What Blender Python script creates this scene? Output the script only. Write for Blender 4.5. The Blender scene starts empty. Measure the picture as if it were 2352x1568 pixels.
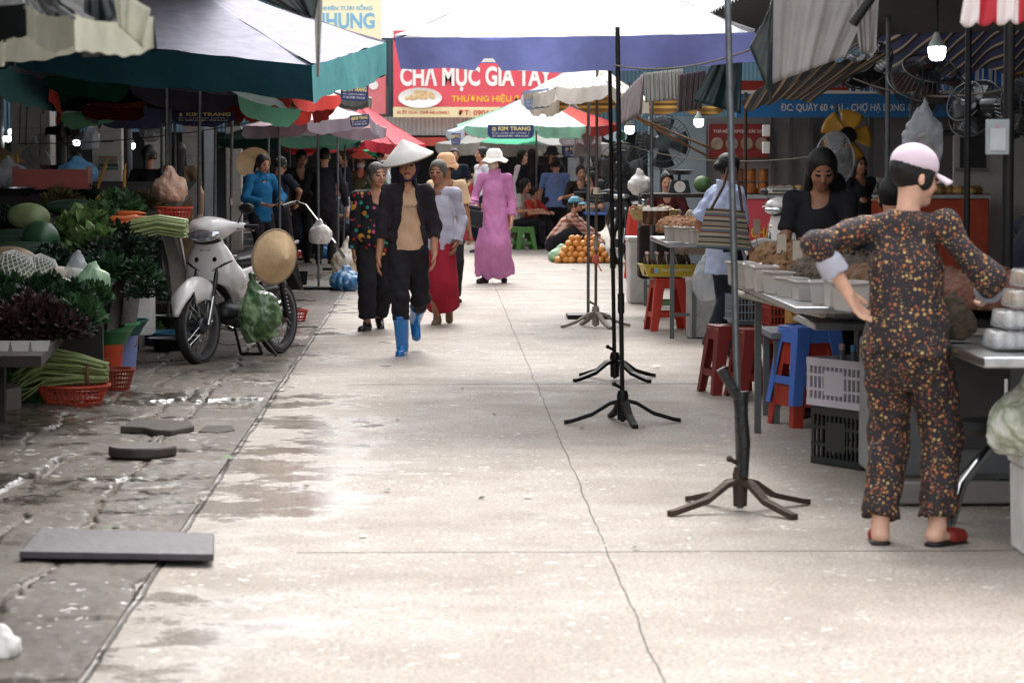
import bpy, math, random
import numpy as np
from mathutils import Vector, Matrix, Euler
R = math.radians
random.seed(7); RNG = np.random.default_rng(7)
SC = bpy.context.scene; COL = SC.collection
# ---------------------------------------------------------------- camera
EYE = Vector((0, 0, 1.55)); FPX = 6533.0
PITCH = math.atan(434 / FPX); YAW = math.atan(171 * math.cos(PITCH) / FPX)
cd = bpy.data.cameras.new("camera"); cam = bpy.data.objects.new("camera", cd); COL.objects.link(cam)
cam.location = EYE; cam.rotation_euler = (R(90) - PITCH, 0, -YAW)
cd.sensor_width = 36; cd.lens = 36 * FPX / 2352; cd.clip_start = .1; cd.clip_end = 2000
cd.dof.use_dof = True; cd.dof.focus_distance = 22.0; cd.dof.aperture_fstop = 6.3
SC.camera = cam
CR = cam.rotation_euler.to_matrix()
def ray(u, v): return CR @ Vector(((u - 1176) / FPX, (784 - v) / FPX, -1))
def P(u, v, y):            # the point at depth y that the picture shows at (u, v)
    d = ray(u, v); return EYE + d * (y / d.y)
def G(u, v, z=0.0):        # the point of the ground plane (or height z) seen at (u, v)
    d = ray(u, v); return EYE + d * ((z - EYE.z) / d.z)
# ---------------------------------------------------------------- world, sun, exposure
w = bpy.data.worlds.new("World"); SC.world = w; w.use_nodes = True
nt = w.node_tree; bg = nt.nodes["Background"]
sky = nt.nodes.new("ShaderNodeTexSky"); sky.sky_type = 'NISHITA'; sky.sun_disc = False
SUN_EL, SUN_AZ = R(52), R(6)
sky.sun_elevation = SUN_EL; sky.sun_rotation = SUN_AZ; sky.air_density = 1.0; sky.dust_density = 6.0; sky.ozone_density = 1.0
hs = nt.nodes.new("ShaderNodeHueSaturation"); hs.inputs['Saturation'].default_value = .25
nt.links.new(sky.outputs[0], hs.inputs['Color']); cloud = nt.nodes.new("ShaderNodeMix"); cloud.data_type = 'RGBA'; cloud.inputs[0].default_value = .45; cloud.inputs[7].default_value = (6.6, 6.7, 6.9, 1)      # an even cloud layer over the sky
nt.links.new(hs.outputs[0], cloud.inputs[6]); nt.links.new(cloud.outputs[2], bg.inputs[0]); bg.inputs[1].default_value = .15
sd = bpy.data.lights.new("sun", 'SUN'); sd.energy = .6; sd.angle = R(25); sd.color = (1, .97, .92)
so = bpy.data.objects.new("sun", sd); COL.objects.link(so)
so.rotation_euler = Vector((-math.sin(SUN_AZ) * math.cos(SUN_EL), -math.cos(SUN_AZ) * math.cos(SUN_EL), -math.sin(SUN_EL))).to_track_quat('-Z', 'Y').to_euler()
vs = SC.view_settings; vs.view_transform = 'Standard'; vs.look = 'None'; vs.gamma = 1; vs.exposure = 1.48; vs.use_curve_mapping = False
SC.cycles.max_bounces = 7; SC.cycles.diffuse_bounces = 4; SC.cycles.transmission_bounces = 5; SC.cycles.transparent_max_bounces = 8
SC.cycles.use_denoising = True; SC.cycles.sample_clamp_indirect = 6
# ---------------------------------------------------------------- materials
def C(h):
    h = h.lstrip('#'); r = [int(h[i:i + 2], 16) / 255 for i in (0, 2, 4)]
    return tuple(((x + .055) / 1.055) ** 2.4 if x > .04045 else x / 12.92 for x in r)
MC = {}
def N(t, kind, **kw):
    n = t.nodes.new(kind)
    for k, v in kw.items():
        if k in n.inputs: n.inputs[k].default_value = v
        else: setattr(n, k, v)
    return n
def M(name, col='#888888', rough=.6, metal=0., var=.18, sc=6., bump=.0, bsc=60., spec=.5, trl=0., alpha=1., emit=0., trans=0., dirt=0., coat=0.):
    if name in MC: return MC[name]
    m = bpy.data.materials.new(name); m.use_nodes = True; t = m.node_tree; L = t.links.new
    b = t.nodes["Principled BSDF"]; c = C(col) if isinstance(col, str) else col
    b.inputs['Roughness'].default_value = rough; b.inputs['Metallic'].default_value = metal
    b.inputs['Specular IOR Level'].default_value = spec; b.inputs['Alpha'].default_value = alpha
    b.inputs['Transmission Weight'].default_value = trans; b.inputs['Coat Weight'].default_value = coat
    tc = N(t, 'ShaderNodeTexCoord')
    if emit:
        b.inputs['Emission Color'].default_value = (*c, 1); b.inputs['Emission Strength'].default_value = emit
    n = N(t, 'ShaderNodeTexNoise', Scale=sc, Detail=6.0, Roughness=.6); L(tc.outputs['Object'], n.inputs['Vector'])
    mx = N(t, 'ShaderNodeMix', data_type='RGBA')
    mx.inputs[6].default_value = (*[x * (1 - var) for x in c], 1); mx.inputs[7].default_value = (*[min(1, x * (1 + var)) for x in c], 1)
    mr = N(t, 'ShaderNodeMapRange'); mr.inputs[1].default_value = .3; mr.inputs[2].default_value = .7
    L(n.outputs[0], mr.inputs[0]); L(mr.outputs[0], mx.inputs[0]); out = mx.outputs[2]
    if dirt:
        n2 = N(t, 'ShaderNodeTexNoise', Scale=sc * 3.1, Detail=8.0, Roughness=.7); L(tc.outputs['Object'], n2.inputs['Vector'])
        r2 = N(t, 'ShaderNodeMapRange'); r2.inputs[1].default_value = .52; r2.inputs[2].default_value = .68; r2.inputs[4].default_value = dirt
        L(n2.outputs[0], r2.inputs[0]); m2 = N(t, 'ShaderNodeMix', data_type='RGBA'); m2.inputs[7].default_value = (.06, .05, .04, 1)
        L(r2.outputs[0], m2.inputs[0]); L(out, m2.inputs[6]); out = m2.outputs[2]
    L(out, b.inputs['Base Color'])
    if bump:
        nb = N(t, 'ShaderNodeTexNoise', Scale=bsc, Detail=4.0); L(tc.outputs['Object'], nb.inputs['Vector'])
        bp = N(t, 'ShaderNodeBump', Strength=bump, Distance=.02); L(nb.outputs[0], bp.inputs['Height']); L(bp.outputs[0], b.inputs['Normal'])
    if trl:
        tr = N(t, 'ShaderNodeBsdfTranslucent'); L(out, tr.inputs[0]); ms = N(t, 'ShaderNodeMixShader'); ms.inputs[0].default_value = trl
        L(b.outputs[0], ms.inputs[1]); L(tr.outputs[0], ms.inputs[2]); L(ms.outputs[0], t.nodes['Material Output'].inputs[0])
    MC[name] = m; return m
def cloth(col, trl=0., var=.12): return M('cloth_' + str(col).strip('#') + ('t' if trl else ''), col, .85, bump=.4, bsc=9, var=var, trl=trl, spec=.2)
def plastic(col, rough=.38): return M('plastic_' + col.strip('#'), col, rough, var=.08, dirt=.12, sc=5, bump=.05, bsc=20)
def metal(col='#8a8d8f', rough=.35, dirt=.3): return M('metal_' + col.strip('#') + str(rough), col, rough, 1., dirt=dirt, sc=9, bump=.08, bsc=40)
def paint(col, rough=.5, dirt=.2): return M('paint_' + col.strip('#'), col, rough, dirt=dirt, sc=4, bump=.06, bsc=30)
def stripes(name, cols, axis='X', width=.1, trl=0., rough=.8):      # woven stripes, one colour band after another along an axis
    if name in MC: return MC[name]
    m = M(name, '#ffffff', rough, trl=trl, var=.0, bump=.2, bsc=12); t = m.node_tree; L = t.links.new
    tc = N(t, 'ShaderNodeTexCoord'); sx = N(t, 'ShaderNodeSeparateXYZ'); L(tc.outputs['Object'], sx.inputs[0])
    mu = N(t, 'ShaderNodeMath', operation='MULTIPLY'); mu.inputs[1].default_value = 1 / (width * sum(f for _, f in cols)); L(sx.outputs[axis], mu.inputs[0])
    fr = N(t, 'ShaderNodeMath', operation='FRACT'); L(mu.outputs[0], fr.inputs[0])
    rp = N(t, 'ShaderNodeValToRGB'); rp.color_ramp.interpolation = 'CONSTANT'; tot = sum(f for _, f in cols); e = rp.color_ramp.elements; a = 0
    for i, (c, f) in enumerate(cols):
        el = e[i] if i < 2 else e.new(min(.999, a / tot))
        el.position = min(.999, a / tot); el.color = (*C(c), 1); a += f
    L(fr.outputs[0], rp.inputs[0])
    b = t.nodes['Principled BSDF']; L(rp.outputs[0], b.inputs['Base Color'])
    for n in t.nodes:
        if n.type == 'BSDF_TRANSLUCENT': L(rp.outputs[0], n.inputs[0])
    return m
# ---------------------------------------------------------------- objects and mesh building
def tag(o, label=None, cat=None, group=None, kind=None):
    if label: o['label'] = label
    if cat: o['category'] = cat
    if group: o['group'] = group
    if kind: o['kind'] = kind
    return o
def thing(name, label, cat, loc=(0, 0, 0), rz=0., group=None):
    o = bpy.data.objects.new(name, None); COL.objects.link(o); o.empty_display_size = .1
    o.location = loc; o.rotation_euler = (0, 0, rz); return tag(o, label, cat, group)
def copy_tree(o, loc=None, rz=None, label=None, parent=None):
    c = o.copy(); COL.objects.link(c)
    if parent is not None: c.parent = parent
    for ch in list(o.children): copy_tree(ch, parent=c)
    if loc is not None: c.location = loc
    if rz is not None: c.rotation_euler = (0, 0, rz)
    if label: c['label'] = label
    return c
def frame(d, up=(0, 0, 1)):
    d = Vector(d).normalized(); u = Vector(up)
    if abs(d.dot(u)) > .98: u = Vector((0, 1, 0))
    s = d.cross(u).normalized(); return s, s.cross(d).normalized(), d
class MB:
    def __init__(s): s.v = []; s.f = []; s.mi = []; s.m = 0
    def add(s, vs, fs):
        o = len(s.v); s.v.extend([tuple(x) for x in vs])
        for f in fs: s.f.append(tuple(i + o for i in f)); s.mi.append(s.m)
        return s
    def box(s, c, d, rot=None, taper=1.0):
        x, y, z = d[0] / 2, d[1] / 2, d[2] / 2; c = Vector(c); vs = []
        for sz in (-1, 1):
            k = taper if sz > 0 else 1
            for sx, sy in ((-1, -1), (1, -1), (1, 1), (-1, 1)):
                p = Vector((sx * x * k, sy * y * k, sz * z))
                if rot is not None: p = rot @ p
                vs.append(c + p)
        return s.add(vs, [(3, 2, 1, 0), (4, 5, 6, 7), (0, 1, 5, 4), (1, 2, 6, 5), (2, 3, 7, 6), (3, 0, 4, 7)])
    def tube(s, pts, r, n=8, cap=True):
        pts = [Vector(p) for p in pts]; k = len(pts); rr = [r] * k if isinstance(r, (int, float)) else r; vs = []; up = None
        for i, p in enumerate(pts):
            d = (pts[min(i + 1, k - 1)] - pts[max(i - 1, 0)])
            if up is None: a, b, _ = frame(d)
            else:
                d = d.normalized(); b = (up - d * up.dot(d)); b = b.normalized() if b.length > 1e-6 else frame(d)[1]; a = d.cross(b)
            up = b
            for j in range(n):
                t = 2 * math.pi * j / n; vs.append(p + (a * math.cos(t) + b * math.sin(t)) * rr[i])
        fs = [(i * n + j, i * n + (j + 1) % n, (i + 1) * n + (j + 1) % n, (i + 1) * n + j) for i in range(k - 1) for j in range(n)]
        if cap: fs += [tuple(range(n))[::-1], tuple((k - 1) * n + j for j in range(n))]
        return s.add(vs, fs)
    def lathe(s, prof, n=24, c=(0, 0, 0), rot=None, sx=1., sy=1., cap=False):
        c = Vector(c); vs = []
        for r, z in prof:
            for j in range(n):
                t = 2 * math.pi * j / n; p = Vector((r * math.cos(t) * sx, r * math.sin(t) * sy, z))
                vs.append(c + (rot @ p if rot is not None else p))
        k = len(prof); fs = [(i * n + j, i * n + (j + 1) % n, (i + 1) * n + (j + 1) % n, (i + 1) * n + j) for i in range(k - 1) for j in range(n)]
        if cap: fs += [tuple(range(n))[::-1], tuple((k - 1) * n + j for j in range(n))]
        return s.add(vs, fs)
    def grid(s, fn, nu, nv, wrap=False):
        vs = [fn(i / nu, j / nv) for i in range(nu + 1) for j in range(nv + 1)]; w_ = nv + 1
        return s.add(vs, [(i * w_ + j, (i + 1) * w_ + j, (i + 1) * w_ + j + 1, i * w_ + j + 1) for i in range(nu) for j in range(nv)])
    def prism(s, pts, d):           # polygon pts (3-D) pushed along vector d
        n = len(pts); d = Vector(d); a = [Vector(p) for p in pts]; b = [p + d for p in a]
        return s.add(a + b, [tuple(range(n))[::-1], tuple(range(n, 2 * n))] + [(i, (i + 1) % n, n + (i + 1) % n, n + i) for i in range(n)])
    def ball(s, c, r, n=12, k=8, rot=None):
        r = (r, r, r) if isinstance(r, (int, float)) else r; c = Vector(c); vs = []
        for i in range(k + 1):
            a = math.pi * i / k
            for j in range(n):
                t = 2 * math.pi * j / n; p = Vector((r[0] * math.sin(a) * math.cos(t), r[1] * math.sin(a) * math.sin(t), -r[2] * math.cos(a)))
                vs.append(c + (rot @ p if rot is not None else p))
        return s.add(vs, [(i * n + j, i * n + (j + 1) % n, (i + 1) * n + (j + 1) % n, (i + 1) * n + j) for i in range(k) for j in range(n)])
    def build(s, name, mats, parent=None, loc=None, smooth=35, bev=0., solid=0., sub=0):
        me = bpy.data.meshes.new(name); me.from_pydata(s.v, [], s.f)
        mats = mats if isinstance(mats, (list, tuple)) else [mats]
        for m in mats: me.materials.append(m)
        if len(mats) > 1: me.polygons.foreach_set('material_index', s.mi)
        return link(name, me, parent, loc, smooth, bev, solid, sub)
def link(name, me, parent=None, loc=None, smooth=35, bev=0., solid=0., sub=0):
    me.validate(); me.update()
    if smooth:
        me.polygons.foreach_set('use_smooth', [True] * len(me.polygons))
        if smooth < 180: me.set_sharp_from_angle(angle=R(smooth))
    o = bpy.data.objects.new(name, me); COL.objects.link(o)
    if parent is not None: o.parent = parent
    if loc is not None: o.location = loc
    if bev: b = o.modifiers.new('b', 'BEVEL'); b.width = bev; b.segments = 2; b.limit_method = 'ANGLE'; b.angle_limit = R(40)
    if solid: b = o.modifiers.new('s', 'SOLIDIFY'); b.thickness = solid; b.offset = 0
    if sub: b = o.modifiers.new('u', 'SUBSURF'); b.levels = sub; b.render_levels = sub
    return o
def lettering(body, mat, parent, loc, rot, width=None, height=None, bold=.0, ext=.002, name='lettering', sx=1.):
    cu = bpy.data.curves.new(name, 'FONT'); cu.body = body; cu.align_x = 'CENTER'; cu.align_y = 'CENTER'; cu.size = 1; cu.extrude = 0; cu.offset = bold
    cu.materials.append(mat); cu.resolution_u = 3; o = bpy.data.objects.new(name, cu); COL.objects.link(o); bpy.context.view_layer.update()
    dx, dy, _ = o.dimensions; a = (width / dx) if width else height / dy; b = (height / dy) if height else a
    cu.extrude = ext; bpy.context.view_layer.update(); me = bpy.data.meshes.new_from_object(o.evaluated_get(bpy.context.evaluated_depsgraph_get())); bpy.data.objects.remove(o)
    me.materials.clear(); me.materials.append(mat); o = bpy.data.objects.new(name, me); COL.objects.link(o)
    if parent is not None: o.parent = parent
    o.scale = (a * sx, b, 1); o.location = loc; o.rotation_euler = rot
    return o
FACE = (R(90), 0, 0)      # lettering that faces the camera end of the lane (-Y)
# ---------------------------------------------------------------- smooth bodies from distance fields
class SDF:
    def __init__(s): s.ops = []
    def cap(s, a, b, ra, rb=None, k=.02, fl=None, end=False, sub=False):   # tapered limb; fl=(axis, squash); end: flat at b
        s.ops.append(('c', np.array(a, float), np.array(b, float), ra, ra if rb is None else rb, k, fl, end, sub)); return s
    def ell(s, c, r, k=.02, rot=None, sub=False):
        s.ops.append(('e', np.array(c, float), np.array(r, float), k, None if rot is None else np.array(rot, float), sub)); return s
    def cut(s, fn): s.ops.append(('x', fn)); return s
    def mesh(s, h):
        lo, hi = np.full(3, 1e9), np.full(3, -1e9)
        for o in s.ops:
            if o[0] == 'c' and not o[8]:
                r = max(o[3], o[4]); lo = np.minimum(lo, np.minimum(o[1], o[2]) - r); hi = np.maximum(hi, np.maximum(o[1], o[2]) + r)
            if o[0] == 'e' and not o[5]: r = max(o[2]); lo = np.minimum(lo, o[1] - r); hi = np.maximum(hi, o[1] + r)
        lo = lo - 4 * h; n = np.ceil((hi + 4 * h - lo) / h).astype(int) + 1; F = np.full(n, 1., np.float32)
        ax = [lo[i] + h * np.arange(n[i]) for i in range(3)]
        for o in s.ops:
            if o[0] == 'x':
                X, Y, Z = np.meshgrid(*ax, indexing='ij', sparse=True); F = np.maximum(F, o[1](X, Y, Z).astype(np.float32)) if o[1].__name__ != 'warp' else F + o[1](X, Y, Z).astype(np.float32); continue
            if o[0] == 'c': l_, h_ = np.minimum(o[1], o[2]) - max(o[3], o[4]), np.maximum(o[1], o[2]) + max(o[3], o[4]); k = o[5]; sub = o[8]
            else: l_, h_ = o[1] - max(o[2]), o[1] + max(o[2]); k = o[3]; sub = o[5]
            e = k + 3 * h; i0 = np.clip(np.floor((l_ - e - lo) / h).astype(int), 0, n); i1 = np.clip(np.ceil((h_ + e - lo) / h).astype(int) + 1, 0, n)
            if np.any(i1 <= i0): continue
            sl = tuple(slice(a, b) for a, b in zip(i0, i1)); X, Y, Z = np.meshgrid(*[ax[i][sl[i]] for i in range(3)], indexing='ij', sparse=True)
            if o[0] == 'c':
                a, b = o[1], o[2]; ab = b - a; L2 = max(ab @ ab, 1e-9); t0 = ((X - a[0]) * ab[0] + (Y - a[1]) * ab[1] + (Z - a[2]) * ab[2]) / L2; t = np.clip(t0, 0, 1)
                vx, vy, vz = X - a[0] - t * ab[0], Y - a[1] - t * ab[1], Z - a[2] - t * ab[2]
                if o[6]:
                    nn, q = np.array(o[6][0], float), o[6][1]; dn = (vx * nn[0] + vy * nn[1] + vz * nn[2]) * (1 / q - 1); vx, vy, vz = vx + dn * nn[0], vy + dn * nn[1], vz + dn * nn[2]
                d = np.sqrt(vx * vx + vy * vy + vz * vz) - (o[3] + (o[4] - o[3]) * t)
                if o[7]: d = np.maximum(d, (t0 - 1) * math.sqrt(L2))
            else:
                x, y, z = X - o[1][0], Y - o[1][1], Z - o[1][2]
                if o[4] is not None: m = o[4].T; x, y, z = m[0, 0] * x + m[0, 1] * y + m[0, 2] * z, m[1, 0] * x + m[1, 1] * y + m[1, 2] * z, m[2, 0] * x + m[2, 1] * y + m[2, 2] * z
                r = o[2]; k0 = np.sqrt((x / r[0]) ** 2 + (y / r[1]) ** 2 + (z / r[2]) ** 2); k1 = np.sqrt((x / r[0] ** 2) ** 2 + (y / r[1] ** 2) ** 2 + (z / r[2] ** 2) ** 2) + 1e-9
                d = k0 * (k0 - 1) / k1
            A = F[sl]
            if sub: d = -d; hh = np.clip(.5 - .5 * (A - d) / k * -1 * -1, 0, 1); hh = np.clip(.5 + .5 * (d - A) / k, 0, 1); F[sl] = A + (d - A) * hh + k * hh * (1 - hh)
            else: hh = np.clip(.5 + .5 * (d - A) / k, 0, 1); F[sl] = d + (A - d) * hh - k * hh * (1 - hh)
        return nets(F, lo, h)
def nets(F, lo, h):
    S = F < 0; c = [S[i:S.shape[0] - 1 + i, j:S.shape[1] - 1 + j, k:S.shape[2] - 1 + k] for i in (0, 1) for j in (0, 1) for k in (0, 1)]
    tot = sum(x.astype(np.int8) for x in c); I = np.argwhere((tot > 0) & (tot < 8))
    idx = -np.ones(tot.shape, np.int64); idx[tuple(I.T)] = np.arange(len(I)); acc = np.zeros((len(I), 3)); cnt = np.zeros(len(I))
    cor = [(i, j, k) for i in (0, 1) for j in (0, 1) for k in (0, 1)]
    vals = [F[tuple((I + np.array(q)).T)] for q in cor]
    for a in range(8):
        for b in range(a + 1, 8):
            if sum(abs(x - y) for x, y in zip(cor[a], cor[b])) != 1: continue
            m = (vals[a] < 0) != (vals[b] < 0); t = vals[a][m] / (vals[a][m] - vals[b][m])
            acc[m] += np.array(cor[a]) + t[:, None] * (np.array(cor[b]) - np.array(cor[a])); cnt[m] += 1
    V = (I + acc / cnt[:, None]) * h + lo; fs = []
    for ax in range(3):
        u, v = (ax + 1) % 3, (ax + 2) % 3; sl0 = [slice(None)] * 3; sl1 = [slice(None)] * 3; sl0[ax] = slice(0, -1); sl1[ax] = slice(1, None)
        a, b = S[tuple(sl0)], S[tuple(sl1)]
        for flip, m in ((False, a & ~b), (True, ~a & b)):
            E = np.argwhere(m); E = E[(E[:, u] > 0) & (E[:, v] > 0)]
            if not len(E): continue
            q = []
            for du, dv in ((1, 1), (0, 1), (0, 0), (1, 0)):
                T = E.copy(); T[:, u] -= du; T[:, v] -= dv; T = np.minimum(T, np.array(idx.shape) - 1); q.append(idx[tuple(T.T)])
            q = np.stack(q, 1); fs.append(q if not flip else q[:, ::-1])
    Q = np.concatenate(fs); return V, Q[(Q >= 0).all(1)]
def sdf_obj(name, sdf, h, mats, parent=None, paint=None, loc=None):
    V, Q = sdf.mesh(h); me = bpy.data.meshes.new(name); me.from_pydata(V.tolist(), [], Q.tolist())
    mats = mats if isinstance(mats, (list, tuple)) else [mats]
    for m in mats: me.materials.append(m)
    if paint: me.polygons.foreach_set('material_index', paint(V[Q].mean(1)).astype(np.int32))
    return link(name, me, parent, loc, smooth=180)
def folds(amp, wl=.09, seed=0, vert=.7):
    r = np.random.default_rng(seed); W = [(r.normal(size=3) * np.array([1, 1, vert]), r.uniform(0, 6)) for _ in range(5)]
    def warp(X, Y, Z):
        s = 0.
        for k, p in W: k = k / np.linalg.norm(k) * 6.28 / wl; s = s + (1 - 2 * np.abs(np.sin(.5 * (k[0] * X + k[1] * Y + k[2] * Z + p + 1.6 * np.sin(9 * Z + 5 * X)))) ** .8)
        return amp * .5 * s
    return warp
# ---------------------------------------------------------------- people
SKIN = {'a': M('skin_tan', '#b98468', .5, bump=.03, var=.1, sc=20), 'b': M('skin_brown', '#9a6a50', .5, var=.1, sc=20), 'c': M('skin_pale', '#d3a58c', .5, var=.1, sc=20)}
def hair_mat(name, col, rough):
    m = M(name, col, rough, var=.45, sc=30, spec=.4); t = m.node_tree; L = t.links.new; b = t.nodes['Principled BSDF']; tc = N(t, 'ShaderNodeTexCoord'); mp = N(t, 'ShaderNodeMapping'); mp.inputs['Scale'].default_value = (210, 210, 16); L(tc.outputs['Object'], mp.inputs[0])
    n = N(t, 'ShaderNodeTexNoise', Scale=1.0, Detail=3.0, Distortion=.6); L(mp.outputs[0], n.inputs['Vector']); bp = N(t, 'ShaderNodeBump', Strength=.9, Distance=.006); L(n.outputs[0], bp.inputs['Height']); L(bp.outputs[0], b.inputs['Normal']); return m
HAIR = hair_mat('hair_black', '#100d0e', .5); GREY = hair_mat('hair_grey', '#4f4a48', .55); HAIR_ = M('hair_black', '#120f10', .45, var=.3, sc=40, bump=.3, bsc=90)
EYE_M = M('eye_dark', '#1a1210', .2); LIP = M('lips', '#8d4a44', .45)
STRAW = M('palm_straw', '#c8ab82', .75, var=.15, sc=14, bump=.25, bsc=70, trl=.12); STRAWIN = M('palm_straw_lining', '#8d7a66', .8, var=.25, sc=20)
def ik(a, b, l1, l2, hint):
    a, b = Vector(a), Vector(b); d = b - a; L = d.length
    if L > (l1 + l2) * .999: d = d * ((l1 + l2) * .999 / L); b = a + d; L = d.length
    d = d.normalized(); x = (l1 * l1 - l2 * l2 + L * L) / (2 * L); hh = math.sqrt(max(l1 * l1 - x * x, 0)); t = Vector(hint); t = (t - d * t.dot(d)).normalized()
    return a + d * x + t * hh, b
def hand(S, W, d, n, s, sc=1., curl=.5, rr=1., spread=1.):     # d: towards the fingertips, n: palm side, s: thumb side
    d, n, s = Vector(d).normalized(), Vector(n), Vector(s); s = (s - d * s.dot(d)).normalized(); n2 = d.cross(s); n = n2 if n2.dot(n) > 0 else -n2
    W = Vector(W); k = .008
    for off, ln, kn in ((.027, .066, .076), (.009, .075, .08), (-.009, .069, .077), (-.026, .054, .07)):
        K = W + (d * kn + s * off) * sc; S.cap(W + s * off * .6 * sc, K, .0125 * sc, .0095 * sc * rr, k=.012)
        c1, c2 = curl * .8, curl * 1.7; fd = (d + s * off * 4 * spread).normalized(); a = (fd * math.cos(c1) + n * math.sin(c1)); b = (fd * math.cos(c2) + n * math.sin(c2))
        J = K + a * ln * .55 * sc; S.cap(K, J, .0092 * sc * rr, .0085 * sc * rr, k=.004); S.cap(J, J + b * ln * .45 * sc, .0085 * sc * rr, .0068 * sc * rr, k=.004)
    T = W + (s * .022 + d * .022) * sc; J = T + (s * .55 + d * .75 + n * .25).normalized() * .04 * sc
    S.cap(W + d * .005, T, .014 * sc, .013 * sc, k=.012); S.cap(T, J, .0115 * sc, .0095 * sc, k=.006); S.cap(J, J + (d + n * .35 + s * .1).normalized() * .03 * sc, .0095 * sc, .0075 * sc, k=.004)
def person(label, at, yaw=0., H=1.56, skin='a', lean=(0, 0), pel=None, head=(0, 0, 0), wrists=(None, None), elb=(None, None), feet=(None, None), knee=(None, None),
           top=None, top2=None, bottom=None, shoes=None, hair='bun', hairm=None, hat=None, group=None, h=.012, w=1., mask=None, footyaw=(-.15, .15), footpitch=(0, 0), curl=(.5, .5), palm=(None, None), belly=0., thumb=(None, None)):
    """at: point on the ground; yaw 0 faces the camera (-Y). Index 0 = the -x side, 1 = the +x side."""
    q = H; Rz = Vector; pel = Vector(pel) if pel else Vector((0, 0, .515 * q)); sp = Vector((lean[0], lean[1], 1)).normalized(); sd = Vector((1, 0, 0)); sd = (sd - sp * sd.dot(sp)).normalized(); fw = sd.cross(sp) * -1
    fw = fw if fw.y < 0 else -fw
    chest, neck = pel + sp * .20 * q, pel + sp * .315 * q; S = SDF(); hands = []
    HR = Euler(head, 'XYZ').to_matrix(); hc = neck + sp * .03 * q + HR @ Vector((0, -.012, .075 * q)); hs_ = q / 1.56
    sh = [neck - sp * .025 * q + sd * x * .102 * q * w for x in (-1, 1)]; hip = [pel + sd * x * .05 * q * w for x in (-1, 1)]
    el, wr, kn, an = [0, 0], [0, 0], [0, 0], [0, 0]
    for i, x in enumerate((-1, 1)):
        t = Vector(wrists[i]) if wrists[i] else sh[i] + Vector((x * .05 * q, -.03 * q, -.31 * q)); el[i], wr[i] = ik(sh[i], t, .172 * q, .152 * q, elb[i] or (x * .5, .8, 0))
        t = Vector(feet[i]) if feet[i] else Vector((x * .055 * q, 0, .045 * q)); kn[i], an[i] = ik(hip[i], t, .245 * q, .245 * q, knee[i] or (x * .1, -1, 0))
    FL = (tuple(fw), .72); l = 0
    S.cap(pel - sp * .02 * q, chest, .077 * q * w, .078 * q * w, k=.03, fl=FL); S.cap(chest, neck - sp * .03 * q, .075 * q * w, .05 * q, k=.03, fl=FL); S.cap(sh[0], sh[1], .026 * q, k=.03)
    S.cap(neck - sp * .02 * q, hc - HR @ Vector((0, -.01, .03)), .031 * q * .95, .029 * q, k=.02)
    if belly: S.ell(pel + fw * .03 + sp * .06 * q, (.095 * q * w, .075 * q + belly, .09 * q), k=.03)
    for i in (0, 1):
        S.cap(hip[i], kn[i], .05 * q * w, .033 * q, k=.03); S.cap(kn[i], kn[i] + (an[i] - kn[i]) * .35, .032 * q, .033 * q, k=.02); S.cap(kn[i] + (an[i] - kn[i]) * .35, an[i], .033 * q, .021 * q, k=.02)
        S.cap(sh[i], el[i], .0255 * q, .0215 * q, k=.02); S.cap(el[i], wr[i], .0235 * q, .0155 * q, k=.02)
        fy = footyaw[i]; fp = footpitch[i]; fdir = Vector((math.sin(fy) * math.cos(fp), -math.cos(fy) * math.cos(fp), math.sin(fp)))
        fup = Vector((-math.sin(fy) * math.sin(fp), math.cos(fy) * math.sin(fp), math.cos(fp))); heel = an[i] - fup * .022 * q - fdir * .012 * q; toe = an[i] - fup * .032 * q + fdir * .085 * q
        S.cap(an[i], heel, .022 * q, .02 * q, k=.015); S.cap(heel, toe, .021 * q, .015 * q, k=.02, fl=(tuple(fup), .8)); hands.append((fdir, fup, heel, toe))
        d = (wr[i] - el[i]).normalized(); x = (-1, 1)[i]; n = Vector(palm[i]) if palm[i] else Vector((-x, .15, 0)); sdx = Vector(thumb[i]) if thumb[i] else fw; hand(S, wr[i], d, n, sdx, hs_, curl[i], rr=max(1., h / .0075))
    def hp(*p): return hc + HR @ (Vector(p) * hs_)
    HN = np.array(HR); E = lambda c, r, k=.02, sub=False: S.ell(hp(*c), np.array(r) * hs_, k, HN, sub)
    E((0, .012, .028), (.074, .09, .082)); E((0, -.022, -.03), (.058, .064, .07), .03); E((0, -.066, -.084), (.024, .02, .02), .03); E((.035, -.05, -.03), (.026, .026, .028), .02); E((-.035, -.05, -.03), (.026, .026, .028), .02)
    for x in (-1, 1): E((x * .031, -.102, .01), (.019, .018, .012), .012, True)
    for x in (-1, 1): E((x * .03, -.078, .008), (.015, .012, .011), .004); E((x * .073, .01, -.006), (.01, .02, .031), .006)
    S.cap(hp(0, -.084, .012), hp(0, -.102, -.022), .007 * hs_, .0125 * hs_, k=.01); E((.011, -.092, -.026), (.008, .009, .007), .006); E((-.011, -.092, -.026), (.008, .009, .007), .006)
    E((0, -.084, -.052), (.025, .011, .006), .006); E((0, -.083, -.062), (.021, .011, .006), .006)
    hcn = np.array(hc)
    def facepaint(c):
        p = (c - hcn) @ HN / hs_; x, y, z = np.abs(p[:, 0]), p[:, 1], p[:, 2]; m = np.zeros(len(c)); f = y < -.05
        m[f & (((x - .031) / .016) ** 2 + ((z - .007) / .0075) ** 2 < 1)] = 1; m[f & (x > .013) & (x < .052) & (abs(z - .031 + .12 * np.maximum(0, x - .035)) < .0045)] = 1
        m[(y < -.065) & (x < .024) & (z > -.066) & (z < -.047)] = 2; return m
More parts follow.
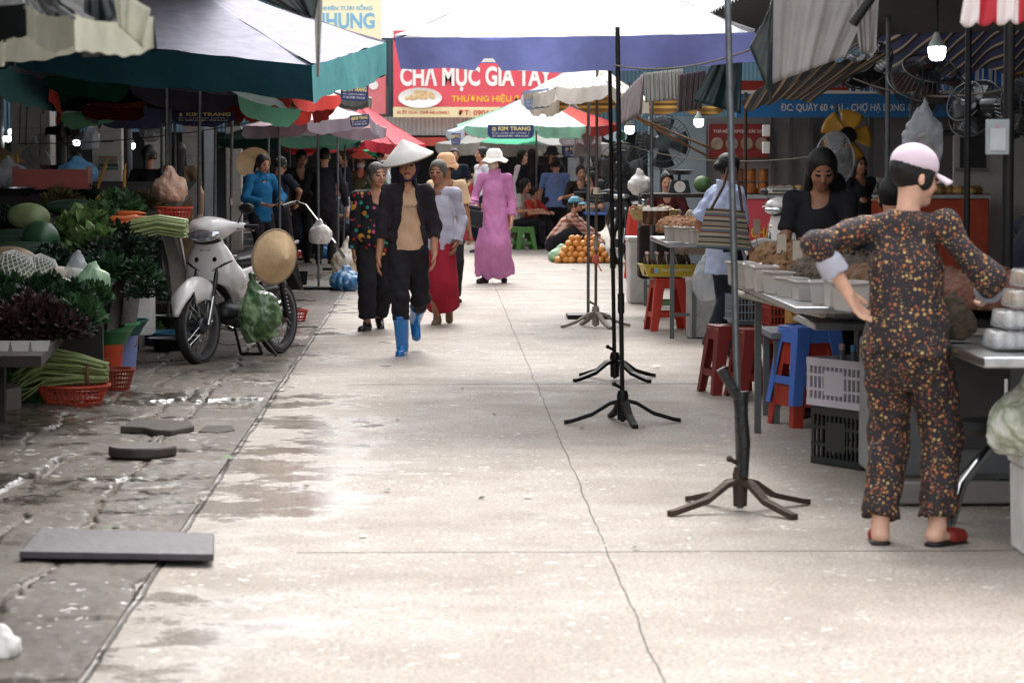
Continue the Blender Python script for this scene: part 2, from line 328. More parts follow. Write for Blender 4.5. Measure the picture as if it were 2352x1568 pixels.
    o = sdf_obj('person', S, h, [SKIN[skin], EYE_M, LIP], paint=facepaint); o.location = (at[0], at[1], at[2] if len(at) > 2 else 0); o.rotation_euler = (0, 0, yaw); tag(o, label, 'person', group)
    sd0 = int(abs(at[0] * 97 + at[1] * 31)) % 1000
    def garment(g, name):
        T = SDF(); l = g.get('loose', .012); sl = g.get('sleeve', 1.); hem = g.get('hem', .06) * q; bl = g.get('fl', .80)
        low = pel - sp * hem; f2 = (tuple(fw), bl); flare = g.get('flare', .0)
        T.cap(chest, low, .077 * q * w + l, max(.085 * q * w + l + flare, .083 * q * w + (bottom or {}).get('loose', .0) + .012), k=.03, fl=f2, end=True); T.cap(chest, neck - sp * .035 * q, .077 * q * w + l, .05 * q + l * .7, k=.03, fl=f2); T.cap(sh[0], sh[1], .027 * q + l * .6, k=.03)
        if belly: T.ell(pel + fw * .03 + sp * .06 * q, (.095 * q * w + l, .075 * q + belly + l, .09 * q + l), k=.03)
        if g.get('bust'): 
            for x in (-1, 1): T.ell(chest + sd * x * .04 * q + fw * (.026 * q + l) + sp * .0 * q, (.036 * q, .03 * q, .04 * q), k=.05)
        if sl > 0:
            for i in (0, 1):
                ls = .55 * l
                if sl <= .53: T.cap(sh[i], sh[i] + (el[i] - sh[i]) * sl * 1.9, .028 * q + ls, (.028 - .003 * sl) * q + ls + g.get('cuff', 0), k=.025, end=True)
                else:
                    T.cap(sh[i], el[i], .027 * q + ls, .0235 * q + ls, k=.02); T.cap(el[i], el[i] + (wr[i] - el[i]) * (sl - .53) / .47, .0245 * q + ls, .0185 * q + ls + g.get('cuff', 0), k=.02, end=True)
        nk = neck + fw * .02 * q + sp * .005 * q; T.cap(neck - sp * .01 * q + fw * g.get('vneck', .03) * q - sp * g.get('vneck', .03) * .8 * q, neck + sp * .1, .034 * q, .05 * q, k=.01, sub=True)
        if g.get('collar'): T.cap(neck - sp * .02 * q, neck + sp * (.01 + g['collar']) * q, .047 * q, .043 * q, k=.01, end=True); T.cap(neck - sp * .03 * q, neck + sp * .2 * q, .037 * q, .038 * q, k=.004, sub=True)
        if g.get('open'):
            a, b = g['open']; z0, z1 = low.z, neck.z
            def op(X, Y, Z):
                t = np.clip((Z - z0) / (z1 - z0), 0, 1); c = g.get('openc', 0) + 0 * X; wd = b + (a - b) * t
                return np.minimum(wd - np.abs(X - c), (-.02 - Y) + 0 * X)
            T.cut(op)
        T.cut(folds(g.get('fold', .004), g.get('wl', .1), sd0)); return sdf_obj(name, T, max(h, g.get('h', 0)), g['m'], o)
    if top and top.get('cuffm'):
        for i in (0, 1):
            f = (top['sleeve'] - .53) / .47; a = el[i] + (wr[i] - el[i]) * (f - .05); c = el[i] + (wr[i] - el[i]) * (f + .16); T = SDF(); T.cap(a, c, .027 * q + .008, .027 * q + .011, k=.004, end=True); T.cut(folds(.003, .05, 5)); sdf_obj('cuff', T, h, top['cuffm'], o)
    if top2: garment(top2, top2.get('name', 'shirt'))
    if top: garment(top, top.get('name', 'shirt'))
    if bottom:
        T = SDF(); l = bottom.get('loose', .012); k_ = bottom.get('kind', 'trousers'); ln = bottom.get('len', 1.)
        T.cap(pel + sp * .035 * q, pel - sp * .03 * q, .076 * q * w + l, .082 * q * w + l, k=.03, fl=(tuple(fw), .78))
        if k_ == 'skirt':
            e = (kn[0] + kn[1]) / 2; e = pel + (e - pel) * min(1, ln * 2) if ln <= .5 else e; T.cap(pel, e, .083 * q * w + l, .095 * q + l + bottom.get('flare', 0) * .5, k=.03, fl=(tuple(fw), .8), end=ln <= .5)
            if ln > .5: f = e + ((an[0] + an[1]) / 2 - e) * (ln - .5) * 2; T.cap(e, f, .095 * q + l + bottom.get('flare', 0) * .5, .09 * q + l + bottom.get('flare', 0), k=.03, fl=(tuple(fw), .75), end=True)
        else:
            for i in (0, 1):
                T.cap(hip[i], kn[i], .052 * q * w + l, .036 * q + l + bottom.get('flare', 0) * .4, k=.025, end=ln <= .5)
                if ln > .5: T.cap(kn[i], kn[i] + (an[i] - kn[i]) * (ln - .5) * 2, .036 * q + l + bottom.get('flare', 0) * .4, .026 * q + l + bottom.get('flare', 0), k=.02, end=True)
        T.cut(folds(bottom.get('fold', .004), .13 if k_ == 'skirt' else .1, sd0 + 3, .12 if k_ == 'skirt' else .6)); sdf_obj(bottom.get('name', k_), T, h, bottom['m'], o)
    if shoes:
        for i in (0, 1):
            fdir, fup, heel, toe = hands[i]; T = SDF(); kd = shoes.get('kind', 'shoe'); g = .006
            if kd in ('slipper', 'sandal'):
                a, b = heel - fup * .028 * q * .7, toe - fup * .016 * q; T.cap(a, b, .026 * q, .026 * q, k=.01, fl=(tuple(fup), .42)); sdf_obj('sole', T, min(h, .009), shoes['m'], o)
                T = SDF(); T.cap(heel + (toe - heel) * .62, toe + fdir * .004, .0265 * q, .0235 * q, k=.01, fl=(tuple(fup), .95)); sdf_obj('strap', T, min(h, .009), shoes['m2'], o); continue
            T.cap(heel, toe, .025 * q, .022 * q, k=.015, fl=(tuple(fup), .9)); T.cap(an[i], heel, .025 * q, .024 * q, k=.015)
            if kd == 'boot':
                tp = an[i] + (kn[i] - an[i]) * shoes.get('h', .62); T.cap(an[i], tp, .031 * q, .040 * q, k=.02, end=True); T.cap(tp - (tp - an[i]) * .06, tp, .043 * q, .043 * q, k=.004, end=True)
            a, b = heel - fup * .02 * q, toe - fup * .012 * q; T.cap(a, b, .024 * q, .024 * q, k=.008, fl=(tuple(fup), .4))
            if kd == 'heel': T.cap(heel - fdir * .005, heel - fup * .045 * q, .018 * q, .014 * q, k=.01, end=True)
            sdf_obj('boot' if kd == 'boot' else 'shoe', T, min(h, .01), shoes['m'], o)
    hm = hairm or HAIR
    if hair:
        T = SDF(); g = .007; T.ell(hp(0, .016, .03), np.array((.08, .096, .09)) * hs_, .02, HN)
        if hair == 'bun': T.ell(hp(0, .11, .0), np.array((.036, .034, .036)) * hs_, .015, HN)
        if hair == 'tail': T.cap(hp(0, .1, .01), hp(0, .135, -.14), .028 * hs_, .014 * hs_, k=.02)
        if hair in ('long', 'bob'):
            zz = -.32 if hair == 'long' else -.13
            T.cap(hp(0, .05, .02), hp(0, .085, zz), .075 * hs_, .07 * hs_, k=.03, fl=(tuple(HR @ Vector((0, 1, 0))), .55))
            for x in (-1, 1): T.cap(hp(x * .062, .02, .03), hp(x * .08, .01, zz * .9), .024 * hs_, .02 * hs_, k=.02)
        if hair == 'curly':
            rr = random.Random(sd0)
            for _ in range(26):
                a, b = rr.uniform(0, 6.28), rr.uniform(-.5, 1.2); T.ell(hp(.085 * math.cos(a) * math.cos(b), .02 + .095 * math.sin(a) * math.cos(b) * (1 if math.sin(a) > 0 else .35), .03 + .1 * math.sin(b)), np.array((.028, .028, .028)) * hs_, .01, HN)
        for x in (-1, 1): T.ell(hp(x * .066, -.012, -.005), np.array((.018, .03, .045)) * hs_, .012, HN)
        T.ell(hp(0, -.09, -.03), np.array((.066, .092, .098)) * hs_, .012, HN, True); T.cut(folds(.002, .016, sd0 + 9))
        sdf_obj('hair', T, min(h, .01), hm, o)
    if mask:
        T = SDF(); T.ell(hp(0, -.028, -.046), np.array((.066, .078, .056)) * hs_, .01, HN); T.ell(hp(0, -.09, -.035), np.array((.03, .025, .035)) * hs_, .02, HN); T.ell(hp(0, .06, -.04), np.array((.1, .08, .1)) * hs_, .004, HN, True)
        sdf_obj('face_mask', T, min(h, .01), mask, o)
    if hat: hat(o, hp, HR, hs_, h)
    return o
def conical(r=.225, ht=.135, lift=.055, tilt=(0, 0), m=None, mi=None):
    def f(o, hp, HR, s, h):
        b = MB(); rot = HR @ Euler((tilt[0], tilt[1], 0)).to_matrix(); c = hp(0, .01, lift)
        b.m = 0; b.lathe([(.004, ht), (r * .5, ht * .52), (r, 0), (r * 1.005, -.006)], 40, c, rot); b.m = 1; b.lathe([(r * .99, -.004), (r * .5, ht * .5), (.004, ht - .012)], 40, c, rot)
        b.m = 2; b.lathe([(r * 1.0, -.008), (r * 1.012, -.003), (r * 1.0, .003), (r * .985, -.003), (r * 1.0, -.008)], 40, c, rot)
        b.build('conical_hat', [m or STRAW, mi or STRAWIN, STRAWIN], o, smooth=60)
    return f
def cap_hat(col, brim=.07):
    def f(o, hp, HR, s, h):
        T = SDF(); HN = np.array(HR); T.ell(hp(0, .012, .05), np.array((.086, .101, .082)) * s, .01, HN); lo = hp(0, 0, .03); n = HR @ Vector((0, 0, -1))
        T.cut(lambda X, Y, Z: (X - lo.x) * n.x + (Y - lo.y) * n.y + (Z - lo.z) * n.z); sdf_obj('cap', T, min(h, .009), col, o)
        b = MB(); b.grid(lambda u, v: hp((u - .5) * .15, -.06 - (brim + .03) * v * math.sqrt(max(0, 1 - (2 * u - 1) ** 2 * .8)), .04 - .02 * v - .06 * (u - .5) ** 2 * 2), 12, 5); b.build('cap_brim', col, o, solid=.006)
    return f
def bucket(col, r=.17):
    def f(o, hp, HR, s, h):
        b = MB(); b.lathe([(.02, .145), (.06, .14), (.09, .105), (.098, .05), (.11, .035)], 28, hp(0, .012, 0), HR)
        b.grid(lambda u, v: hp(0, .012, 0) + HR @ Vector(((.108 + (r - .108) * u) * math.cos(6.2832 * v), (.108 + (r - .108) * u) * math.sin(6.2832 * v), .037 - .045 * u + .014 * u * math.sin(6.28 * v * 5))), 4, 40); b.build('sun_hat', col, o, solid=.006, smooth=60)
    return f
# ---------------------------------------------------------------- ground
def ground_mat(name, c1, c2, wetbias, lines=(), slabs=False):
    m = M(name, '#000000', .8, var=0); t = m.node_tree; L = t.links.new; b = t.nodes['Principled BSDF']
    tc = N(t, 'ShaderNodeTexCoord'); sx = N(t, 'ShaderNodeSeparateXYZ'); L(tc.outputs['Object'], sx.inputs[0])
    def noise(sc, det=6., rough=.6, vec=None, dist=0.):
        n = N(t, 'ShaderNodeTexNoise', Scale=sc, Detail=det, Roughness=rough, Distortion=dist); L(vec or tc.outputs['Object'], n.inputs['Vector']); return n.outputs[0]
    def mth(op, a, b_=None, c_=None, clamp=False):
        n = N(t, 'ShaderNodeMath', operation=op, use_clamp=clamp)
        for i, q in enumerate((a, b_, c_)):
            if q is None: continue
            if isinstance(q, (int, float)): n.inputs[i].default_value = q
            else: L(q, n.inputs[i])
        return n.outputs[0]
    def ss(x, lo, hi, a=0., bb=1.):
        n = N(t, 'ShaderNodeMapRange', interpolation_type='SMOOTHSTEP'); n.inputs[1].default_value = lo; n.inputs[2].default_value = hi; n.inputs[3].default_value = a; n.inputs[4].default_value = bb; L(x, n.inputs[0]); return n.outputs[0]
    def mixc(f, a, bb, mode='MIX'):
        n = N(t, 'ShaderNodeMix', data_type='RGBA', blend_type=mode)
        for i, q in ((0, f), (6, a), (7, bb)):
            if isinstance(q, (int, float)): n.inputs[i].default_value = q
            elif isinstance(q, tuple): n.inputs[i].default_value = (*q, 1)
            else: L(q, n.inputs[i])
        return n.outputs[2]
    col = mixc(ss(noise(.9, 8, .65), .35, .65), C(c1), C(c2)); fine = noise(55, 5, .7); col = mixc(ss(fine, .38, .66, 0, .7), col, (.12, .11, .10)); g2 = noise(140, 3, .6); col = mixc(ss(g2, .45, .7, 0, .6), col, (.08, .075, .07)); col = mixc(ss(noise(2.1, 10, .72), .45, .7, 0, .4), col, (.2, .17, .145))
    col = mixc(ss(noise(4.5, 9, .7), .52, .7, 0, .35), col, (.17, .13, .10))           # brown grime
    gx = mth('POWER', mth('DIVIDE', mth('ADD', sx.outputs['X'], .62), .42), 2.); gy = mth('POWER', mth('DIVIDE', mth('SUBTRACT', sx.outputs['Y'], 13.8), 3.4), 2.); gs = mth('POWER', 2.718, mth('MULTIPLY', mth('ADD', gx, gy), -1.))
    wx = mth('ADD', mth('MULTIPLY_ADD', sx.outputs['X'], -wetbias[0], wetbias[1]), mth('MULTIPLY', gs, wetbias[3])); wet = ss(mth('ADD', mth('ADD', mth('MULTIPLY', noise(.75, 8, .66, dist=.6), .65), mth('MULTIPLY', noise(3.5, 8, .7), .35)), wx), .50, .66)
    spots = ss(noise(5.5, 7, .75), .61, .66); wet = mth('MAXIMUM', wet, mth('MULTIPLY', spots, .55)); fl = mth('MAXIMUM', mth('MULTIPLY', ss(noise(15, 3, .6), .635, .665), ss(noise(.7, 3), .42, .56)), ss(noise(5.3, 8, .8), .635, .66)); col = mixc(mth('MULTIPLY', fl, .75), col, (.78, .76, .74))
    col = mixc(wet, col, mixc(1., col, wetbias[2], 'MULTIPLY'))
    wob = mth('ADD', mth('MULTIPLY_ADD', noise(1.3, 5, .6), .22, -.11), mth('MULTIPLY_ADD', noise(14, 3, .6), .03, -.015)); crack = None
    for axis, c, wd, lim in lines:
        d = mth('ABSOLUTE', mth('ADD', mth('SUBTRACT', sx.outputs[axis], c), mth('MULTIPLY', wob, .22))); k = mth('MULTIPLY', mth('SUBTRACT', 1., ss(d, wd * .4, wd)), ss(noise(2.2, 3), .3, .45, .35, 1))
        if lim is not None: k = mth('MULTIPLY', k, mth('GREATER_THAN', sx.outputs['X'], lim))
        crack = k if crack is None else mth('MAXIMUM', crack, k)
    hgt = fine
    if slabs: at = N(t, 'ShaderNodeAttribute', attribute_name='crack'); crack = at.outputs['Fac']
    if crack is not None: col = mixc(mth('MULTIPLY', crack, .85), col, (.03, .027, .025))
    L(col, b.inputs['Base Color']); keep = mth('SUBTRACT', 1., crack) if slabs else 1.; wet = mth('MULTIPLY', wet, keep) if slabs else wet; L(mth('MULTIPLY', ss(wet, 0, 1, .62, .15), ss(noise(2.4, 5), .2, .8, .75, 1.1)), b.inputs['Roughness']); L(ss(wet, 0, 1, .12, .6), b.inputs['Specular IOR Level'])
    hh = mth('ADD', mth('MULTIPLY', mth('MULTIPLY', fine, mth('SUBTRACT', 1.1, wet)), .25), mth('MULTIPLY', noise(5, 5), .5))
    if crack is not None: hh = mth('SUBTRACT', hh, crack)
    bp = N(t, 'ShaderNodeBump', Strength=.55, Distance=.03 if slabs else .012); L(ss(wet, 0, 1, .6, .12), bp.inputs['Strength']); L(hh, bp.inputs['Height']); L(bp.outputs[0], b.inputs['Normal']); return m
GM = ground_mat('lane_concrete', '#beb3a9', '#a89c90', (.13, -.075, (.97, .96, .96), .14, .5), [('X', .66, .0035, None), ('Y', 10.98, .016, -.55), ('Y', 19.0, .035, -.6), ('Y', 32.1, .06, -1), ('X', -1.04, .012, None)])
PM = ground_mat('wet_pavement', '#6f665d', '#5f564c', (.05, -.052, (.56, .54, .53), .02, .5), [], slabs=True)
b = MB(); b.grid(lambda u, v: (-400 + 800 * u, -200 + 900 * v, 0), 16, 16); tag(b.build('ground', GM), kind='structure')
def vnoise(X, Y, sc, seed, octv=4, gain=.55):
    r = np.random.default_rng(seed); out = 0; amp = 1.; tot = 0
    for o in range(octv):
        T = r.random((256, 256)); x, y = X * sc * 2 ** o + 57.3 * o, Y * sc * 2 ** o + 11.7 * o; xi, yi = np.floor(x).astype(int), np.floor(y).astype(int); fx, fy = x - xi, y - yi; fx, fy = fx * fx * (3 - 2 * fx), fy * fy * (3 - 2 * fy); g = lambda a, c: T[a % 256, c % 256]
        out = out + amp * ((g(xi, yi) * (1 - fx) + g(xi + 1, yi) * fx) * (1 - fy) + (g(xi, yi + 1) * (1 - fx) + g(xi + 1, yi + 1) * fx) * fy); tot += amp; amp *= gain
    return out / tot - .5
# broken pavement slabs: displaced surface with joints, chips and uneven slabs
nx_, ny_ = 200, 760; ux = np.linspace(0, 1, nx_); uy = np.linspace(0, 1, ny_); X, Y = np.meshgrid(-1.055 - 3.9 * ux ** 1.15, 6.5 + 19.5 * uy ** 1.1, indexing='ij')
wx_ = X + .16 * vnoise(X, Y, 1.1, 1) + .07 * vnoise(X, Y, 6, 2); wy_ = Y + .5 * vnoise(X, Y, .8, 3) + .12 * vnoise(X, Y, 5, 4)
rows = np.cumsum([6.0] + [random.Random(40 + k).uniform(.75, 1.5) for k in range(20)]); ri = np.searchsorted(rows, wy_); dy_ = np.min(np.abs(wy_[..., None] - rows), -1)
H = np.zeros_like(X); cr = np.zeros_like(X); rr = np.random.default_rng(9)
xj = rr.uniform(.45, .95, 30); off = rr.uniform(0, 1, 30); cx_ = (wx_ + 1.02) / -xj[ri % 30] + np.where(wx_ > -1.45, 0, off[ri % 30]); ci = np.floor(cx_).astype(int); fx_ = np.abs(cx_ - np.round(cx_)) * xj[ri % 30]
band = np.abs(wx_ + 1.47); key = (ri * 131 + ci * 17) % 997; hts = rr.uniform(-.013, .011, 997); tx_ = rr.uniform(-.012, .012, 997)
H += hts[key] + tx_[key] * (cx_ - ci - .5); strength = np.clip(.5 + 2.5 * vnoise(X, Y, 1.6, 6), 0, 1)
wdt = .008 + .024 * np.clip(vnoise(X, Y, 3, 7) + .15, 0, 1); d_ = np.minimum(np.minimum(dy_, fx_), band * (.6 + .8 * strength)); c_ = np.exp(-(d_ / wdt) ** 2) * (.25 + .75 * strength); H -= .045 * c_; cr = np.maximum(cr, c_)
pit = np.clip((vnoise(X, Y, 2.3, 8, 5) - .17) * 9, 0, 1) * np.clip(1.6 + X * .5, 0, 1); H -= .022 * pit; cr = np.maximum(cr, pit * .55)
H += .016 * vnoise(X, Y, 3, 10) + .018 * vnoise(X, Y, 16, 11, 4, .8); ed = np.clip((-1.055 - X) / .05, 0, 1); H = H * (.35 + .65 * ed) + .012
me = bpy.data.meshes.new('pavement'); V = np.stack([X, Y, H], -1).reshape(-1, 3); I = np.arange(nx_ * ny_).reshape(nx_, ny_); Q = np.stack([I[:-1, :-1], I[:-1, 1:], I[1:, 1:], I[1:, :-1]], -1).reshape(-1, 4)
me.from_pydata(V.tolist(), [], Q.tolist()); a_ = me.attributes.new('crack', 'FLOAT', 'POINT'); a_.data.foreach_set('value', cr.reshape(-1).astype(np.float32)); me.materials.append(PM); me.update(); me.polygons.foreach_set('use_smooth', [True] * len(me.polygons)); o = bpy.data.objects.new('pavement', me); COL.objects.link(o); tag(o, kind='structure')
b = MB(); b.add([(-1.06, 25.95, .006), (-1.06, 62, .006), (-30, 62, .006), (-30, 25.95, .006)], [(3, 2, 1, 0)]); b.add([(-4.9, 3, .006), (-4.9, 25.95, .006), (-30, 25.95, .006), (-30, 3, .006)], [(3, 2, 1, 0)]); b.add([(-1.06, 3, .006), (-1.06, 6.55, .006), (-4.9, 6.55, .006), (-4.9, 3, .006)], [(3, 2, 1, 0)]); tag(b.build('pavement', PM), kind='structure')
# loose things on the pavement
def slab_piece(name, label, cat, pts, z0, ht, m, bev=.006):
    b = MB(); b.prism([(p.x, p.y, z0) for p in pts], (0, 0, ht)); return tag(b.build(name, m, bev=bev), label, cat)
WOODG = M('grey_board', '#4a4549', .6, var=.2, sc=3, bump=.3, bsc=25); STONE = M('broken_concrete', '#46413c', .9, var=.25, bump=.5, bsc=30, dirt=.4); WOODD = M('dark_wood', '#3b322c', .65, var=.3, sc=12, bump=.3, bsc=30)
slab_piece('plank', 'flat grey board lying across the wet pavement in the near corner', 'board', [G(45, 1296), G(491, 1302), G(492, 1252), G(92, 1240)], .022, .028, WOODG)
q = G(322, 1058); b = MB(); b.lathe([(0, .006), (.165, .006), (.172, .015), (.172, .05), (.165, .058), (.10, .054), (0, .054)], 36); tag(b.build('chopping_block', WOODD, loc=(q.x, q.y + .12, .008)), 'round dark wooden disc lying on the broken pavement', 'wooden disc')
pts = [G(u, v) for u, v in ((276, 1000), (330, 1002), (352, 1008), (395, 1010), (420, 1004), (446, 998), (440, 988), (380, 984), (300, 985))]
slab_piece('concrete_fragment', 'broken slab of pavement concrete with a jagged front edge', 'concrete piece', pts, .012, .04, STONE, .01)
pts = [G(u, v) for u, v in ((455, 1000), (500, 1004), (540, 996), (535, 986), (470, 988))]
slab_piece('concrete_fragment', 'smaller broken concrete lump beside the pavement crack', 'concrete piece', pts, .005, .02, STONE, .008)
slab_piece('stone_bench', 'low grey stone step at the edge of the vegetable stall', 'step', [G(-90, 970), G(49, 946), G(49, 900), G(-90, 905)], .0, .15, M('grey_stone', '#6f6a66', .7, dirt=.3, bump=.2))
b = MB(); b.tube([(0, 0, .008), (.05, .02, .008)], .006, 6); 
tag(b.build('cigarette_end', M('white_paper', '#dedad4', .8), loc=G(465, 1011)), 'white paper stub on the cracked pavement', 'litter')
r_ = random.Random(5)
for i, (u, v) in enumerate(((1505, 846), (1320, 620), (520, 1055), (250, 1222))):
    b = MB(); n = 7; a = [(.05 * r_.uniform(.5, 1) * math.cos(k * 6.28 / n), .05 * r_.uniform(.5, 1) * math.sin(k * 6.28 / n), r_.uniform(.002, .02)) for k in range(n)]; b.add(a + [(0, 0, .02)], [(k, (k + 1) % n, n) for k in range(n)])
    q = G(u, v); tag(b.build('paper_scrap', M('white_paper', '#dedad4', .8) if i < 2 else M('leaf_scrap', '#4c6a35', .7), loc=(q.x, q.y, .005)), ['crumpled white scrap in the middle of the lane', 'flat white scrap far down the lane', 'small brown-green scrap on the wet slabs', 'green leaf scrap beside the grey board'][i], 'litter')
for i in range(16):
    u, v = r_.uniform(560, 1500), r_.uniform(640, 1400); q = G(u, v); k = r_.uniform(.4, 1.1); b = MB(); n = 6; a = [(.03 * k * r_.uniform(.5, 1) * math.cos(j * 6.28 / n), .03 * k * r_.uniform(.5, 1) * math.sin(j * 6.28 / n), r_.uniform(.001, .012)) for j in range(n)]; b.add(a + [(0, 0, .012)], [(j, (j + 1) % n, n) for j in range(n)])
    tag(b.build('litter_scrap', [MC['white_paper'], MC['leaf_scrap'], WOODD][i % 3], loc=(q.x, q.y, .003)), ['tiny pale scrap lying on the lane', 'tiny green leaf scrap lying on the lane', 'tiny dark scrap lying on the lane'][i % 3], 'litter', ['pale scraps on the lane', 'leaf scraps on the lane', 'dark scraps on the lane'][i % 3])
# ---------------------------------------------------------------- buildings
TILE = M('white_tile', '#b9b6b0', .35, var=.08, dirt=.25, sc=2.5); DARKW = M('dark_timber', '#2b2623', .8, var=.3); STEELG = M('grey_painted_steel', '#565a5c', .5, dirt=.25, var=.15, sc=4)
ROOFM = M('roof_sheet', '#3a3f42', .7, var=.2); WALLD = M('hall_wall', '#4d4f50', .8, dirt=.3, var=.2, sc=1.2); FLOORJ = M('tile_joint', '#6a675f', .8)
def corrug(b, x0, x1, y0, y1, z, st=.15, ax='x'):
    n = max(2, int(abs(y1 - y0) / st * 4))
    b.grid(lambda u, v: (x0 + (x1 - x0) * u, y0 + (y1 - y0) * v, (z[0] + (z[1] - z[0]) * u) + .02 * math.sin(v * n / 4 * 6.2832)), 1, n)
hall = thing('market_hall', 'dark open market hall with white tiled pillars behind the vegetable stalls', 'building', (-4, 40, 0))
def part(b, name, m, parent, **k):
    o = b.build(name, m, parent, **k); o.matrix_parent_inverse = Matrix.Translation(-parent.location) if parent.rotation_euler.z == 0 else parent.matrix_basis.inverted(); return o
b = MB(); corrug(b, -16, -1.75, 13, 58, (3.9, 2.95), .3); part(b, 'roof', ROOFM, hall)
b = MB(); b.box((-10.5, 38, 1.9), (.2, 44, 3.8)); part(b, 'wall', WALLD, hall)
b = MB(); b.box((-5.4, 15.5, 1.8), (.15, 23, 3.6)); part(b, 'side_or_shade_wall', WALLD, hall); b = MB(); corrug(b, -8, -1.7, 5.0, 12.9, (3.4, 2.9), .3); part(b, 'shade_roof', ROOFM, hall)  # unseen wall and forward roof, added to keep skylight off the left stalls
for (u0, u1, y, zt) in ((32, 122, 30, 2.27), (216, 284, 34, 2.0), (334, 388, 39, 2.1), (-150, -60, 27, 2.3), (420, 460, 46, 2.0), (520, 556, 50, 2.0)):
    a, c = P(u0, 350, y).x, P(u1, 350, y).x; b = MB(); b.box(((a + c) / 2, y, zt / 2), (c - a, c - a, zt))
    p = part(b, 'pillar', TILE, hall, bev=.008); j = MB()
    for k in range(1, 8):
        z = k * .3
        if z < zt: j.box(((a + c) / 2, y, z), (c - a + .004, c - a + .004, .004))
    j.build('tile_joint', FLOORJ, p)
    b = MB(); b.box(((a + c) / 2, y, (zt + 3.6) / 2 + .01), ((c - a) * .8, .2, 3.6 - zt)); part(b, 'hanging_board', DARKW, hall)
for u, y in ((142, 29.5), (294, 33.5), (1, 36)):
    b = MB(); b.tube([(P(u, 350, y).x, y, 0), (P(u, 350, y).x, y, 3.5)], .05, 14); part(b, 'steel_column', STEELG, hall)
rh = thing('stall_roof', 'dark sheet roof over the right row of dried food stalls', 'roof', (6, 30, 0))
b = MB(); corrug(b, 2.75, 14, 16, 48, (2.95, 3.9), .3); part(b, 'roof', ROOFM, rh); b = MB(); b.box((8.5, 32, 1.9), (.2, 34, 3.8)); part(b, 'wall', WALLD, rh)
b = MB(); b.box((5.3, 13.5, 1.5), (.15, 17, 3)); part(b, 'side_or_shade_wall', WALLD, rh); b = MB(); corrug(b, 1.75, 6.5, 12.2, 18.9, (2.62, 3.1), .3); part(b, 'shade_roof', ROOFM, rh)  # wall and forward roof added, mostly out of view, to darken the right stalls
for y in (17.5, 27, 40): b = MB(); b.tube([(7.6, y, 0), (7.6, y, 3.5)], .05, 10); part(b, 'post', STEELG, rh)
# far end of the lane
BLUEC = M('blue_corrugated_steel', '#3f5a68', .5, dirt=.15, var=.1, sc=1); PALEC = M('pale_corrugated_steel', '#a9adae', .5, dirt=.15, var=.1, sc=1)
far = thing('far_building', 'steel clad shop building closing the far end of the lane', 'building', (0, 62.5, 0))
def vcor(b, x0, x1, y, z0, z1, st=.09):
    n = max(4, int((x1 - x0) / st * 4)); b.grid(lambda u, v: (x0 + (x1 - x0) * u, y + .02 * math.sin(u * n / 4 * 6.2832), z0 + (z1 - z0) * v), n, 1)
b = MB(); vcor(b, -14, -1.3, 63.2, 2.0, 5.2); vcor(b, -1.3, 14, 63.25, 2.0, 4.08); part(b, 'cladding', BLUEC, far)
b = MB(); vcor(b, -1.3, 2.9, 62.0, 1.92, 2.32); part(b, 'awning_sheet', PALEC, far)
b = MB(); b.box((0, 68, 1.5), (28, .2, 3)); b.box((-14, 65.6, 1.5), (.2, 4.6, 3)); b.box((14, 65.6, 1.5), (.2, 4.6, 3)); b.box((0, 65.6, 3.05), (28, 4.6, .1)); part(b, 'back_wall', M('dark_interior', '#3a3d3f', .9, var=.3, sc=1), far)
b = MB(); b.box((0, 61.5, 1.78), (4.6, .06, .18)); part(b, 'fascia', M('red_fascia', '#a83a2e', .5), far)
for x in (-9, -5, -1.2, 3, 7): b = MB(); b.box((x, 62.9, 1.5), (.25, .25, 3)); part(b, 'column', STEELG, far)
WHT = M('sign_white', '#f3efe9', .5, var=.02); YEL = M('sign_yellow', '#f2c62a', .5, var=.03); RED = M('sign_red', '#e2525f', .45, var=.05, sc=1.5); CREAM = M('sign_cream', '#f0ddae', .5, var=.04); REDT = M('sign_red_letters', '#c43a3a', .5); LBL = M('sign_sky_blue', '#7fb7d8', .5, var=.03); GOLD = M('sign_gold', '#c9a468', .5)
def board(name, label, cat, u0, v0, u1, v1, y, m, th=.08, group=None):
    a, c = P(u0, v0, y), P(u1, v1, y); o = thing(name, label, cat, ((a.x + c.x) / 2, y, (a.z + c.z) / 2), group=group); b = MB(); b.box((0, 0, 0), (c.x - a.x, th, a.z - c.z)); b.build('panel', m, o, bev=.01)
    o['w'] = c.x - a.x; return o
def on(o, s, m, u, v, width=None, height=None, bold=.0, ext=.004, th=.08, name='lettering'):
    p = P(u, v, o.location.y); k = o.location.y / FPX; return lettering(s, m, o, (p.x - o.location.x, -th / 2 - .004, p.z - o.location.z), FACE, width * k if width else None, height * k if height else None, bold, ext, name)
s = board('shop_sign', 'wide red shop sign with big white letters at the far end', 'sign', 903, 70, 1290, 246, 61.5, RED)
on(s, 'CHẢ MỰC GIÃ TAY', WHT, 1092, 178, width=348, height=72, bold=.035, ext=.02); on(s, 'THƯƠNG HIỆU ĐẶC SẢN', YEL, 1152, 228, width=228, height=22, bold=.02); on(s, 'ẨM THỰC', YEL, 1090, 110, width=130, height=34, bold=.02)
a, c = P(903, 246, 61.5), P(1290, 270, 61.5); b = MB(); b.box(((a.x + c.x) / 2 - s.location.x, -.003, (a.z + c.z) / 2 - s.location.z), (c.x - a.x, .08, a.z - c.z)); b.build('footer_panel', CREAM, s, bev=.006)
on(s, 'KI ỐT 13.14 - CHỢ HẠ LONG I', REDT, 972, 259, width=118, height=12, bold=.02, th=.09); on(s, 'ĐT: 0904.213.341', REDT, 1120, 260, width=130, height=13, bold=.02, th=.09)
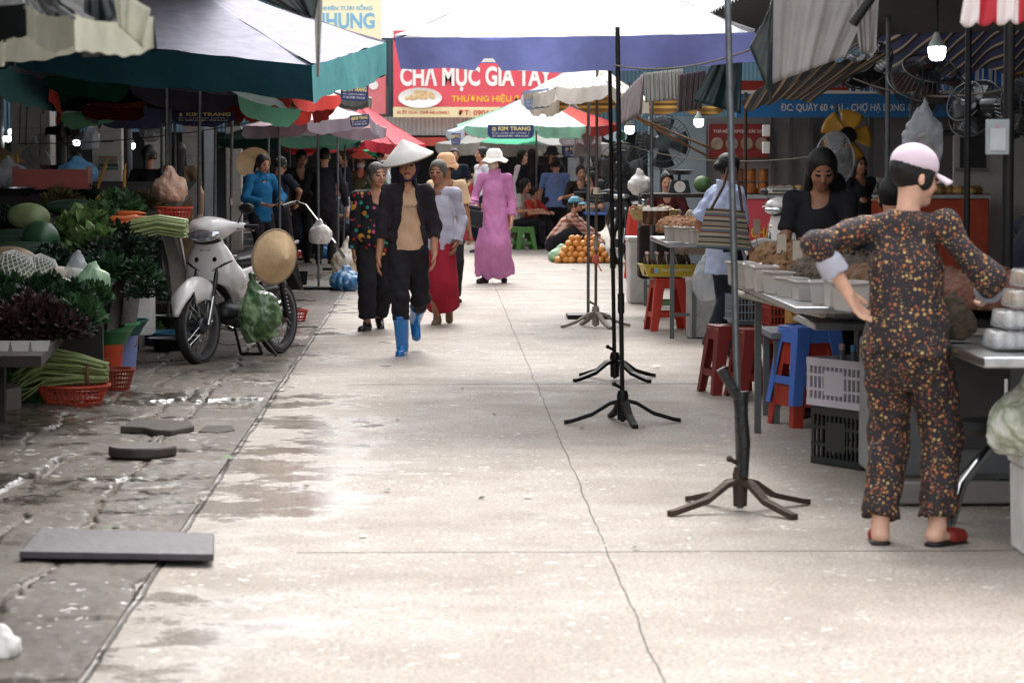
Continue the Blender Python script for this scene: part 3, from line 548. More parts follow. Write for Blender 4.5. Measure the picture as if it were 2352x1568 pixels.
pp = P(965, 225, 61.5) - s.location; b = MB(); b.lathe([(0, .0), (.35, 0), (.44, .05), (.47, .07), (.34, .03), (0, .02)], 30, (pp.x, -.05, pp.z), Matrix.Rotation(R(90), 3, 'X'), sy=.46); dish = b.build('plate_picture', WHT, s)
r_ = random.Random(2); b = MB()
for k in range(34): b.ball((pp.x + r_.uniform(-.3, .3), -.07, pp.z + r_.uniform(-.02, .14)), (.07, .02, .05), 8, 5)
b.build('food_picture', M('fried_squid_cakes', '#dcb98a', .6, var=.3, sc=10), dish)
s = board('shop_sign', 'tall yellow and tan signboard left of the red sign', 'sign', 700, -60, 877, 262, 61.8, M('sign_pale_yellow', '#f8f0c8', .5, var=.05, sc=1.5))
on(s, 'NHIÊN TƯƠI SỐNG', LBL, 796, 20, width=118, height=14, bold=.02); on(s, 'NHUNG', LBL, 790, 50, width=140, height=36, bold=.03)
for u0, v0, u1, v1, m, nm in ((818, 135, 886, 262, M('sign_pink', '#dd7a80', .5, var=.05), 'pink_panel'), (838, 105, 876, 130, LBL, 'blue_panel'), (815, 142, 884, 178, GOLD, 'tan_panel')):
    a, c = P(u0, v0, 61.8) - s.location, P(u1, v1, 61.8) - s.location; b = MB(); b.box(((a.x + c.x) / 2, -.03 - (.006 if 'tan' in nm else 0), (a.z + c.z) / 2), (c.x - a.x, .04, a.z - c.z)); b.build(nm, m, s)
on(s, 'Chả mực', WHT, 848, 156, width=44, height=13, th=.14); on(s, 'LÂM HIỆP', M('sign_brown', '#7d5c38', .5), 852, 171, width=44, height=9, th=.14)
pp = P(858, 196, 61.8) - s.location; b = MB(); b.lathe([(0, 0), (.1, 0), (.1, .02), (.0, .02)], 20, (pp.x, -.06, pp.z), Matrix.Rotation(R(90), 3, 'X')); b.build('round_badge', WHT, s)
# red food counters under the far awning
def counter(label, u0, u1, vt, y, m, txt=None):
    a, c = P(u0, vt, y), P(u1, vt, y); o = thing('food_counter', label, 'counter', ((a.x + c.x) / 2, y + .35, 0), group='red food counters'); W_ = c.x - a.x; b = MB(); b.box((0, 0, a.z / 2 - .03), (W_, .7, a.z - .06)); b.build('front_panel', m, o, bev=.01)
    b = MB(); b.box((0, 0, a.z - .03), (W_ + .05, .76, .06)); b.build('top', metal('#b9bcbe'), o, bev=.008); r = random.Random(int(u0)); b = MB()
    for k in range(int(W_ / .12)): b.ball((-W_ / 2 + .1 + k * .12, r.uniform(-.25, .1), a.z + .04), (.09, .12, .07), 8, 5)
    b.build('fried_food', M('fried_golden', '#c39a5d', .7, var=.3, sc=14, bump=.4), o)
    if txt: lettering(txt, YEL, o, (0, -.36, a.z * .55), FACE, W_ * .6, .2, .02)
    return o
counter('red food counter behind the man in the navy shirt', 1058, 1112, 412, 50, RED, 'ngon')
counter('red food counter with golden snacks under the dark green canopy', 610, 770, 420, 52, RED, 'CHẢ MỰC')
counter('food counter with snacks behind the sitting diners', 1140, 1300, 425, 53, M('orange_panel', '#c9512f', .5))
# kiosk on the right
KG = M('kiosk_grey_panel', '#8a8886', .55, dirt=.15, var=.08, sc=2); KW = M('kiosk_white_tile', '#c9c5c0', .4, dirt=.12, var=.06, sc=2); KD = M('kiosk_dark', '#3e3d3d', .7, var=.2)
YK = 36.0; kio = thing('market_kiosk', 'grey and white market kiosk under the blue address sign', 'building', (P(1900, 350, YK).x, YK + 1, 0))
def slabk(u0, v0, u1, v1, y, m, name, th=.1, parent=None):
    a, c = P(u0, v0, y), P(u1, v1, y); z1 = max(0., c.z); b = MB(); b.box(((a.x + c.x) / 2, y + th / 2, (a.z + z1) / 2), (c.x - a.x, th, a.z - z1)); return part(b, name, m, parent or kio, bev=.004)
slabk(1490, 268, 1620, 900, YK + .4, M('kiosk_blue_grey', '#86969b', .5, dirt=.15, sc=2), 'side_or_shade_wall'); slabk(1620, 268, 1862, 900, YK + .7, KG, 'back_panel'); slabk(1862, 268, 2192, 900, YK + .9, KG, 'shutter'); slabk(2192, 268, 2420, 900, YK, KW, 'tiled_wall')
slabk(2206, 270, 2264, 388, YK - .03, KD, 'window'); slabk(2196, 386, 2270, 392, YK - .06, KG, 'window_sill')
for u in (1770, 1812, 1858, 1996, 2124): slabk(u, 268, u + 6, 900, YK + .55, STEELG, 'post', .06)
slabk(1898, 272, 1924, 430, YK + .3, M('galvanised', '#7f8c92', .3, 1., dirt=.3), 'steel_post', .08)
s = board('address_sign', 'long blue address sign with white capital letters above the kiosk', 'sign', 1690, 212, 2240, 270, YK - .4, M('sign_blue', '#2577b8', .45, var=.06, sc=2))
on(s, 'ĐC: QUẦY 60 + 61 - CHỢ HẠ LONG 1', WHT, 1942, 248, width=296, height=30, bold=.01)
a, c = P(1690, 208, YK - .4), P(2240, 186, YK - .4); b = MB(); b.box((0, 0, (a.z + c.z) / 2 - s.location.z), (c.x - a.x, .09, c.z - a.z)); b.build('red_band', M('sign_deep_red', '#a83222', .5, var=.05), s)
b = MB(); b.box((0, 0, a.z - s.location.z - .02), (c.x - a.x, .1, .04)); b.build('white_edge', WHT, s)
on(s, 'CHẢ MỰC HẠ LONG', LBL, 1985, 196, width=190, height=20, bold=.02, th=.1)
s = board('menu_sign', 'dark red menu board with white letters and food pictures in the kiosk', 'sign', 1628, 285, 1765, 362, YK + .5, M('menu_red', '#8c2a22', .5, var=.1, sc=2))
on(s, 'T.HÀ NỘI · NG*CHẢ CÁC LOẠI', WHT, 1698, 302, width=120, height=11, bold=.01)
for k in range(4): pp = P(1646 + k * 34, 330, YK + .5) - s.location; b = MB(); b.lathe([(0, 0), (.07, 0), (.08, .012), (0, .012)], 18, (pp.x, -.05, pp.z), Matrix.Rotation(R(90), 3, 'X')); b.build('food_picture', M('menu_picture', '#a08d78', .6, var=.4, sc=14), s)
a = P(2290, 150, 30); 
s = board('shop_sign', 'orange sign with yellow lettering cut off by the picture edge', 'sign', 2322, 130, 2470, 200, 34, M('sign_orange', '#d0432a', .5)); on(s, 'CHẢ', YEL, 2356, 158, width=56, height=42, bold=.03)
counter('red kiosk counter with yellow lettering behind the parked scooter', 1690, 1865, 446, 34.5, RED, 'CHẢ MỰC')
counter('orange kiosk counter beside the white tiled wall', 1925, 2272, 446, 35, M('orange_panel', '#c9512f', .5))
# stacked paper and jars on the kiosk counters
for i, (u, n) in enumerate(((1945, 7), (1990, 5), (2035, 6), (2078, 6))):
    p = P(u, 444, 35.2); b = MB(); r = random.Random(i)
    for k in range(n): b.box((r.uniform(-.01, .01), 0, .02 + k * .032), (.22, .28, .028), Matrix.Rotation(r.uniform(-.1, .1), 3, 'Z'))
    tag(b.build('paper_stack', M('newsprint', '#9d9a96', .85, var=.15, sc=20), loc=(p.x, p.y, p.z)), ['pile of white packing paper beside the dark shop assistant', 'low pile of packing paper left of the kiosk post', 'pile of packing paper right of the kiosk post', 'wrapped paper pile just left of the pink cap'][i], 'paper pile', 'packing paper on the kiosk counter')
# ---------------------------------------------------------------- umbrellas and awnings
POLE = M('black_pole', '#1b1a1a', .5, .6, dirt=.2); POLEG = M('grey_pole', '#6d7173', .45, .8, dirt=.35, sc=12); RUST = M('rusty_iron', '#4f4038', .75, .5, dirt=.5, sc=14, bump=.4, bsc=60); NAVY = M('banner_navy', '#2b3566', .7, var=.06)
CONCB = M('cast_concrete', '#7d7770', .9, dirt=.3, bump=.4)
def star_base(o, m, r=.36, rot=.4, hub=.16):
    b = MB(); b.lathe([(.0, .02), (.03, .02), (.034, hub), (.026, hub + .03), (0, hub + .03)], 14); b.build('hub', m, o)
    for k in range(4):
        a = rot + k * math.pi / 2; d = Vector((math.cos(a), math.sin(a), 0)); b = MB(); s_ = Vector((-d.y, d.x, 0))
        pts = [(0.02, hub - .03), (.08, hub * .72), (.18, .055), (r - .04, .018), (r, .012)]
        for i, (x, z) in enumerate(pts[:-1]):
            x2, z2 = pts[i + 1]; w0, w1 = .024 - i * .002, .022 - i * .002; t = .013
            A = [d * x + s_ * w0 + Vector((0, 0, z + t)), d * x - s_ * w0 + Vector((0, 0, z + t)), d * x - s_ * w0 + Vector((0, 0, z - t * .8)), d * x + s_ * w0 + Vector((0, 0, z - t * .8))]
            B_ = [d * x2 + s_ * w1 + Vector((0, 0, z2 + t)), d * x2 - s_ * w1 + Vector((0, 0, z2 + t)), d * x2 - s_ * w1 + Vector((0, 0, z2 - t * .8)), d * x2 + s_ * w1 + Vector((0, 0, z2 - t * .8))]
            b.add(A + B_, [(0, 1, 5, 4), (1, 2, 6, 5), (2, 3, 7, 6), (3, 0, 4, 7)] + ([(3, 2, 1, 0)] if i == 0 else []) + ([(4, 5, 6, 7)] if i == len(pts) - 2 else []))
        b.build('foot', m, o, smooth=50)
def stand(label, u, v, ztop, m, mf, rot=.4, r=.36, rad=.02, lean=(0, 0), joint=True):
    p = G(u, v); o = thing('umbrella_stand', label, 'umbrella stand', p, group='iron umbrella stands on the lane'); star_base(o, mf, r, rot)
    b = MB(); b.tube([(0, 0, .01), (lean[0] * .5, lean[1] * .5, ztop * .5), (lean[0], lean[1], ztop)], rad, 12); b.build('pole', m, o)
    if joint: b = MB(); b.tube([(lean[0] * .28, 0, ztop * .28), (lean[0] * .33, 0, ztop * .33)], rad * 1.45, 12); b.build('collar', mf, o)
    b = MB(); b.tube([(0, 0, .2), (-.045, -.02, .225)], .01, 8); b.ball((-.05, -.02, .228), .014); b.build('clamp_screw', mf, o); return o
s1 = stand('nearest umbrella stand, galvanised pole on a rusty four footed base', 1700, 1172, 3.2, M('galvanised_pole', '#6b7073', .4, .7, dirt=.45, sc=16), RUST, rot=.55, r=.38, rad=.0148, lean=(-.095, 0), joint=False)
b = MB(); p = [(-.018, -.03, .15), (-.02, -.035, .3), (-.03, -.035, .42), (-.035, -.03, .52)]; b.tube([Vector(x) + Vector((.03, 0, 0)) for x in p], [.02, .03, .028, .036], 10); b.tube([(-.02, -.03, .5), (-.09, -.03, .62)], .022, 10); b.build('plastic_wrapping', M('black_plastic_wrap', '#17191b', .4, bump=.5, bsc=40), s1)
s2 = stand('black umbrella stand, second nearest, with its pole top showing above the blue valance', 1430, 972, 2.26, POLE, POLE, rot=.15, r=.34, rad=.0135, lean=(-.035, 0))
s3 = stand('black umbrella stand standing on the cross joint of the lane', 1412, 872, 2.72, POLE, POLE, rot=.65, r=.36, rad=.0138, lean=(-.05, 0))
s4 = stand('thin pole on a weathered grey base, farthest of the four stands', 1368, 752, 2.45, M('weathered_pole', '#5b5048', .6, .4, dirt=.4, sc=12), M('weathered_iron', '#8b8178', .8, .2, dirt=.4, sc=12), rot=.35, r=.33, rad=.013, lean=(.01, 0))
b = MB(); b.tube([(0, -.005, 1.18), (.005, -.005, 1.24)], .026, 10); b.build('tape', M('pale_tape', '#c9b9a0', .7), s4)
b = MB(); b.ball((.0, -.01, .6), (.028, .028, .05)); b.tube([(.01, -.02, .58), (.05, -.04, .5)], .006, 5); b.build('red_string', M('red_string', '#b5524a', .8), s4)
def umbrella(label, tips, apex, pan, val, drop=.2, sag=.05, pole=None, base=None, scal=.0, under=None, group='market umbrellas', poleu=None, ribs=True, polem=None, bow=.05, wav=.02, notch=None):
    """tips: eave corners as (u, v, y); the far ones mirror the near ones about the middle."""
    A = P(*apex); near = [P(*t) for t in tips]; cx, cy = A.x, A.y
    ring = list(near)
    if len(near) <= 5: ring += [Vector((2 * cx - t.x, 2 * cy - t.y, t.z)) for t in (near if len(near) != 2 else near)]
    base_p = Vector((cx, cy, 0))
    o = thing('market_umbrella', label, 'umbrella', base_p, group=group); n = len(ring); b = MB(); vb = MB(); rb = []; cen = Vector((cx, cy, 0))
    for i in range(n):
        a, c = ring[i], ring[(i + 1) % n]; b.m = vb.m = i % max(len(pan), 1); b.m = i if i < len(pan) else i % len(pan); vb.m = i if i < len(val) else i % len(val)
        def edge(t):
            p = a.lerp(c, t); k = 4 * t * (1 - t); q = p.lerp(Vector((cx, cy, p.z)), bow * k); q.z -= sag * k * .35; return q
        def fn(u, v):
            q = edge(v); p = A.lerp(q, u) - base_p; p.z -= sag * 4 * u * (1 - u) * (.35 + 2.6 * v * (1 - v)) + .012 * u * u * math.sin(v * 26 + 4 * u + i) * math.sin(v * 9 + 2) + .006 * math.sin(17 * u + 11 * v); return p
        b.grid(fn, 12, 28)
        rr = random.Random(i * 7 + int(apex[0])); ph = rr.uniform(0, 6)
        def vf(u, v):
            e = edge(v); out = (e - Vector((cx, cy, e.z))).normalized(); k = (drop[i % len(drop)] if isinstance(drop, list) else drop) * (1 - scal * (1 - min(1., 2.6 * math.sqrt(max(0, v * (1 - v))))))
            k *= .62 if notch and i == 0 and notch[0] < v < notch[1] else 1
            return e - base_p + out * (.012 * u + wav * math.sin(v * 9 + ph) * u + wav * .6 * math.sin(v * 23 + ph) * u) + Vector((0, 0, -k * u * (1 + .07 * math.sin(v * 7 + ph) + .03 * math.sin(v * 31))))
        vb.grid(vf, 6, 40); rb.append(a - base_p)
    cn = b.build('canopy', pan, o, smooth=60); vv = vb.build('valance', val, o, smooth=70)
    if ribs:
        for t in rb: q = MB(); top = A - base_p - Vector((0, 0, .03)); q.tube([top, top.lerp(t, .5) + Vector((0, 0, -sag * .5 - .012)), t + Vector((0, 0, -.012)) ], .007, 6); q.build('rib', STEELG, o)
    if pole is False: return o
    q = MB(); t = A - base_p; q.tube([(0, 0, .02), (t.x, t.y, t.z)], .0145, 10); q.build('pole', polem or POLEG, o)
    if base == 'star': star_base(o, POLE, .34, .5)
    elif base == 'block': q = MB(); q.lathe([(0, .0), (.22, 0), (.23, .1), (.2, .13), (0, .13)], 24); q.build('foot_block', CONCB, o)
    else: q = MB(); q.box((0, 0, .02), (.4, .4, .04)); q.build('foot_plate', POLE, o, bev=.006)
    o['cx'] = cx; return o
def banner(o, u0, v0, u1, v1, y, m=NAVY, t1=None, mirror=False, tilt=0., l2='ĐT: 02033.829.889 - 0904.216.341', back=False):
    a, c = P(u0, v0, y), P(u1, v1, y); W_, H_ = c.x - a.x, a.z - c.z; ctr = (a + c) / 2 - o.location; rot = Matrix.Rotation(tilt, 3, 'Y'); b = MB()
    pts = [(-W_ / 2, H_ / 2), (W_ / 2, H_ / 2), (W_ / 2, -H_ * .2), (W_ * .44, -H_ * .46), (W_ * .3, -H_ / 2), (-W_ * .3, -H_ / 2), (-W_ * .44, -H_ * .46), (-W_ / 2, -H_ * .2)]
    b.prism([ctr + rot @ Vector((x, .004, z)) for x, z in pts][::-1], (0, -.008, 0)); p = b.build('banner', m, o); sx = -1 if mirror else 1; e = (R(90), tilt if not mirror else tilt, 0)
    f = lambda x, z: ctr + rot @ Vector((x, -.007, z)); T1 = t1 or M('banner_yellow', '#e8d68c', .6, var=.02); T2 = M('banner_white', '#dcdce2', .6, var=.02)
    lettering('KIM TRANG', T1, p, f(W_ * .08 * sx, H_ * .22), e, W_ * .7, H_ * .3, .03, .001, sx=sx); lettering('Đ/C: CHỢ HẠ LONG 1', T2, p, f(0, -H_ * .09), e, W_ * .8, H_ * .15, .01, .001, sx=sx); lettering(l2, T2, p, f(0, -H_ * .3), e, W_ * .78, H_ * .15, .01, .001, sx=sx)
    q = MB(); q.lathe([(H_ * .1, -.002), (H_ * .15, -.002), (H_ * .15, .002), (H_ * .1, .002), (H_ * .1, -.002)], 16, f(-W_ * .36 * sx, H_ * .2), Matrix.Rotation(R(90), 3, 'X')); q.tube([f(-W_ * .36 * sx, H_ * .3), f(-W_ * .36 * sx, H_ * .1)], .006, 4); q.build('emblem', T1, p); return p
cl = lambda c: cloth(c, .22)
SILV = cl('#a9a7b4'); BLUEV = cl('#7a80b8'); TEAL = cl('#0a2f36'); TEALL = cl('#5fa3a5'); WCAN = cl('#f0efef')
U = umbrella
# white square umbrella with the blue valance across the lane
u1 = U('big white umbrella with a blue hanging valance spanning the lane', [(905, 86, 16.4), (1735, 74, 16.4)], (1335, -105, 18.9), [WCAN], [BLUEV], drop=[.19, .03, .01, .03], sag=.03, pole=False, bow=.0, wav=.06, notch=(.24, .30))
# left: big silver grey umbrella with the teal valance
u2 = U('big silver grey umbrella with a wide dark teal valance', [(35, 72, 21.5), (716, 150, 21.5), (887, 97, 24.2)], (380, -70, 24.4), [SILV], [TEAL, TEALL, TEAL], drop=.28, sag=.03, pole=(468, 24.2), bow=.01)
LG, GRN, DGY, PNK, REDC = cl('#7fae96'), cl('#1f5a46'), cl('#3b383f'), cl('#d98c80'), cl('#c9433a')
u3 = U('patchwork umbrella with green, charcoal and pale green panels', [(108, 172, 26), (296, 190, 24.7), (545, 219, 24.5), (690, 252, 25.7)], (400, 105, 26.8), [cl('#4d7d6c'), cl('#46434a'), cl('#c3d8ca'), GRN], [GRN, DGY, cl('#5f9a7b'), REDC], drop=.16, sag=.05, pole=(448, 26.5), scal=.75)
u4 = U('small umbrella with pink panel and red valance behind the teal valance', [(560, 250, 27), (672, 214, 25.5), (780, 219, 27)], (640, 120, 28), [cl('#b98c84'), cl('#e3bdb2'), DGY], [REDC, cl('#d8463f'), cl('#7c2620')], drop=.14, sag=.03, pole=(590, 29.0), scal=.6)
u5 = U('low red canopy umbrella with charcoal flap in the dark stalls', [(190, 240, 27), (330, 246, 26), (520, 262, 27)], (370, 190, 28.5), [cl('#8f4a3e'), DGY], [cl('#5e1f18'), cl('#3a3f60'), DGY], drop=.12, pole=(388, 26.3), scal=.5)
banner(u5, 395, 256, 540, 282, 25.8, cl('#39375a'))
u6 = U('mauve umbrella with a phone number tag behind the pink panel', [(560, 290, 31), (706, 276, 30), (848, 264, 31)], (730, 228, 32.2), [cl('#b9a3a8'), cl('#d9c5c6')], [cl('#8d8088'), cl('#8d8088')], drop=.14, pole=(727, 33.0), scal=.4)
banner(u6, 804, 264, 848, 291, 29.9, tilt=-.08)
u7 = U('white topped umbrella with charcoal flap and shop banner', [(690, 215, 36), (775, 214, 35.0), (846, 214, 36)], (775, 166, 37.5), [cl('#d5d8d4')], [cl('#56544f'), cl('#56544f')], drop=.14, pole=(752, 38.0), scal=.4)
banner(u7, 782, 195, 846, 232, 34.8, tilt=.05)
u8 = U('faded red umbrella over the snack tables with a scalloped red valance', [(745, 318, 44), (838, 318, 42.6), (905, 331, 42.4), (976, 331, 43.4)], (810, 222, 45), [cl('#cf6068')], [cl('#c23e49')], drop=.16, scal=.6, pole=(806, 35.3))
banner(u8, 813, 291, 836, 328, 42.3, cl('#cfc7b8'), tilt=-.25, t1=M('banner_olive', '#a8935a', .6))
u9 = U('dark green umbrella over the noodle stall', [(500, 318, 40), (640, 316, 38), (830, 306, 39)], (665, 258, 41), [cl('#1c3a33')], [cl('#20443a'), cl('#4a7361')], drop=.14, pole=(718, 41.0), scal=.5)
u10 = U('bright green umbrella far behind the conical hats', [(825, 345, 55), (880, 346, 54), (950, 343, 55)], (885, 318, 56), [cl('#1f8a5c')], [cl('#1f8a5c')], drop=.1, pole=(898, 56))
# right: pale blue, green and red umbrella
BL = cl('#b9cfe2')
u11 = U('striped blue, green and red umbrella with the shop banner facing the lane', [(1024, 303, 46.5), (1068, 290, 44.8), (1232, 289, 44.0), (1346, 290, 44.4), (1418, 285, 46.3)], (1232, 212, 46.8), [BL, cl('#c3d3e6'), cl('#cfe5d3'), cl('#d2463c'), cl('#8fb8a0')], [cl('#bcd4dd'), cl('#7fb598'), cl('#8fbfa3'), cl('#c23428'), cl('#16684a')], drop=.16, scal=.6, base='block')
banner(u11, 1120, 287, 1226, 319, 43.85); banner(u11, 1284, 308, 1382, 334, 49.6, cl('#a59196'), mirror=True, t1=M('banner_faded', '#b9a468', .6)); banner(u11, 1036, 306, 1058, 333, 45.3, cl('#4c5a96'))
u12 = U('mint green and grey umbrella behind the striped one', [(1000, 330, 51), (1102, 327, 49), (1240, 332, 49), (1400, 330, 51)], (1200, 275, 52), [cl('#8a8884'), cl('#3aa07a')], [cl('#9a948c'), cl('#8f8b85'), cl('#7c7873')], drop=.2, scal=.6, base='block')
banner(u12, 1290, 335, 1375, 362, 48.8, NAVY)
ST = stripes('straw_print', [('#7d5a2c', 1), ('#c79a4a', .7), ('#5e421f', .8), ('#a87d3a', .6)], 'Z', .035)
u13 = U('cream umbrella with a brown straw print lining', [(1200, 216, 25.4), (1275, 200, 24.4), (1400, 192, 24.2), (1470, 228, 25.4)], (1352, 128, 26.6), [cl('#ddd6cb')], [cl('#cfc6ba'), cl('#d8d0c6'), cl('#cfc6ba')], drop=.13, scal=.55, pole=(1368, 24.8))
b = MB(); o = u13.location
for (ua, ub, va, vb_) in ((1198, 1312, 214, 250), (1322, 1418, 218, 250), (1455, 1572, 228, 252), (1572, 1664, 244, 254)):
    a, c = P(ua, va, 28.4), P(ub, va, 28.4); d = P(ua, vb_ + 12, 28.4)
    b.grid(lambda u, v: a.lerp(c, v) - o + Vector((0, .02 * math.sin(v * 14), -(a.z - d.z) * u * (.35 + .65 * math.sqrt(max(0, math.sin(math.pi * v)))))), 4, 20)
b.build('straw_lining', ST, u13); banner(u13, 1203, 206, 1264, 250, 25.2, cl('#8f9dc0'), t1=M('banner_faded', '#b9a468', .6), tilt=-.12)
# nearest umbrella, cut off by the upper left corner
BLKC = cloth('#141617'); CRM = cl('#b7b6a4')
u14 = U('nearest umbrella, black underside with cream flaps in the upper corner', [(-260, -10, 9.6), (60, 8, 8.6), (170, 32, 8.2), (352, 38, 8.9)], (30, -130, 9.9), [BLKC], [BLKC, CRM, CRM], drop=.1, sag=.05, pole=False, wav=.01)
def drape(name, label, cat, quad, m, nu=10, nv=24, folds_=(.02, 6), scal=0, sag=0., parent=None, m2=None, th=.004):
    """cloth hung between the four corners tl, tr, br, bl, each (u, v, y)"""
    tl, tr, br, bl = [P(*t) for t in quad]; c = (tl + tr + br + bl) / 4; loc = Vector((c.x, c.y, c.z)) ; rr = random.Random(int(quad[0][0] * 7)); ph = rr.uniform(0, 6); nrm = (tr - tl).cross(bl - tl).normalized()
    b = MB()
    def f(u, v):
        a, d = tl.lerp(tr, v), bl.lerp(br, v); p = a.lerp(d, u); e = math.sin(v * folds_[1] * 6.28 + ph + .8 * math.sin(v * 9)) * folds_[0] * (.3 + .7 * u) + .4 * folds_[0] * math.sin(v * folds_[1] * 15 + 2 * u)
        p = p + nrm * e; p.z -= sag * 4 * v * (1 - v); p.z += scal * abs(math.sin(v * math.pi * max(1, round(folds_[1])))) * u * -1; return p - loc
    b.grid(f, nu, nv); o = b.build(name, m, parent, loc=None if parent else loc, smooth=80, solid=th)
    if not parent: tag(o, label, cat)
    return o
GT = M('translucent_tarp', '#a39e9c', .5, var=.15, sc=3, trl=.35, bump=.2, bsc=8); DKT = M('dark_tarp', '#1c2423', .35, bump=.3, bsc=10); DGT = M('dark_green_tarp', '#22383a', .3, var=.2, bump=.3, bsc=10)
drape('tarpaulin', 'black flap hanging under the nearest umbrella edge', 'tarpaulin', [(195, -10, 8.8), (258, -5, 8.8), (308, 122, 8.8), (188, 132, 8.8)], DKT, folds_=(.012, 1.2), sag=-.0)
drape('tarpaulin', 'cream cloth corner hanging under the nearest umbrella', 'tarpaulin', [(258, -30, 8.6), (345, 20, 8.6), (330, 112, 8.6), (272, 60, 8.6)], CRM, folds_=(.01, 1.5))
drape('tarpaulin', 'black awning corner pointing down beside the silver umbrella', 'tarpaulin', [(530, -30, 11), (735, -30, 11), (722, 44, 11), (700, 40, 11)], DKT, folds_=(.01, 2))
drape('tarpaulin', 'twisted grey rope of tarpaulin hanging down past the silver umbrella', 'tarpaulin', [(722, -20, 12), (741, -20, 12), (733, 176, 12), (727, 178, 12)], M('dirty_white_tarp', '#97948e', .7, var=.25, bump=.4), folds_=(.012, 1), nv=10, nu=30)
drape('tarpaulin', 'pale grey translucent tarpaulin sheet hanging at the top right', 'tarpaulin', [(1770, -30, 12.6), (2020, -30, 12.6), (1940, 130, 12.6), (1774, 192, 12.6)], GT, folds_=(.02, 3), nu=16, nv=40)
drape('tarpaulin', 'black edge flap beside the pale translucent sheet', 'tarpaulin', [(1768, 20, 12.5), (1776, -20, 12.5), (1774, 240, 12.5), (1722, 108, 12.5)], DKT, folds_=(.01, 1))
drape('tarpaulin', 'narrow pale strip of tarpaulin beside the dark roof', 'tarpaulin', [(1955, -30, 12.3), (2018, -30, 12.3), (2010, 120, 12.3), (1975, 120, 12.3)], GT, folds_=(.02, 2))
b = MB(); b.tube([P(1958, 56, 12.2), P(2025, -40, 12.2)], .022, 12); tag(b.build('awning_roller', POLE), 'dark rolled awning tube slanting at the top right', 'awning tube')
drape('tarpaulin', 'dark green tarpaulin corner hanging left of the nearest pole', 'tarpaulin', [(1640, 140, 17), (1705, 110, 17), (1700, 262, 17), (1590, 232, 17)], DGT, folds_=(.02, 1.5), nu=14)
DRP = cl('#a8a6a0'); DRP2 = cl('#8c7f80')
for i, (qd, m, f, lb) in enumerate((([(1480, 168, 22), (1568, 158, 22), (1572, 228, 22), (1482, 236, 22)], DRP, (.015, 9), 'pleated pale grey cloth hung from the awning line'), ([(1426, 222, 24), (1482, 165, 22.2), (1470, 262, 22.2), (1420, 290, 24)], DRP2, (.015, 7), 'faded pink grey pleated cloth at the awning end'), ([(1558, 172, 21.5), (1622, 160, 21.5), (1612, 250, 21.5), (1556, 258, 21.5)], cl('#6d6466'), (.012, 5), 'mauve grey pleated cloth beside the dark green tarpaulin'))):
    drape('hanging_cloth', lb, 'cloth', qd, m, folds_=f, nv=90)
SBK = stripes('awning_black_cream', [('#24272b', 1.2), ('#b79f78', .35), ('#2c2f33', .8), ('#5b5d60', .5), ('#b79f78', .2)], 'X', .032, .15); SBL = stripes('awning_blue_cream', [('#3f4d80', 1.4), ('#d8c9b4', .5), ('#20242e', .7)], 'X', .05, .2); SRW = stripes('awning_red_white', [('#c23a48', 1), ('#e6dedd', 1.2)], 'X', .062, .3); SBW = stripes('awning_blue_white', [('#2f6fc0', 1), ('#e2e6ec', .9), ('#2f6fc0', .5), ('#e2e6ec', .4)], 'X', .05, .3)
drape('awning', 'black and cream striped awning sagging over the dried food stall', 'awning', [(1860, 130, 17.5), (2040, 120, 17.5), (1930, 196, 20), (1700, 242, 20)], SBK, folds_=(.03, 2), sag=.05, nv=40)
drape('awning', 'navy and cream striped awning behind the bright bulb', 'awning', [(2010, 70, 21), (2420, 40, 21), (2420, 150, 23.5), (2010, 168, 23.5)], SBL, folds_=(.03, 2), sag=.04, nv=40)
drape('awning', 'blue and white striped curtain above the red sign band', 'awning', [(1950, 128, 30), (2330, 128, 30), (2320, 206, 30), (1950, 210, 30)], SBW, folds_=(.03, 8), nv=80)
drape('awning', 'red and white striped scalloped awning in the top right corner', 'awning', [(2225, -60, 9.8), (2460, -60, 9.8), (2470, 36, 9.8), (2205, 52, 9.8)], SRW, folds_=(.012, 7), scal=.018, nv=100)
b = MB(); A = [P(2010, -60, 12.6), P(2640, -60, 12.6), P(2640, 60, 19), P(2000, 82, 19)]; b.prism(A, (0, 0, .03)); tag(b.build('awning', M('dark_awning', '#23272a', .7, var=.2)), 'dark sheet awning roof over the right hand stall', 'awning')
# posts of the right row
for i, (u, y, r, zt, lb, m) in enumerate(((2038, 16.5, .014, 2.4, 'slim dark steel post behind the yellow fan', STEELG), (2222, 13.5, .0155, 2.5, 'dark post beside the front woman\'s cap', POLE), (2316, 12.8, .026, 2.5, 'thick black post carrying the payment sign', POLE), (1497, 26.0, .016, 2.1, 'light grey post beside the bamboo tray', POLEG), (1712, 31, .02, 2.2, 'rusty post in front of the red menu board', RUST))):
    x = P(u, 350, y).x; o = thing('post', lb, 'post', (x, y, 0), group='posts of the right row'); b = MB(); b.tube([(0, 0, .02), (0, 0, zt)], r, 12); b.build('shaft', m, o); b = MB(); b.box((0, 0, .01), (.14, .14, .02)); b.build('foot_plate', m, o, bev=.003)
for i, (u0, v0, u1, v1, y, lb) in enumerate(((1452, 265, 1640, 344, 25.5, 'upper bamboo strut'), (1420, 250, 1655, 375, 27, 'lower bamboo strut'))):
    b = MB(); b.tube([P(u0, v0, y), P(u1, v1, y + 2)], .012, 8); tag(b.build('bamboo_pole', M('bamboo', '#8a5f3a', .6, var=.2, sc=20)), ['upper orange brown strut slanting under the awning', 'lower orange brown strut slanting under the awning'][i], 'strut')
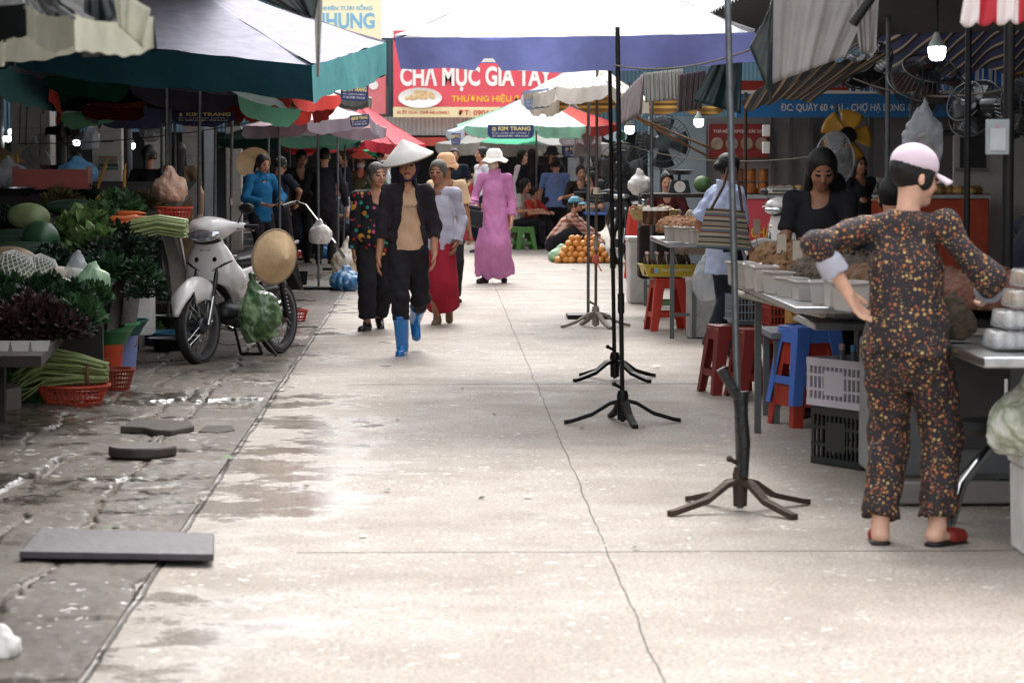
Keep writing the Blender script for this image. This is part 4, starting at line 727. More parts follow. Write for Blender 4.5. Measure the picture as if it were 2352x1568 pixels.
for i, (u, y, vt, vb, r, lb) in enumerate(((384, 26.3, 250, 738, .0155, 'umbrella pole left of the sacking, standing in a dark foot'), (452, 24.6, 190, 690, .0155, 'teal tinted pole directly left of the motorbike'), (488, 27.5, 280, 660, .0135, 'slim pole with a white collar behind the motorbike mirror'), (527, 30.5, 262, 600, .016, 'slim grey pole beside the woman in the blue hoodie'), (612, 36, 310, 560, .015, 'thin pole behind the woman in the blue hoodie'), (788, 42, 320, 520, .015, 'thin bright pole in front of the olive jacket'))):
    x = P(u, 350, y).x; o = thing('stall_pole', lb, 'pole', (x, y, 0), group='stall poles on the left'); b = MB(); b.tube([(0, 0, .01), (.03, 0, P(u, vt, y).z)], r, 10); b.build('shaft', POLEG, o); b = MB(); b.lathe([(0, .0), (.09, 0), (.06, .05), (.03, .1), (0, .1)], 14); b.build('foot', POLE, o)
    z = P(u, 512 if y < 30 else 470, y).z; b = MB(); b.tube([(.01, 0, z), (.011, 0, z + .07)], r * 1.3, 10); b.build('collar', M('white_collar', '#a9a39c', .6), o)
# lamps
BULB = M('lit_bulb', '#f4f8ff', .3, emit=9)
def bulb(u, v, y, r, label, cord=.35):
    p = P(u, v, y); o = thing('light_bulb', label, 'light bulb', p, group='lit bulbs'); b = MB(); b.lathe([(0, -r * 1.1), (r * .6, -r * 1.05), (r * .95, -r * .6), (r, -r * .1), (r, r * .5)], 18); b.build('globe', BULB, o); b = MB(); b.lathe([(r, r * .5), (r * .9, r * 1.0), (r * .5, r * 1.5), (r * .3, r * 2.2), (0, r * 2.2)], 18); b.build('cap', M('bulb_cap', '#9aa3a0', .5), o); b = MB(); b.tube([(0, 0, r * 2.1), (0, 0, r * 2 + cord)], .006, 6); b.build('cord', POLE, o)
bulb(2152, 118, 14, .042, 'large lit bulb hanging under the navy striped awning'); bulb(1605, 280, 27, .045, 'lit bulb left of the nearest pole under the straw lining'); bulb(1446, 296, 27, .045, 'lit bulb beside the red panel of the striped umbrella')
for (u, v, y, lb) in ((14, 57, 22, 'lit bulb near the top left corner'), (30, 300, 36, 'lit bulb at the left picture edge, upper of two'), (18, 317, 36, 'lit bulb at the left picture edge, lower of two'), (176, 326, 38, 'lit bulb beside the round steel column'), (303, 334, 40, 'lit bulb behind the second tiled pillar')): bulb(u, v + (50 if v < 100 else 0), y, .045, lb)

for i, (a, c, sg) in enumerate((((1410, 150, 16), (1760, 100, 13), .06), ((40, 330, 26), (700, 255, 26), .08), ((1430, 330, 27), (1900, 355, 20), .1), ((1960, 180, 16), (2330, 200, 13), .07))):
    p, q = P(*a), P(*c); b = MB(); b.tube([p.lerp(q, t / 8) - Vector((0, 0, sg * 4 * t / 8 * (1 - t / 8))) for t in range(9)], .005, 5); tag(b.build('rope', M('rope', '#4a4038', .9)), ['rope from the black pole top to the tarpaulin', 'rope strung between the left umbrellas', 'cable strung below the awning on the right', 'cable strung behind the bright bulb'][i], 'rope')
# ---------------------------------------------------------------- people
def floral(name, bgc, cols, sc, thr, sc2=None, bump=.25, dens=False):
    m = M(name, bgc, .85, var=.15, bump=bump, bsc=14); t = m.node_tree; L = t.links.new; b = t.nodes['Principled BSDF']; tc = N(t, 'ShaderNodeTexCoord'); base = b.inputs['Base Color'].links[0].from_socket
    for k, (s_, th) in enumerate(((sc, thr), (sc * 1.7, thr * .75))):
        v = N(t, 'ShaderNodeTexVoronoi', Scale=s_, Randomness=.85); L(tc.outputs['Object'], v.inputs['Vector']); sp = N(t, 'ShaderNodeSeparateColor'); L(v.outputs['Color'], sp.inputs[0])
        rp = N(t, 'ShaderNodeValToRGB'); rp.color_ramp.interpolation = 'CONSTANT'; e = rp.color_ramp.elements
        for i, c in enumerate(cols):
            el = e[i] if i < 2 else e.new(i / len(cols)); el.position = i / len(cols); el.color = (*C(c), 1)
        L(sp.outputs[0], rp.inputs[0]); lt = N(t, 'ShaderNodeMath', operation='LESS_THAN'); lt.inputs[1].default_value = th; L(v.outputs['Distance'], lt.inputs[0]); gt = N(t, 'ShaderNodeMath', operation='GREATER_THAN'); gt.inputs[1].default_value = .5 if dens else -1; L(sp.outputs[1], gt.inputs[0]); ml = N(t, 'ShaderNodeMath', operation='MULTIPLY'); L(lt.outputs[0], ml.inputs[0]); L(gt.outputs[0], ml.inputs[1]); lt = ml
        mx = N(t, 'ShaderNodeMix', data_type='RGBA'); L(lt.outputs[0], mx.inputs[0]); L(base, mx.inputs[6]); L(rp.outputs[0], mx.inputs[7]); base = mx.outputs[2]
    L(base, b.inputs['Base Color']); return m
def checks(name, c1, c2, c3, s_):
    m = M(name, c1, .85, var=.1); t = m.node_tree; L = t.links.new; b = t.nodes['Principled BSDF']; tc = N(t, 'ShaderNodeTexCoord'); base = None; out = (*C(c1), 1)
    sx = N(t, 'ShaderNodeSeparateXYZ'); L(tc.outputs['Object'], sx.inputs[0]); prev = None
    for i, (ax, cc) in enumerate((('X', c2), ('Z', c2), ('X', c3), ('Z', c3))):
        mu = N(t, 'ShaderNodeMath', operation='MULTIPLY_ADD'); mu.inputs[1].default_value = s_; mu.inputs[2].default_value = .25 * (i > 1); L(sx.outputs[ax], mu.inputs[0]); fr = N(t, 'ShaderNodeMath', operation='FRACT'); L(mu.outputs[0], fr.inputs[0])
        lt = N(t, 'ShaderNodeMath', operation='LESS_THAN'); lt.inputs[1].default_value = .36 if i < 2 else .12; L(fr.outputs[0], lt.inputs[0]); sc = N(t, 'ShaderNodeMath', operation='MULTIPLY'); sc.inputs[1].default_value = .6; L(lt.outputs[0], sc.inputs[0])
        mx = N(t, 'ShaderNodeMix', data_type='RGBA'); L(sc.outputs[0], mx.inputs[0]); mx.inputs[7].default_value = (*C(cc), 1)
        if prev: L(prev, mx.inputs[6])
        else: mx.inputs[6].default_value = out
        prev = mx.outputs[2]
    L(prev, b.inputs['Base Color']); return m
PYJ = floral('pyjama_print', '#2b272b', ['#b9773f', '#9f5836', '#c2a264', '#8f4a34', '#b28552'], 60, .37, dens=True)
BLF = floral('black_blouse_print', '#14141a', ['#14141a', '#2f9a84', '#14141a', '#d59a3c', '#14141a', '#c94a7a', '#14141a', '#b23327', '#14141a', '#14141a'], 13, .5)
BLK = cloth('#232226'); JKT = cloth('#2b262b'); TAN = cloth('#c9a587'); NVY = cloth('#1d2533'); WHC = cloth('#cfd0d6'); BRN = cloth('#2a2220'); JEAN = cloth('#1f2730'); OLV = cloth('#4c523c'); BLUEH = cloth('#1f6591'); TEALS = cloth('#1f4a63'); LILAC = cloth('#b4b1c0'); SKIRT = cloth('#a3283a'); PINK = cloth('#c47fad'); BLSH = cloth('#6c86b4'); LBLUE = cloth('#aab6d2'); CREAMC = cloth('#d2b290'); TAND = cloth('#6f5f48'); REDS = cloth('#b03a2e')
BOOT = M('blue_rubber', '#1673bd', .22, var=.06, spec=.6, coat=.3); BSHOE = M('black_leather', '#15151a', .3, spec=.6); BSOLE = M('black_rubber', '#151515', .6); RSTR = M('red_strap', '#8f2a20', .6); BRSH = cloth('#7d6a55'); BAGM = M('bag_leather', '#1a1b20', .35, bump=.15, bsc=30)
def D(u, y): return (P(u, 350, y).x, y)
SH = dict(m=BSHOE)
# the woman in the floral pyjamas, seen from behind at the front right
fw = person('woman in dark floral pyjamas and pink cap standing at the right hand stall', D(2083, 11.15), R(152), 1.56, 'c', w=1.0, h=.0065, head=(.22, 0, R(-38)), wrists=((-.25, -.27, .98), (.185, .15, 1.0)), elb=((-.8, .3, -.6), (.5, 1, -.45)), feet=((-.13, -.03, .075), (.09, .02, .07)), footyaw=(R(-20), R(25)), footpitch=(0, 0),
    top=dict(m=PYJ, cuffm=cloth('#a9a9b4'), sleeve=.74, hem=.02, loose=.014, fl=.76, fold=.011, wl=.17, flare=.022, name='pyjama_top', vneck=.0), bottom=dict(m=PYJ, loose=.011, flare=.016, len=.94, name='pyjama_trousers', fold=.007), shoes=dict(kind='slipper', m=BSOLE, m2=RSTR), hair='short', curl=(.6, .35), palm=(None, (-1, .2, .2)), thumb=(None, (0, -1, .4)),
    hat=cap_hat(M('pink_cotton', '#d8c3cd', .85, var=.06, bump=.2, bsc=20), .075))
# woman in blue boots
def strap(o, hp, HR, s, h, f):
    f(o, hp, HR, s, h); b = MB(); b.tube([hp(-.1, .0, .03), hp(-.072, -.03, -.06), hp(-.03, -.06, -.107), hp(0, -.07, -.113), hp(.03, -.06, -.107), hp(.072, -.03, -.06), hp(.1, 0, .03)], .008, 6); b.build('chin_strap', cloth('#3a2450'), o)
WHAT = M('white_palm_hat', '#d8d3cf', .7, var=.06, bump=.15, bsc=60, trl=.1)
ww = person('woman in blue rubber boots, black jacket and white conical hat walking down the lane', D(936, 21.9), R(4), 1.55, 'a', w=.9, h=.0065, head=(.06, 0, R(-4)), wrists=((-.225, -.03, .745), (.20, -.05, .77)), elb=((-.5, .9, 0), (.5, .9, 0)), feet=((-.05, -.12, .07), (.085, .40, .25)), footyaw=(R(-12), R(8)), footpitch=(0, -.95), knee=((-.1, -1, 0), (.1, -1, 0)),
    top=dict(m=JKT, sleeve=.72, hem=.035, loose=.02, open=(.045, .125), openc=.012, name='jacket', collar=.045, fold=.008, flare=.012, cuff=.003), top2=dict(m=TAN, sleeve=.2, hem=-.005, loose=.008, name='t_shirt', fold=.004, vneck=.012), bottom=dict(m=BLK, loose=.012, len=.71, fold=.007, flare=.004), shoes=dict(kind='boot', m=BOOT, h=.62), hair='bun', curl=(.45, .45),
    hat=lambda o, hp, HR, s, h: strap(o, hp, HR, s, h, conical(.205, .155, .052, (.10, -.26), WHAT, M('hat_lining', '#6f6058', .8, var=.25, sc=20))))
lettering('CELINE', M('shirt_print', '#6d5a4a', .8), ww, (.012, -.135, 1.135), (R(84), 0, 0), .105, None, .01, .001)
# elderly woman in a printed blouse
person('elderly woman in a black blouse with coloured print and black trousers', D(862, 24.9), R(8), 1.45, 'a', h=.007, head=(.1, 0, R(22)), lean=(.0, -.04), w=1.06, wrists=((-.20, -.02, .62), (.18, .05, .62)), feet=((-.09, -.10, .065), (.06, .22, .10)), footyaw=(R(-30), 0), footpitch=(0, -.4), belly=.01,
    top=dict(m=BLF, sleeve=.96, hem=.055, loose=.022, name='blouse', vneck=.045, collar=.0, fold=.006, flare=.008), bottom=dict(m=BLK, loose=.018, flare=.018, len=.93), shoes=SH, hair='bun', hairm=GREY)
person('smiling elderly woman in a lilac grey jacket and long red skirt', D(1008, 25.6), R(-10), 1.47, 'b', h=.007, head=(.1, 0, R(-10)), wrists=((-.18, -.1, .72), (.17, -.06, .74)), feet=((-.03, .07, .065), (.04, .30, .16)), footpitch=(0, -.8), footyaw=(0, .2),
    top=dict(m=LILAC, sleeve=.97, hem=.055, loose=.018, name='jacket', fold=.004, cuff=.012, vneck=.02), bottom=dict(kind='skirt', m=SKIRT, loose=.016, flare=.008, len=.9), shoes=dict(m=BRSH), hair='short', hairm=GREY)
person('woman in a cream blouse and peach sun hat behind the smiling woman', D(1026, 29.5), R(10), 1.5, 'b', h=.011, head=(.1, 0, R(-30)), wrists=((-.2, -.1, .75), (.23, -.06, .72)), top=dict(m=CREAMC, sleeve=.4, hem=.05, loose=.02, name='blouse', cuff=.02), bottom=dict(m=BLK, loose=.018), shoes=SH, hair='bun', hat=bucket(cloth('#cfa27c'), .13))
b = MB(); b.tube([(0, 0, -.05), (0, 0, .05)], .025, 10, cap=True); q = b.build('tube_bottle', M('red_plastic_tube', '#c8323a', .35), loc=P(1056, 540, 29.4)); q.rotation_euler = (0, R(25), 0); tag(q, 'red and white squeeze tube held by the woman in the peach hat', 'tube'); b = MB(); b.tube([(0, 0, .05), (0, 0, .12)], .022, 10); b.build('cap', WHT, q)
# woman in the pink tunic
def aodai(g):
    pass
pk = person('woman in a long pink tunic dress, white sun hat and face mask', D(1136, 33.8), R(-8), 1.55, 'c', h=.008, head=(.05, 0, R(-14)), wrists=((-.20, -.2, .90), (.21, -.03, .76)), elb=((-.4, .9, -.2), (.3, 1, 0)), feet=((-.11, -.05, .08), (.09, .16, .085)), footyaw=(R(-25), R(10)),
    top=dict(m=PINK, sleeve=.9, hem=.06, loose=.014, name='tunic', collar=.03, vneck=-.01, cuff=.016, fold=.004), bottom=dict(kind='skirt', m=PINK, loose=.015, flare=.075, len=.93, fold=.012, name='tunic_skirt'), shoes=dict(m=BSHOE, kind='heel'), hair='bun', mask=M('mask_cream', '#d2c3ae', .8), hat=bucket(M('white_hat', '#efe8dc', .85), .165))
b = MB(); b.box((0, 0, 0), (.27, .12, .2), taper=.8); b.box((0, 0, .12), (.16, .09, .05)); bg_ = b.build('handbag', BAGM, loc=P(1085, 500, 33.4), bev=.02); bg_.rotation_euler = (0, R(12), R(10)); tag(bg_, 'black leather handbag hanging from the arm of the woman in pink', 'handbag')
b = MB(); b.tube([(-.07, 0, .13), (-.05, 0, .2), (.04, 0, .2), (.07, 0, .13)], .01, 6); b.build('handle', BAGM, bg_)
b = MB(); b.lathe([(.0135, -.004), (.016, 0), (.0135, .004)], 12); 
# people farther down the lane
person('stout man in a navy polo shirt facing the lane beside the red counter', D(1043, 49), R(15), 1.6, 'a', w=1.2, h=.014, wrists=((-.25, -.05, .78), (.16, -.3, .98)), belly=.05, top=dict(m=NVY, sleeve=.42, hem=.05, loose=.02, collar=.03, name='polo_shirt'), bottom=dict(kind='shorts', m=BLK, loose=.03, len=.5), shoes=SH, hair='short', footyaw=(-.3, .3))
person('man in a white t-shirt half hidden behind the woman in pink', D(1108, 44), R(-70), 1.62, 'a', h=.014, w=1.1, top=dict(m=WHC, sleeve=.42, hem=.05, loose=.02), bottom=dict(m=NVY), shoes=SH, hair='short')
person('man in a pale shirt looking right behind the conical hat', D(879, 46), R(70), 1.62, 'c', h=.014, top=dict(m=cloth('#b8c8cc'), sleeve=.42, hem=.05, loose=.02), bottom=dict(m=BLK), shoes=SH, hair='short')
person('vendor in a straw conical hat and white mask with olive jacket', D(828, 44), R(5), 1.5, 'a', h=.014, top=dict(m=OLV, loose=.02), bottom=dict(m=BLK), shoes=SH, mask=WHC, hat=conical(.23, .14))
person('person in an olive jacket bending over behind the elderly woman', D(835, 41), R(60), 1.5, 'a', h=.014, lean=(0, -.55), head=(.6, 0, 0), wrists=((-.15, -.5, .6), (.15, -.5, .6)), top=dict(m=OLV, loose=.025, sleeve=.97), bottom=dict(m=BLK), shoes=SH)
person('man in black with his back turned beside the snack counter', D(745, 39.5), R(170), 1.6, 'a', h=.014, w=1.1, wrists=((-.3, -.05, .8), (.2, -.2, .9)), top=dict(m=BLK, loose=.02, sleeve=.97), bottom=dict(m=BLK), shoes=SH, hair='short', head=(.2, 0, .2))
person('woman in a dark brown shirt looking down at the snack table', D(690, 40), R(10), 1.58, 'a', h=.014, head=(.35, 0, .2), wrists=((-.2, -.2, .8), (.16, -.25, .85)), top=dict(m=BRN, loose=.02, vneck=.06), bottom=dict(m=BLK), shoes=SH)
person('person in a navy jacket facing left beside the olive jacket', D(791, 43.5), R(-75), 1.58, 'a', h=.016, top=dict(m=NVY, loose=.02), bottom=dict(m=BLK), shoes=SH, hair='tail')
bh = person('woman in a bright blue hooded jacket standing at the vegetable stall', D(598, 35), R(38), 1.52, 'a', h=.01, head=(.3, 0, .1), wrists=((-.12, -.22, .92), (.13, -.22, .93)), elb=((-1, .6, -.2), (1, .6, -.2)), top=dict(m=BLUEH, loose=.024, sleeve=.95, hem=.05, collar=.03, name='hooded_jacket', fold=.006), bottom=dict(m=BLK), shoes=SH, hair='tail')
b = MB(); p = P(580, 372, 35.2) - bh.location; b.lathe([(.004, .13), (.11, .07), (.215, 0)], 32, (0, 0, 0)); q = b.build('conical_hat', STRAW, loc=P(582, 374, 35.25), smooth=60); q.rotation_euler = (R(-60), R(-25), 0); tag(q, 'straw conical hat slung behind the head of the woman in blue', 'conical hat')
person('person in a navy t-shirt and white gloves behind the woman in blue', D(638, 36.5), R(150), 1.5, 'b', h=.014, head=(.5, 0, 0), wrists=((-.23, -.08, .9), (.2, -.1, .85)), elb=((-1, .5, 0), (1, .5, 0)), top=dict(m=NVY, sleeve=.42, loose=.02), bottom=dict(m=BLK), shoes=SH, hair='bun')
def sit(label, u, y, yaw, H, top, bottom=BLK, z=.36, hair='bun', hat=None, lean=(0, -.2), skin='a', h=.014, head=(.2, 0, 0), wr=None, bk=1., sleeve=.95, shoes=SH, feet=None, mask=None, **k):
    return person(label, D(u, y), R(yaw), H, skin, lean=lean, pel=(0, 0, z), head=head, h=h, wrists=wr or ((-.12, -.35, z + .22), (.12, -.35, z + .22)), feet=feet or ((-.1, -.34, .07), (.1, -.34, .07)), top=dict(m=top, sleeve=sleeve, loose=.02, hem=.04), bottom=dict(m=bottom, loose=.015, len=bk, kind='trousers' if bk > .5 else 'shorts'), shoes=shoes, hair=hair, hat=hat, mask=mask, **k)
sit('seated woman in a teal shirt and straw conical hat seen from behind', 690, 41.5, 140, 1.5, TEALS, z=.34, hat=conical(.24, .16, .05, (-.35, .1)), lean=(0, -.35), head=(.3, 0, .3))
sit('seated girl in a white blouse beside the red table', 735, 44, 170, 1.5, WHC, hair='long', lean=(0, -.25), z=.4)
sit('seated girl in a pale blue t-shirt with bare legs', 803, 42.5, -60, 1.5, LBLUE, hair='long', bk=.4, sleeve=.4, z=.4)
sit('seated person in a striped dark shirt left of the straw hat', 652, 42.5, 150, 1.55, stripes('striped_tee', [('#1d1d22', 1), ('#54545c', .6)], 'Z', .03), z=.42)
person('woman in a black t-shirt and jeans with her back turned at the stalls', D(342, 33), R(165), 1.62, 'b', h=.012, w=1.05, top=dict(m=cloth('#17181b'), sleeve=.42, hem=.04, loose=.014), bottom=dict(m=JEAN), shoes=SH, hair='tail')
person('woman in a tan dress with long black hair seen from behind', D(410, 33.6), R(175), 1.66, 'c', h=.012, top=dict(m=TAND, sleeve=.35, hem=.02, loose=.014), bottom=dict(kind='skirt', m=TAND, loose=.015, flare=.06, len=.8), shoes=SH, hair='long', wrists=((-.25, -.1, .85), None))
person('vendor in a red checked shirt between the two tiled pillars', D(172, 36), R(130), 1.55, 'b', h=.014, top=dict(m=checks('red_checks', '#5a211d', '#8d8078', '#1d1414', 14), loose=.02), bottom=dict(m=BLK), shoes=SH)
person('vendor in a straw conical hat cut off by the left picture edge', D(2, 27), R(30), 1.5, 'a', h=.014, top=dict(m=cloth('#2f4a38'), loose=.02), bottom=dict(m=BLK), shoes=SH, hat=conical(.23, .15))
# right hand side
rb = person('woman in a pale blue shirt carrying a striped shoulder bag', D(1668, 21.6), R(112), 1.53, 'b', h=.009, head=(.15, 0, .1), wrists=((-.2, -.12, .78), (.19, .02, .8)), elb=((-.6, .8, 0), (.6, .8, 0)), feet=((-.06, -.05, .07), (.06, .08, .07)), top=dict(m=LBLUE, sleeve=.44, hem=.1, loose=.03, collar=.03, cuff=.015, fold=.007, flare=.02), bottom=dict(m=JEAN, loose=.016, flare=.02), shoes=SH, hair='bun')
STB = stripes('woven_bag', [('#9a917f', 1), ('#3a4048', .5), ('#b0a692', .8), ('#8a4036', .35), ('#5f7480', .6), ('#a89c88', .7), ('#4a3b30', .4)], 'Z', .028)
b = MB(); b.grid(lambda u, v: ((v - .5) * (.42 - .12 * u), .05 * math.sin(math.pi * v) * (1 - u * .6), -.17 + .3 * u), 8, 14); b.grid(lambda u, v: ((v - .5) * (.42 - .12 * u), -.06 * math.sin(math.pi * v) * (1 - u * .6), -.17 + .3 * u), 8, 14)
q = b.build('shoulder_bag', STB, loc=P(1665, 520, 21.25)); q.rotation_euler = (R(-6), R(4), R(8)); tag(q, 'striped woven shoulder bag against the pale blue shirt', 'shoulder bag')
b = MB(); b.tube([(-.12, -.03, .12), (-.03, -.02, .3), (.0, 0, .44), (.06, 0, .44), (.09, -.02, .3), (.12, -.03, .12)], .011, 6); b.build('strap', M('bag_strap', '#4a302c', .6), q)
person('young woman in black with long dark hair behind the dried food trays', D(1885, 16.6), R(-15), 1.58, 'b', h=.011, head=(.55, 0, R(14)), wrists=((-.15, -.25, .85), (.15, -.25, .85)), top=dict(m=BLK, sleeve=.36, loose=.015), bottom=dict(m=BLK), shoes=SH, hair='long')
sit('man in dark clothes with short hair crouching left of the pyjama woman', 1955, 16.8, -75, 1.6, cloth('#16181c'), wr=((-.12, -.2, .95), (.12, -.2, .95)), feet=((-.1, .15, .07), (.1, .15, .07)), z=.66, hair='short', h=.012, lean=(0, -.2))
sit('dark haired person seated directly behind the pyjama woman', 2042, 15.6, 160, 1.6, BLK, z=.64, hair='short', h=.012)
person('shop assistant in black standing in front of the kiosk shutter', D(1975, 33), R(20), 1.5, 'b', h=.016, wrists=((.05, -.2, 1.0), (-.05, -.2, 1.0)), top=dict(m=BLK, loose=.02), bottom=dict(m=BLK), shoes=SH, hair='bob')
person('vendor in dark blue clothes at the right picture edge', D(2350, 13.2), R(105), 1.5, 'b', h=.014, lean=(0, -.25), head=(.4, 0, 0), wrists=((-.1, -.4, .85), (.1, -.4, .85)), top=dict(m=cloth('#141824'), loose=.03), bottom=dict(m=BLK), shoes=SH, hair='short', hat=None)
person('woman in a blue short sleeved top with curly hair seen from behind', D(1276, 46.5), R(172), 1.44, 'a', h=.011, w=1.22, lean=(0, -.06), wrists=((-.27, -.08, .66), (.30, -.06, .64)), elb=((-1, .2, 0), (1, .2, 0)), head=(.3, 0, 0), top=dict(m=BLSH, sleeve=.4, hem=.06, loose=.018, fold=.006), bottom=dict(m=BLK, loose=.03, flare=.03), shoes=SH, hair='curly')
PLD = checks('plaid_shirt', '#b5806c', '#6b4038', '#e0c8ba', 15)
person('woman in a plaid shirt and blue checked cap squatting at the orange fruit', D(1290, 41.6), R(75), 1.5, 'a', h=.012, pel=(0, 0.1, .26), lean=(0, -.75), head=(-.1, 0, 0), wrists=((-.1, -.62, .22), (.1, -.62, .25)), feet=((-.12, -.1, .07), (.12, -.1, .07)), knee=((-.1, -1, .8), (.1, -1, .8)), top=dict(m=PLD, loose=.02, hem=.03), bottom=dict(m=BLK, loose=.015), shoes=dict(kind='boot', m=BOOT, h=.6), hair='bun', hat=cap_hat(checks('blue_checks', '#5aa3b8', '#2f5568', '#a8c8d0', 22), .09))
sit('seated woman with long dark hair and white top beside the green stool', 1190, 46, 60, 1.5, cloth('#b9aea6'), hair='long', sleeve=.4, z=.4)
sit('seated boy in a red t-shirt beside the thin umbrella pole', 1216, 46, 50, 1.3, REDS, hair='short', sleeve=.42, z=.36)
person('woman in white with long black hair standing behind the seated boy', D(1200, 49), R(60), 1.58, 'c', h=.016, top=dict(m=WHC, loose=.02), bottom=dict(m=WHC), shoes=SH, hair='long')
person('woman in a black jacket with long hair under the mint umbrella', D(1224, 47), R(160), 1.6, 'a', h=.016, top=dict(m=BLK, loose=.02), bottom=dict(m=BLK), shoes=SH, hair='long')
person('person in black clothes and black hat beyond the blue top', D(1268, 48), R(20), 1.62, 'a', h=.016, top=dict(m=BLK, loose=.02), bottom=dict(m=BLK), shoes=SH, hat=bucket(BLK, .16))
sit('laughing woman in a black striped t-shirt reaching across the table', 1372, 44.5, -60, 1.56, stripes('black_stripes', [('#17171a', 1), ('#6a655f', .25)], 'Z', .05), hair='bob', sleeve=.4, z=.5, wr=((-.2, -.5, .85), (.15, -.3, .7)), head=(0, 0, 0))
sit('vendor with a dark face behind the snack trays under the electric fan', 1330, 45, 10, 1.55, BRN, z=.6, hair='short')
sit('person in dark red sitting by the tall fan behind the bamboo tray', 1530, 33, 0, 1.5, cloth('#4a1d1c'), z=.6, hair='short')
# ---------------------------------------------------------------- motorbikes
WPNT = M('white_bike_paint', '#d8d4d2', .22, var=.04, spec=.6, coat=.5, dirt=.08, sc=3); TYRE = M('tyre_rubber', '#1c1b1b', .75, bump=.4, bsc=120, dirt=.2); CHR = M('chrome', '#b9bbbd', .15, 1., dirt=.15); DKP = M('black_plastic', '#151618', .4, spec=.5); GLS = M('headlight_glass', '#c3c8cc', .1, .7, spec=1., var=.5, sc=28); ENG = M('engine_alloy', '#46474a', .45, .7, dirt=.4); SEATM = M('seat_vinyl', '#17181b', .35, bump=.1, bsc=60)
def motorbike(label, contact, rz, body, lean=0., text=True, h=.011):
    o = thing('motorbike', label, 'motorbike', (0, 0, 0), rz); o.rotation_euler = (lean, 0, rz); f = Matrix.Rotation(rz, 3, 'Z') @ Vector((.61, 0, 0)); o.location = (contact.x - f.x, contact.y - f.y, .0)
    RX = Matrix.Rotation(R(-90), 3, 'X')
    for nm, x in (('front_wheel', .61), ('rear_wheel', -.61)):
        w_ = MB(); w_.lathe([(.245, -.032), (.27, -.036), (.283, -.022), (.287, 0), (.283, .022), (.27, .036), (.245, .032), (.24, 0), (.245, -.032)], 48, (x, 0, .287), RX); ty = w_.build(nm, TYRE, o, smooth=50)
        w_ = MB(); w_.lathe([(.222, -.03), (.246, -.034), (.246, .034), (.222, .03), (.216, 0), (.222, -.03)], 48, (x, 0, .287), RX); w_.build('rim', M('rim_alloy', '#7d7e80', .4, .8, dirt=.3), ty, smooth=50)
        w_ = MB(); w_.lathe([(0, -.06), (.05, -.06), (.062, -.045), (.062, .045), (.05, .06), (0, .06)], 24, (x, 0, .287), RX); w_.build('hub', ENG, ty)
        w_ = MB()
        for k in range(36):
            a = k * math.pi / 18; a2 = a + (.5 if k % 2 else -.5); s_ = .045 if k % 4 < 2 else -.045; w_.tube([(x + .05 * math.cos(a2), s_, .287 + .05 * math.sin(a2)), (x + .222 * math.cos(a), s_ * .3, .287 + .222 * math.sin(a))], .0022, 4)
        w_.build('spokes', CHR, ty)
    for y in (-.085, .085):
        b = MB(); b.tube([(.61, y, .287), (.56, y, .40), (.52, y, .49)], .022, 12); b.build('fork_leg', CHR, o); b = MB(); b.tube([(.53, y, .47), (.42, y, .76)], .016, 10); b.build('fork_tube', DKP, o)
    def fend(u, v):
        a = R(12 + 128 * u); t = 2 * v - 1; wd = .062 * min(1, .25 + 3.2 * u) ; r = .335 - .06 * t * t * min(1, .3 + 1.5 * u) + .012 * math.sin(u * 3.14); dr = .0 if abs(t) < .95 else .02
        return (.61 + r * math.cos(a), wd * 1.25 * t, .30 + r * math.sin(a) - (.11 * abs(t) ** 3 if .35 < u < .75 else 0))
    b = MB(); b.grid(fend, 26, 12); b.build('front_fender', body, o, solid=.005, smooth=60)
    S = SDF(); Y = (0, 1, 0); S.cap((.41, 0, .87), (.385, 0, .66), .125, .19, k=.05, fl=((1, 0, 0), .42)); S.cap((.385, 0, .68), (.33, 0, .56), .19, .2, k=.05, fl=((1, 0, 0), .4)); 
    for y in (-1, 1):
        S.cap((.39, .09 * y, .80), (.32, .19 * y, .60), .06, .07, k=.05, fl=((1, 0, 0), .7)); S.cap((.32, .19 * y, .62), (.20, .20 * y, .42), .075, .05, k=.04, fl=(Y, .5)); S.cap((.30, .19 * y, .52), (.10, .17 * y, .40), .06, .04, k=.04, fl=(Y, .45)); S.cap((.20, .19 * y, .42), (.17, .165 * y, .30), .05, .025, k=.03, fl=(Y, .4))
    S.cap((.61, -.3, .287), (.61, .3, .287), .335, k=.01, sub=True); S.cap((.40, 0, .5), (.12, 0, .3), .12, k=.03, sub=True); S.ell((.16, 0, .7), (.14, .13, .2), .04, sub=True)
    def flash(c): ya = np.abs(c[:, 1]); return ((np.abs(c[:, 2] - .68 - .5 * (ya - .05)) < .004 + .10 * np.maximum(0, .19 - np.abs(ya - .14) - .12)) & (ya > .05) & (ya < .19) & (c[:, 0] > .28)).astype(int)
    sdf_obj('leg_shield', S, h * .6, [body, DKP], o, paint=flash)
    S = SDF(); S.ell((.39, 0, .985), (.15, .175, .095), .03); S.cap((.42, 0, 1.03), (.51, 0, 1.0), .05, .03, k=.05, fl=((0, 0, 1), .7))
    for y in (-1, 1): S.cap((.40, .1 * y, 1.0), (.33, .25 * y, 1.0), .05, .028, k=.04)
    S.ell((.57, 0, .935), (.09, .13, .05), .01, sub=True); sdf_obj('headlight_cowl', S, h * .8, body, o)
    S = SDF(); S.ell((.475, 0, .95), (.075, .14, .052), .01, Euler((0, R(25), 0)).to_matrix()); sdf_obj('headlight', S, h * .7, GLS, o)
    S = SDF(); S.ell((.41, 0, .90), (.08, .12, .035), .02); S.cap((.40, 0, .92), (.40, 0, .8), .05, k=.02); sdf_obj('headlight_base', S, h, DKP, o)
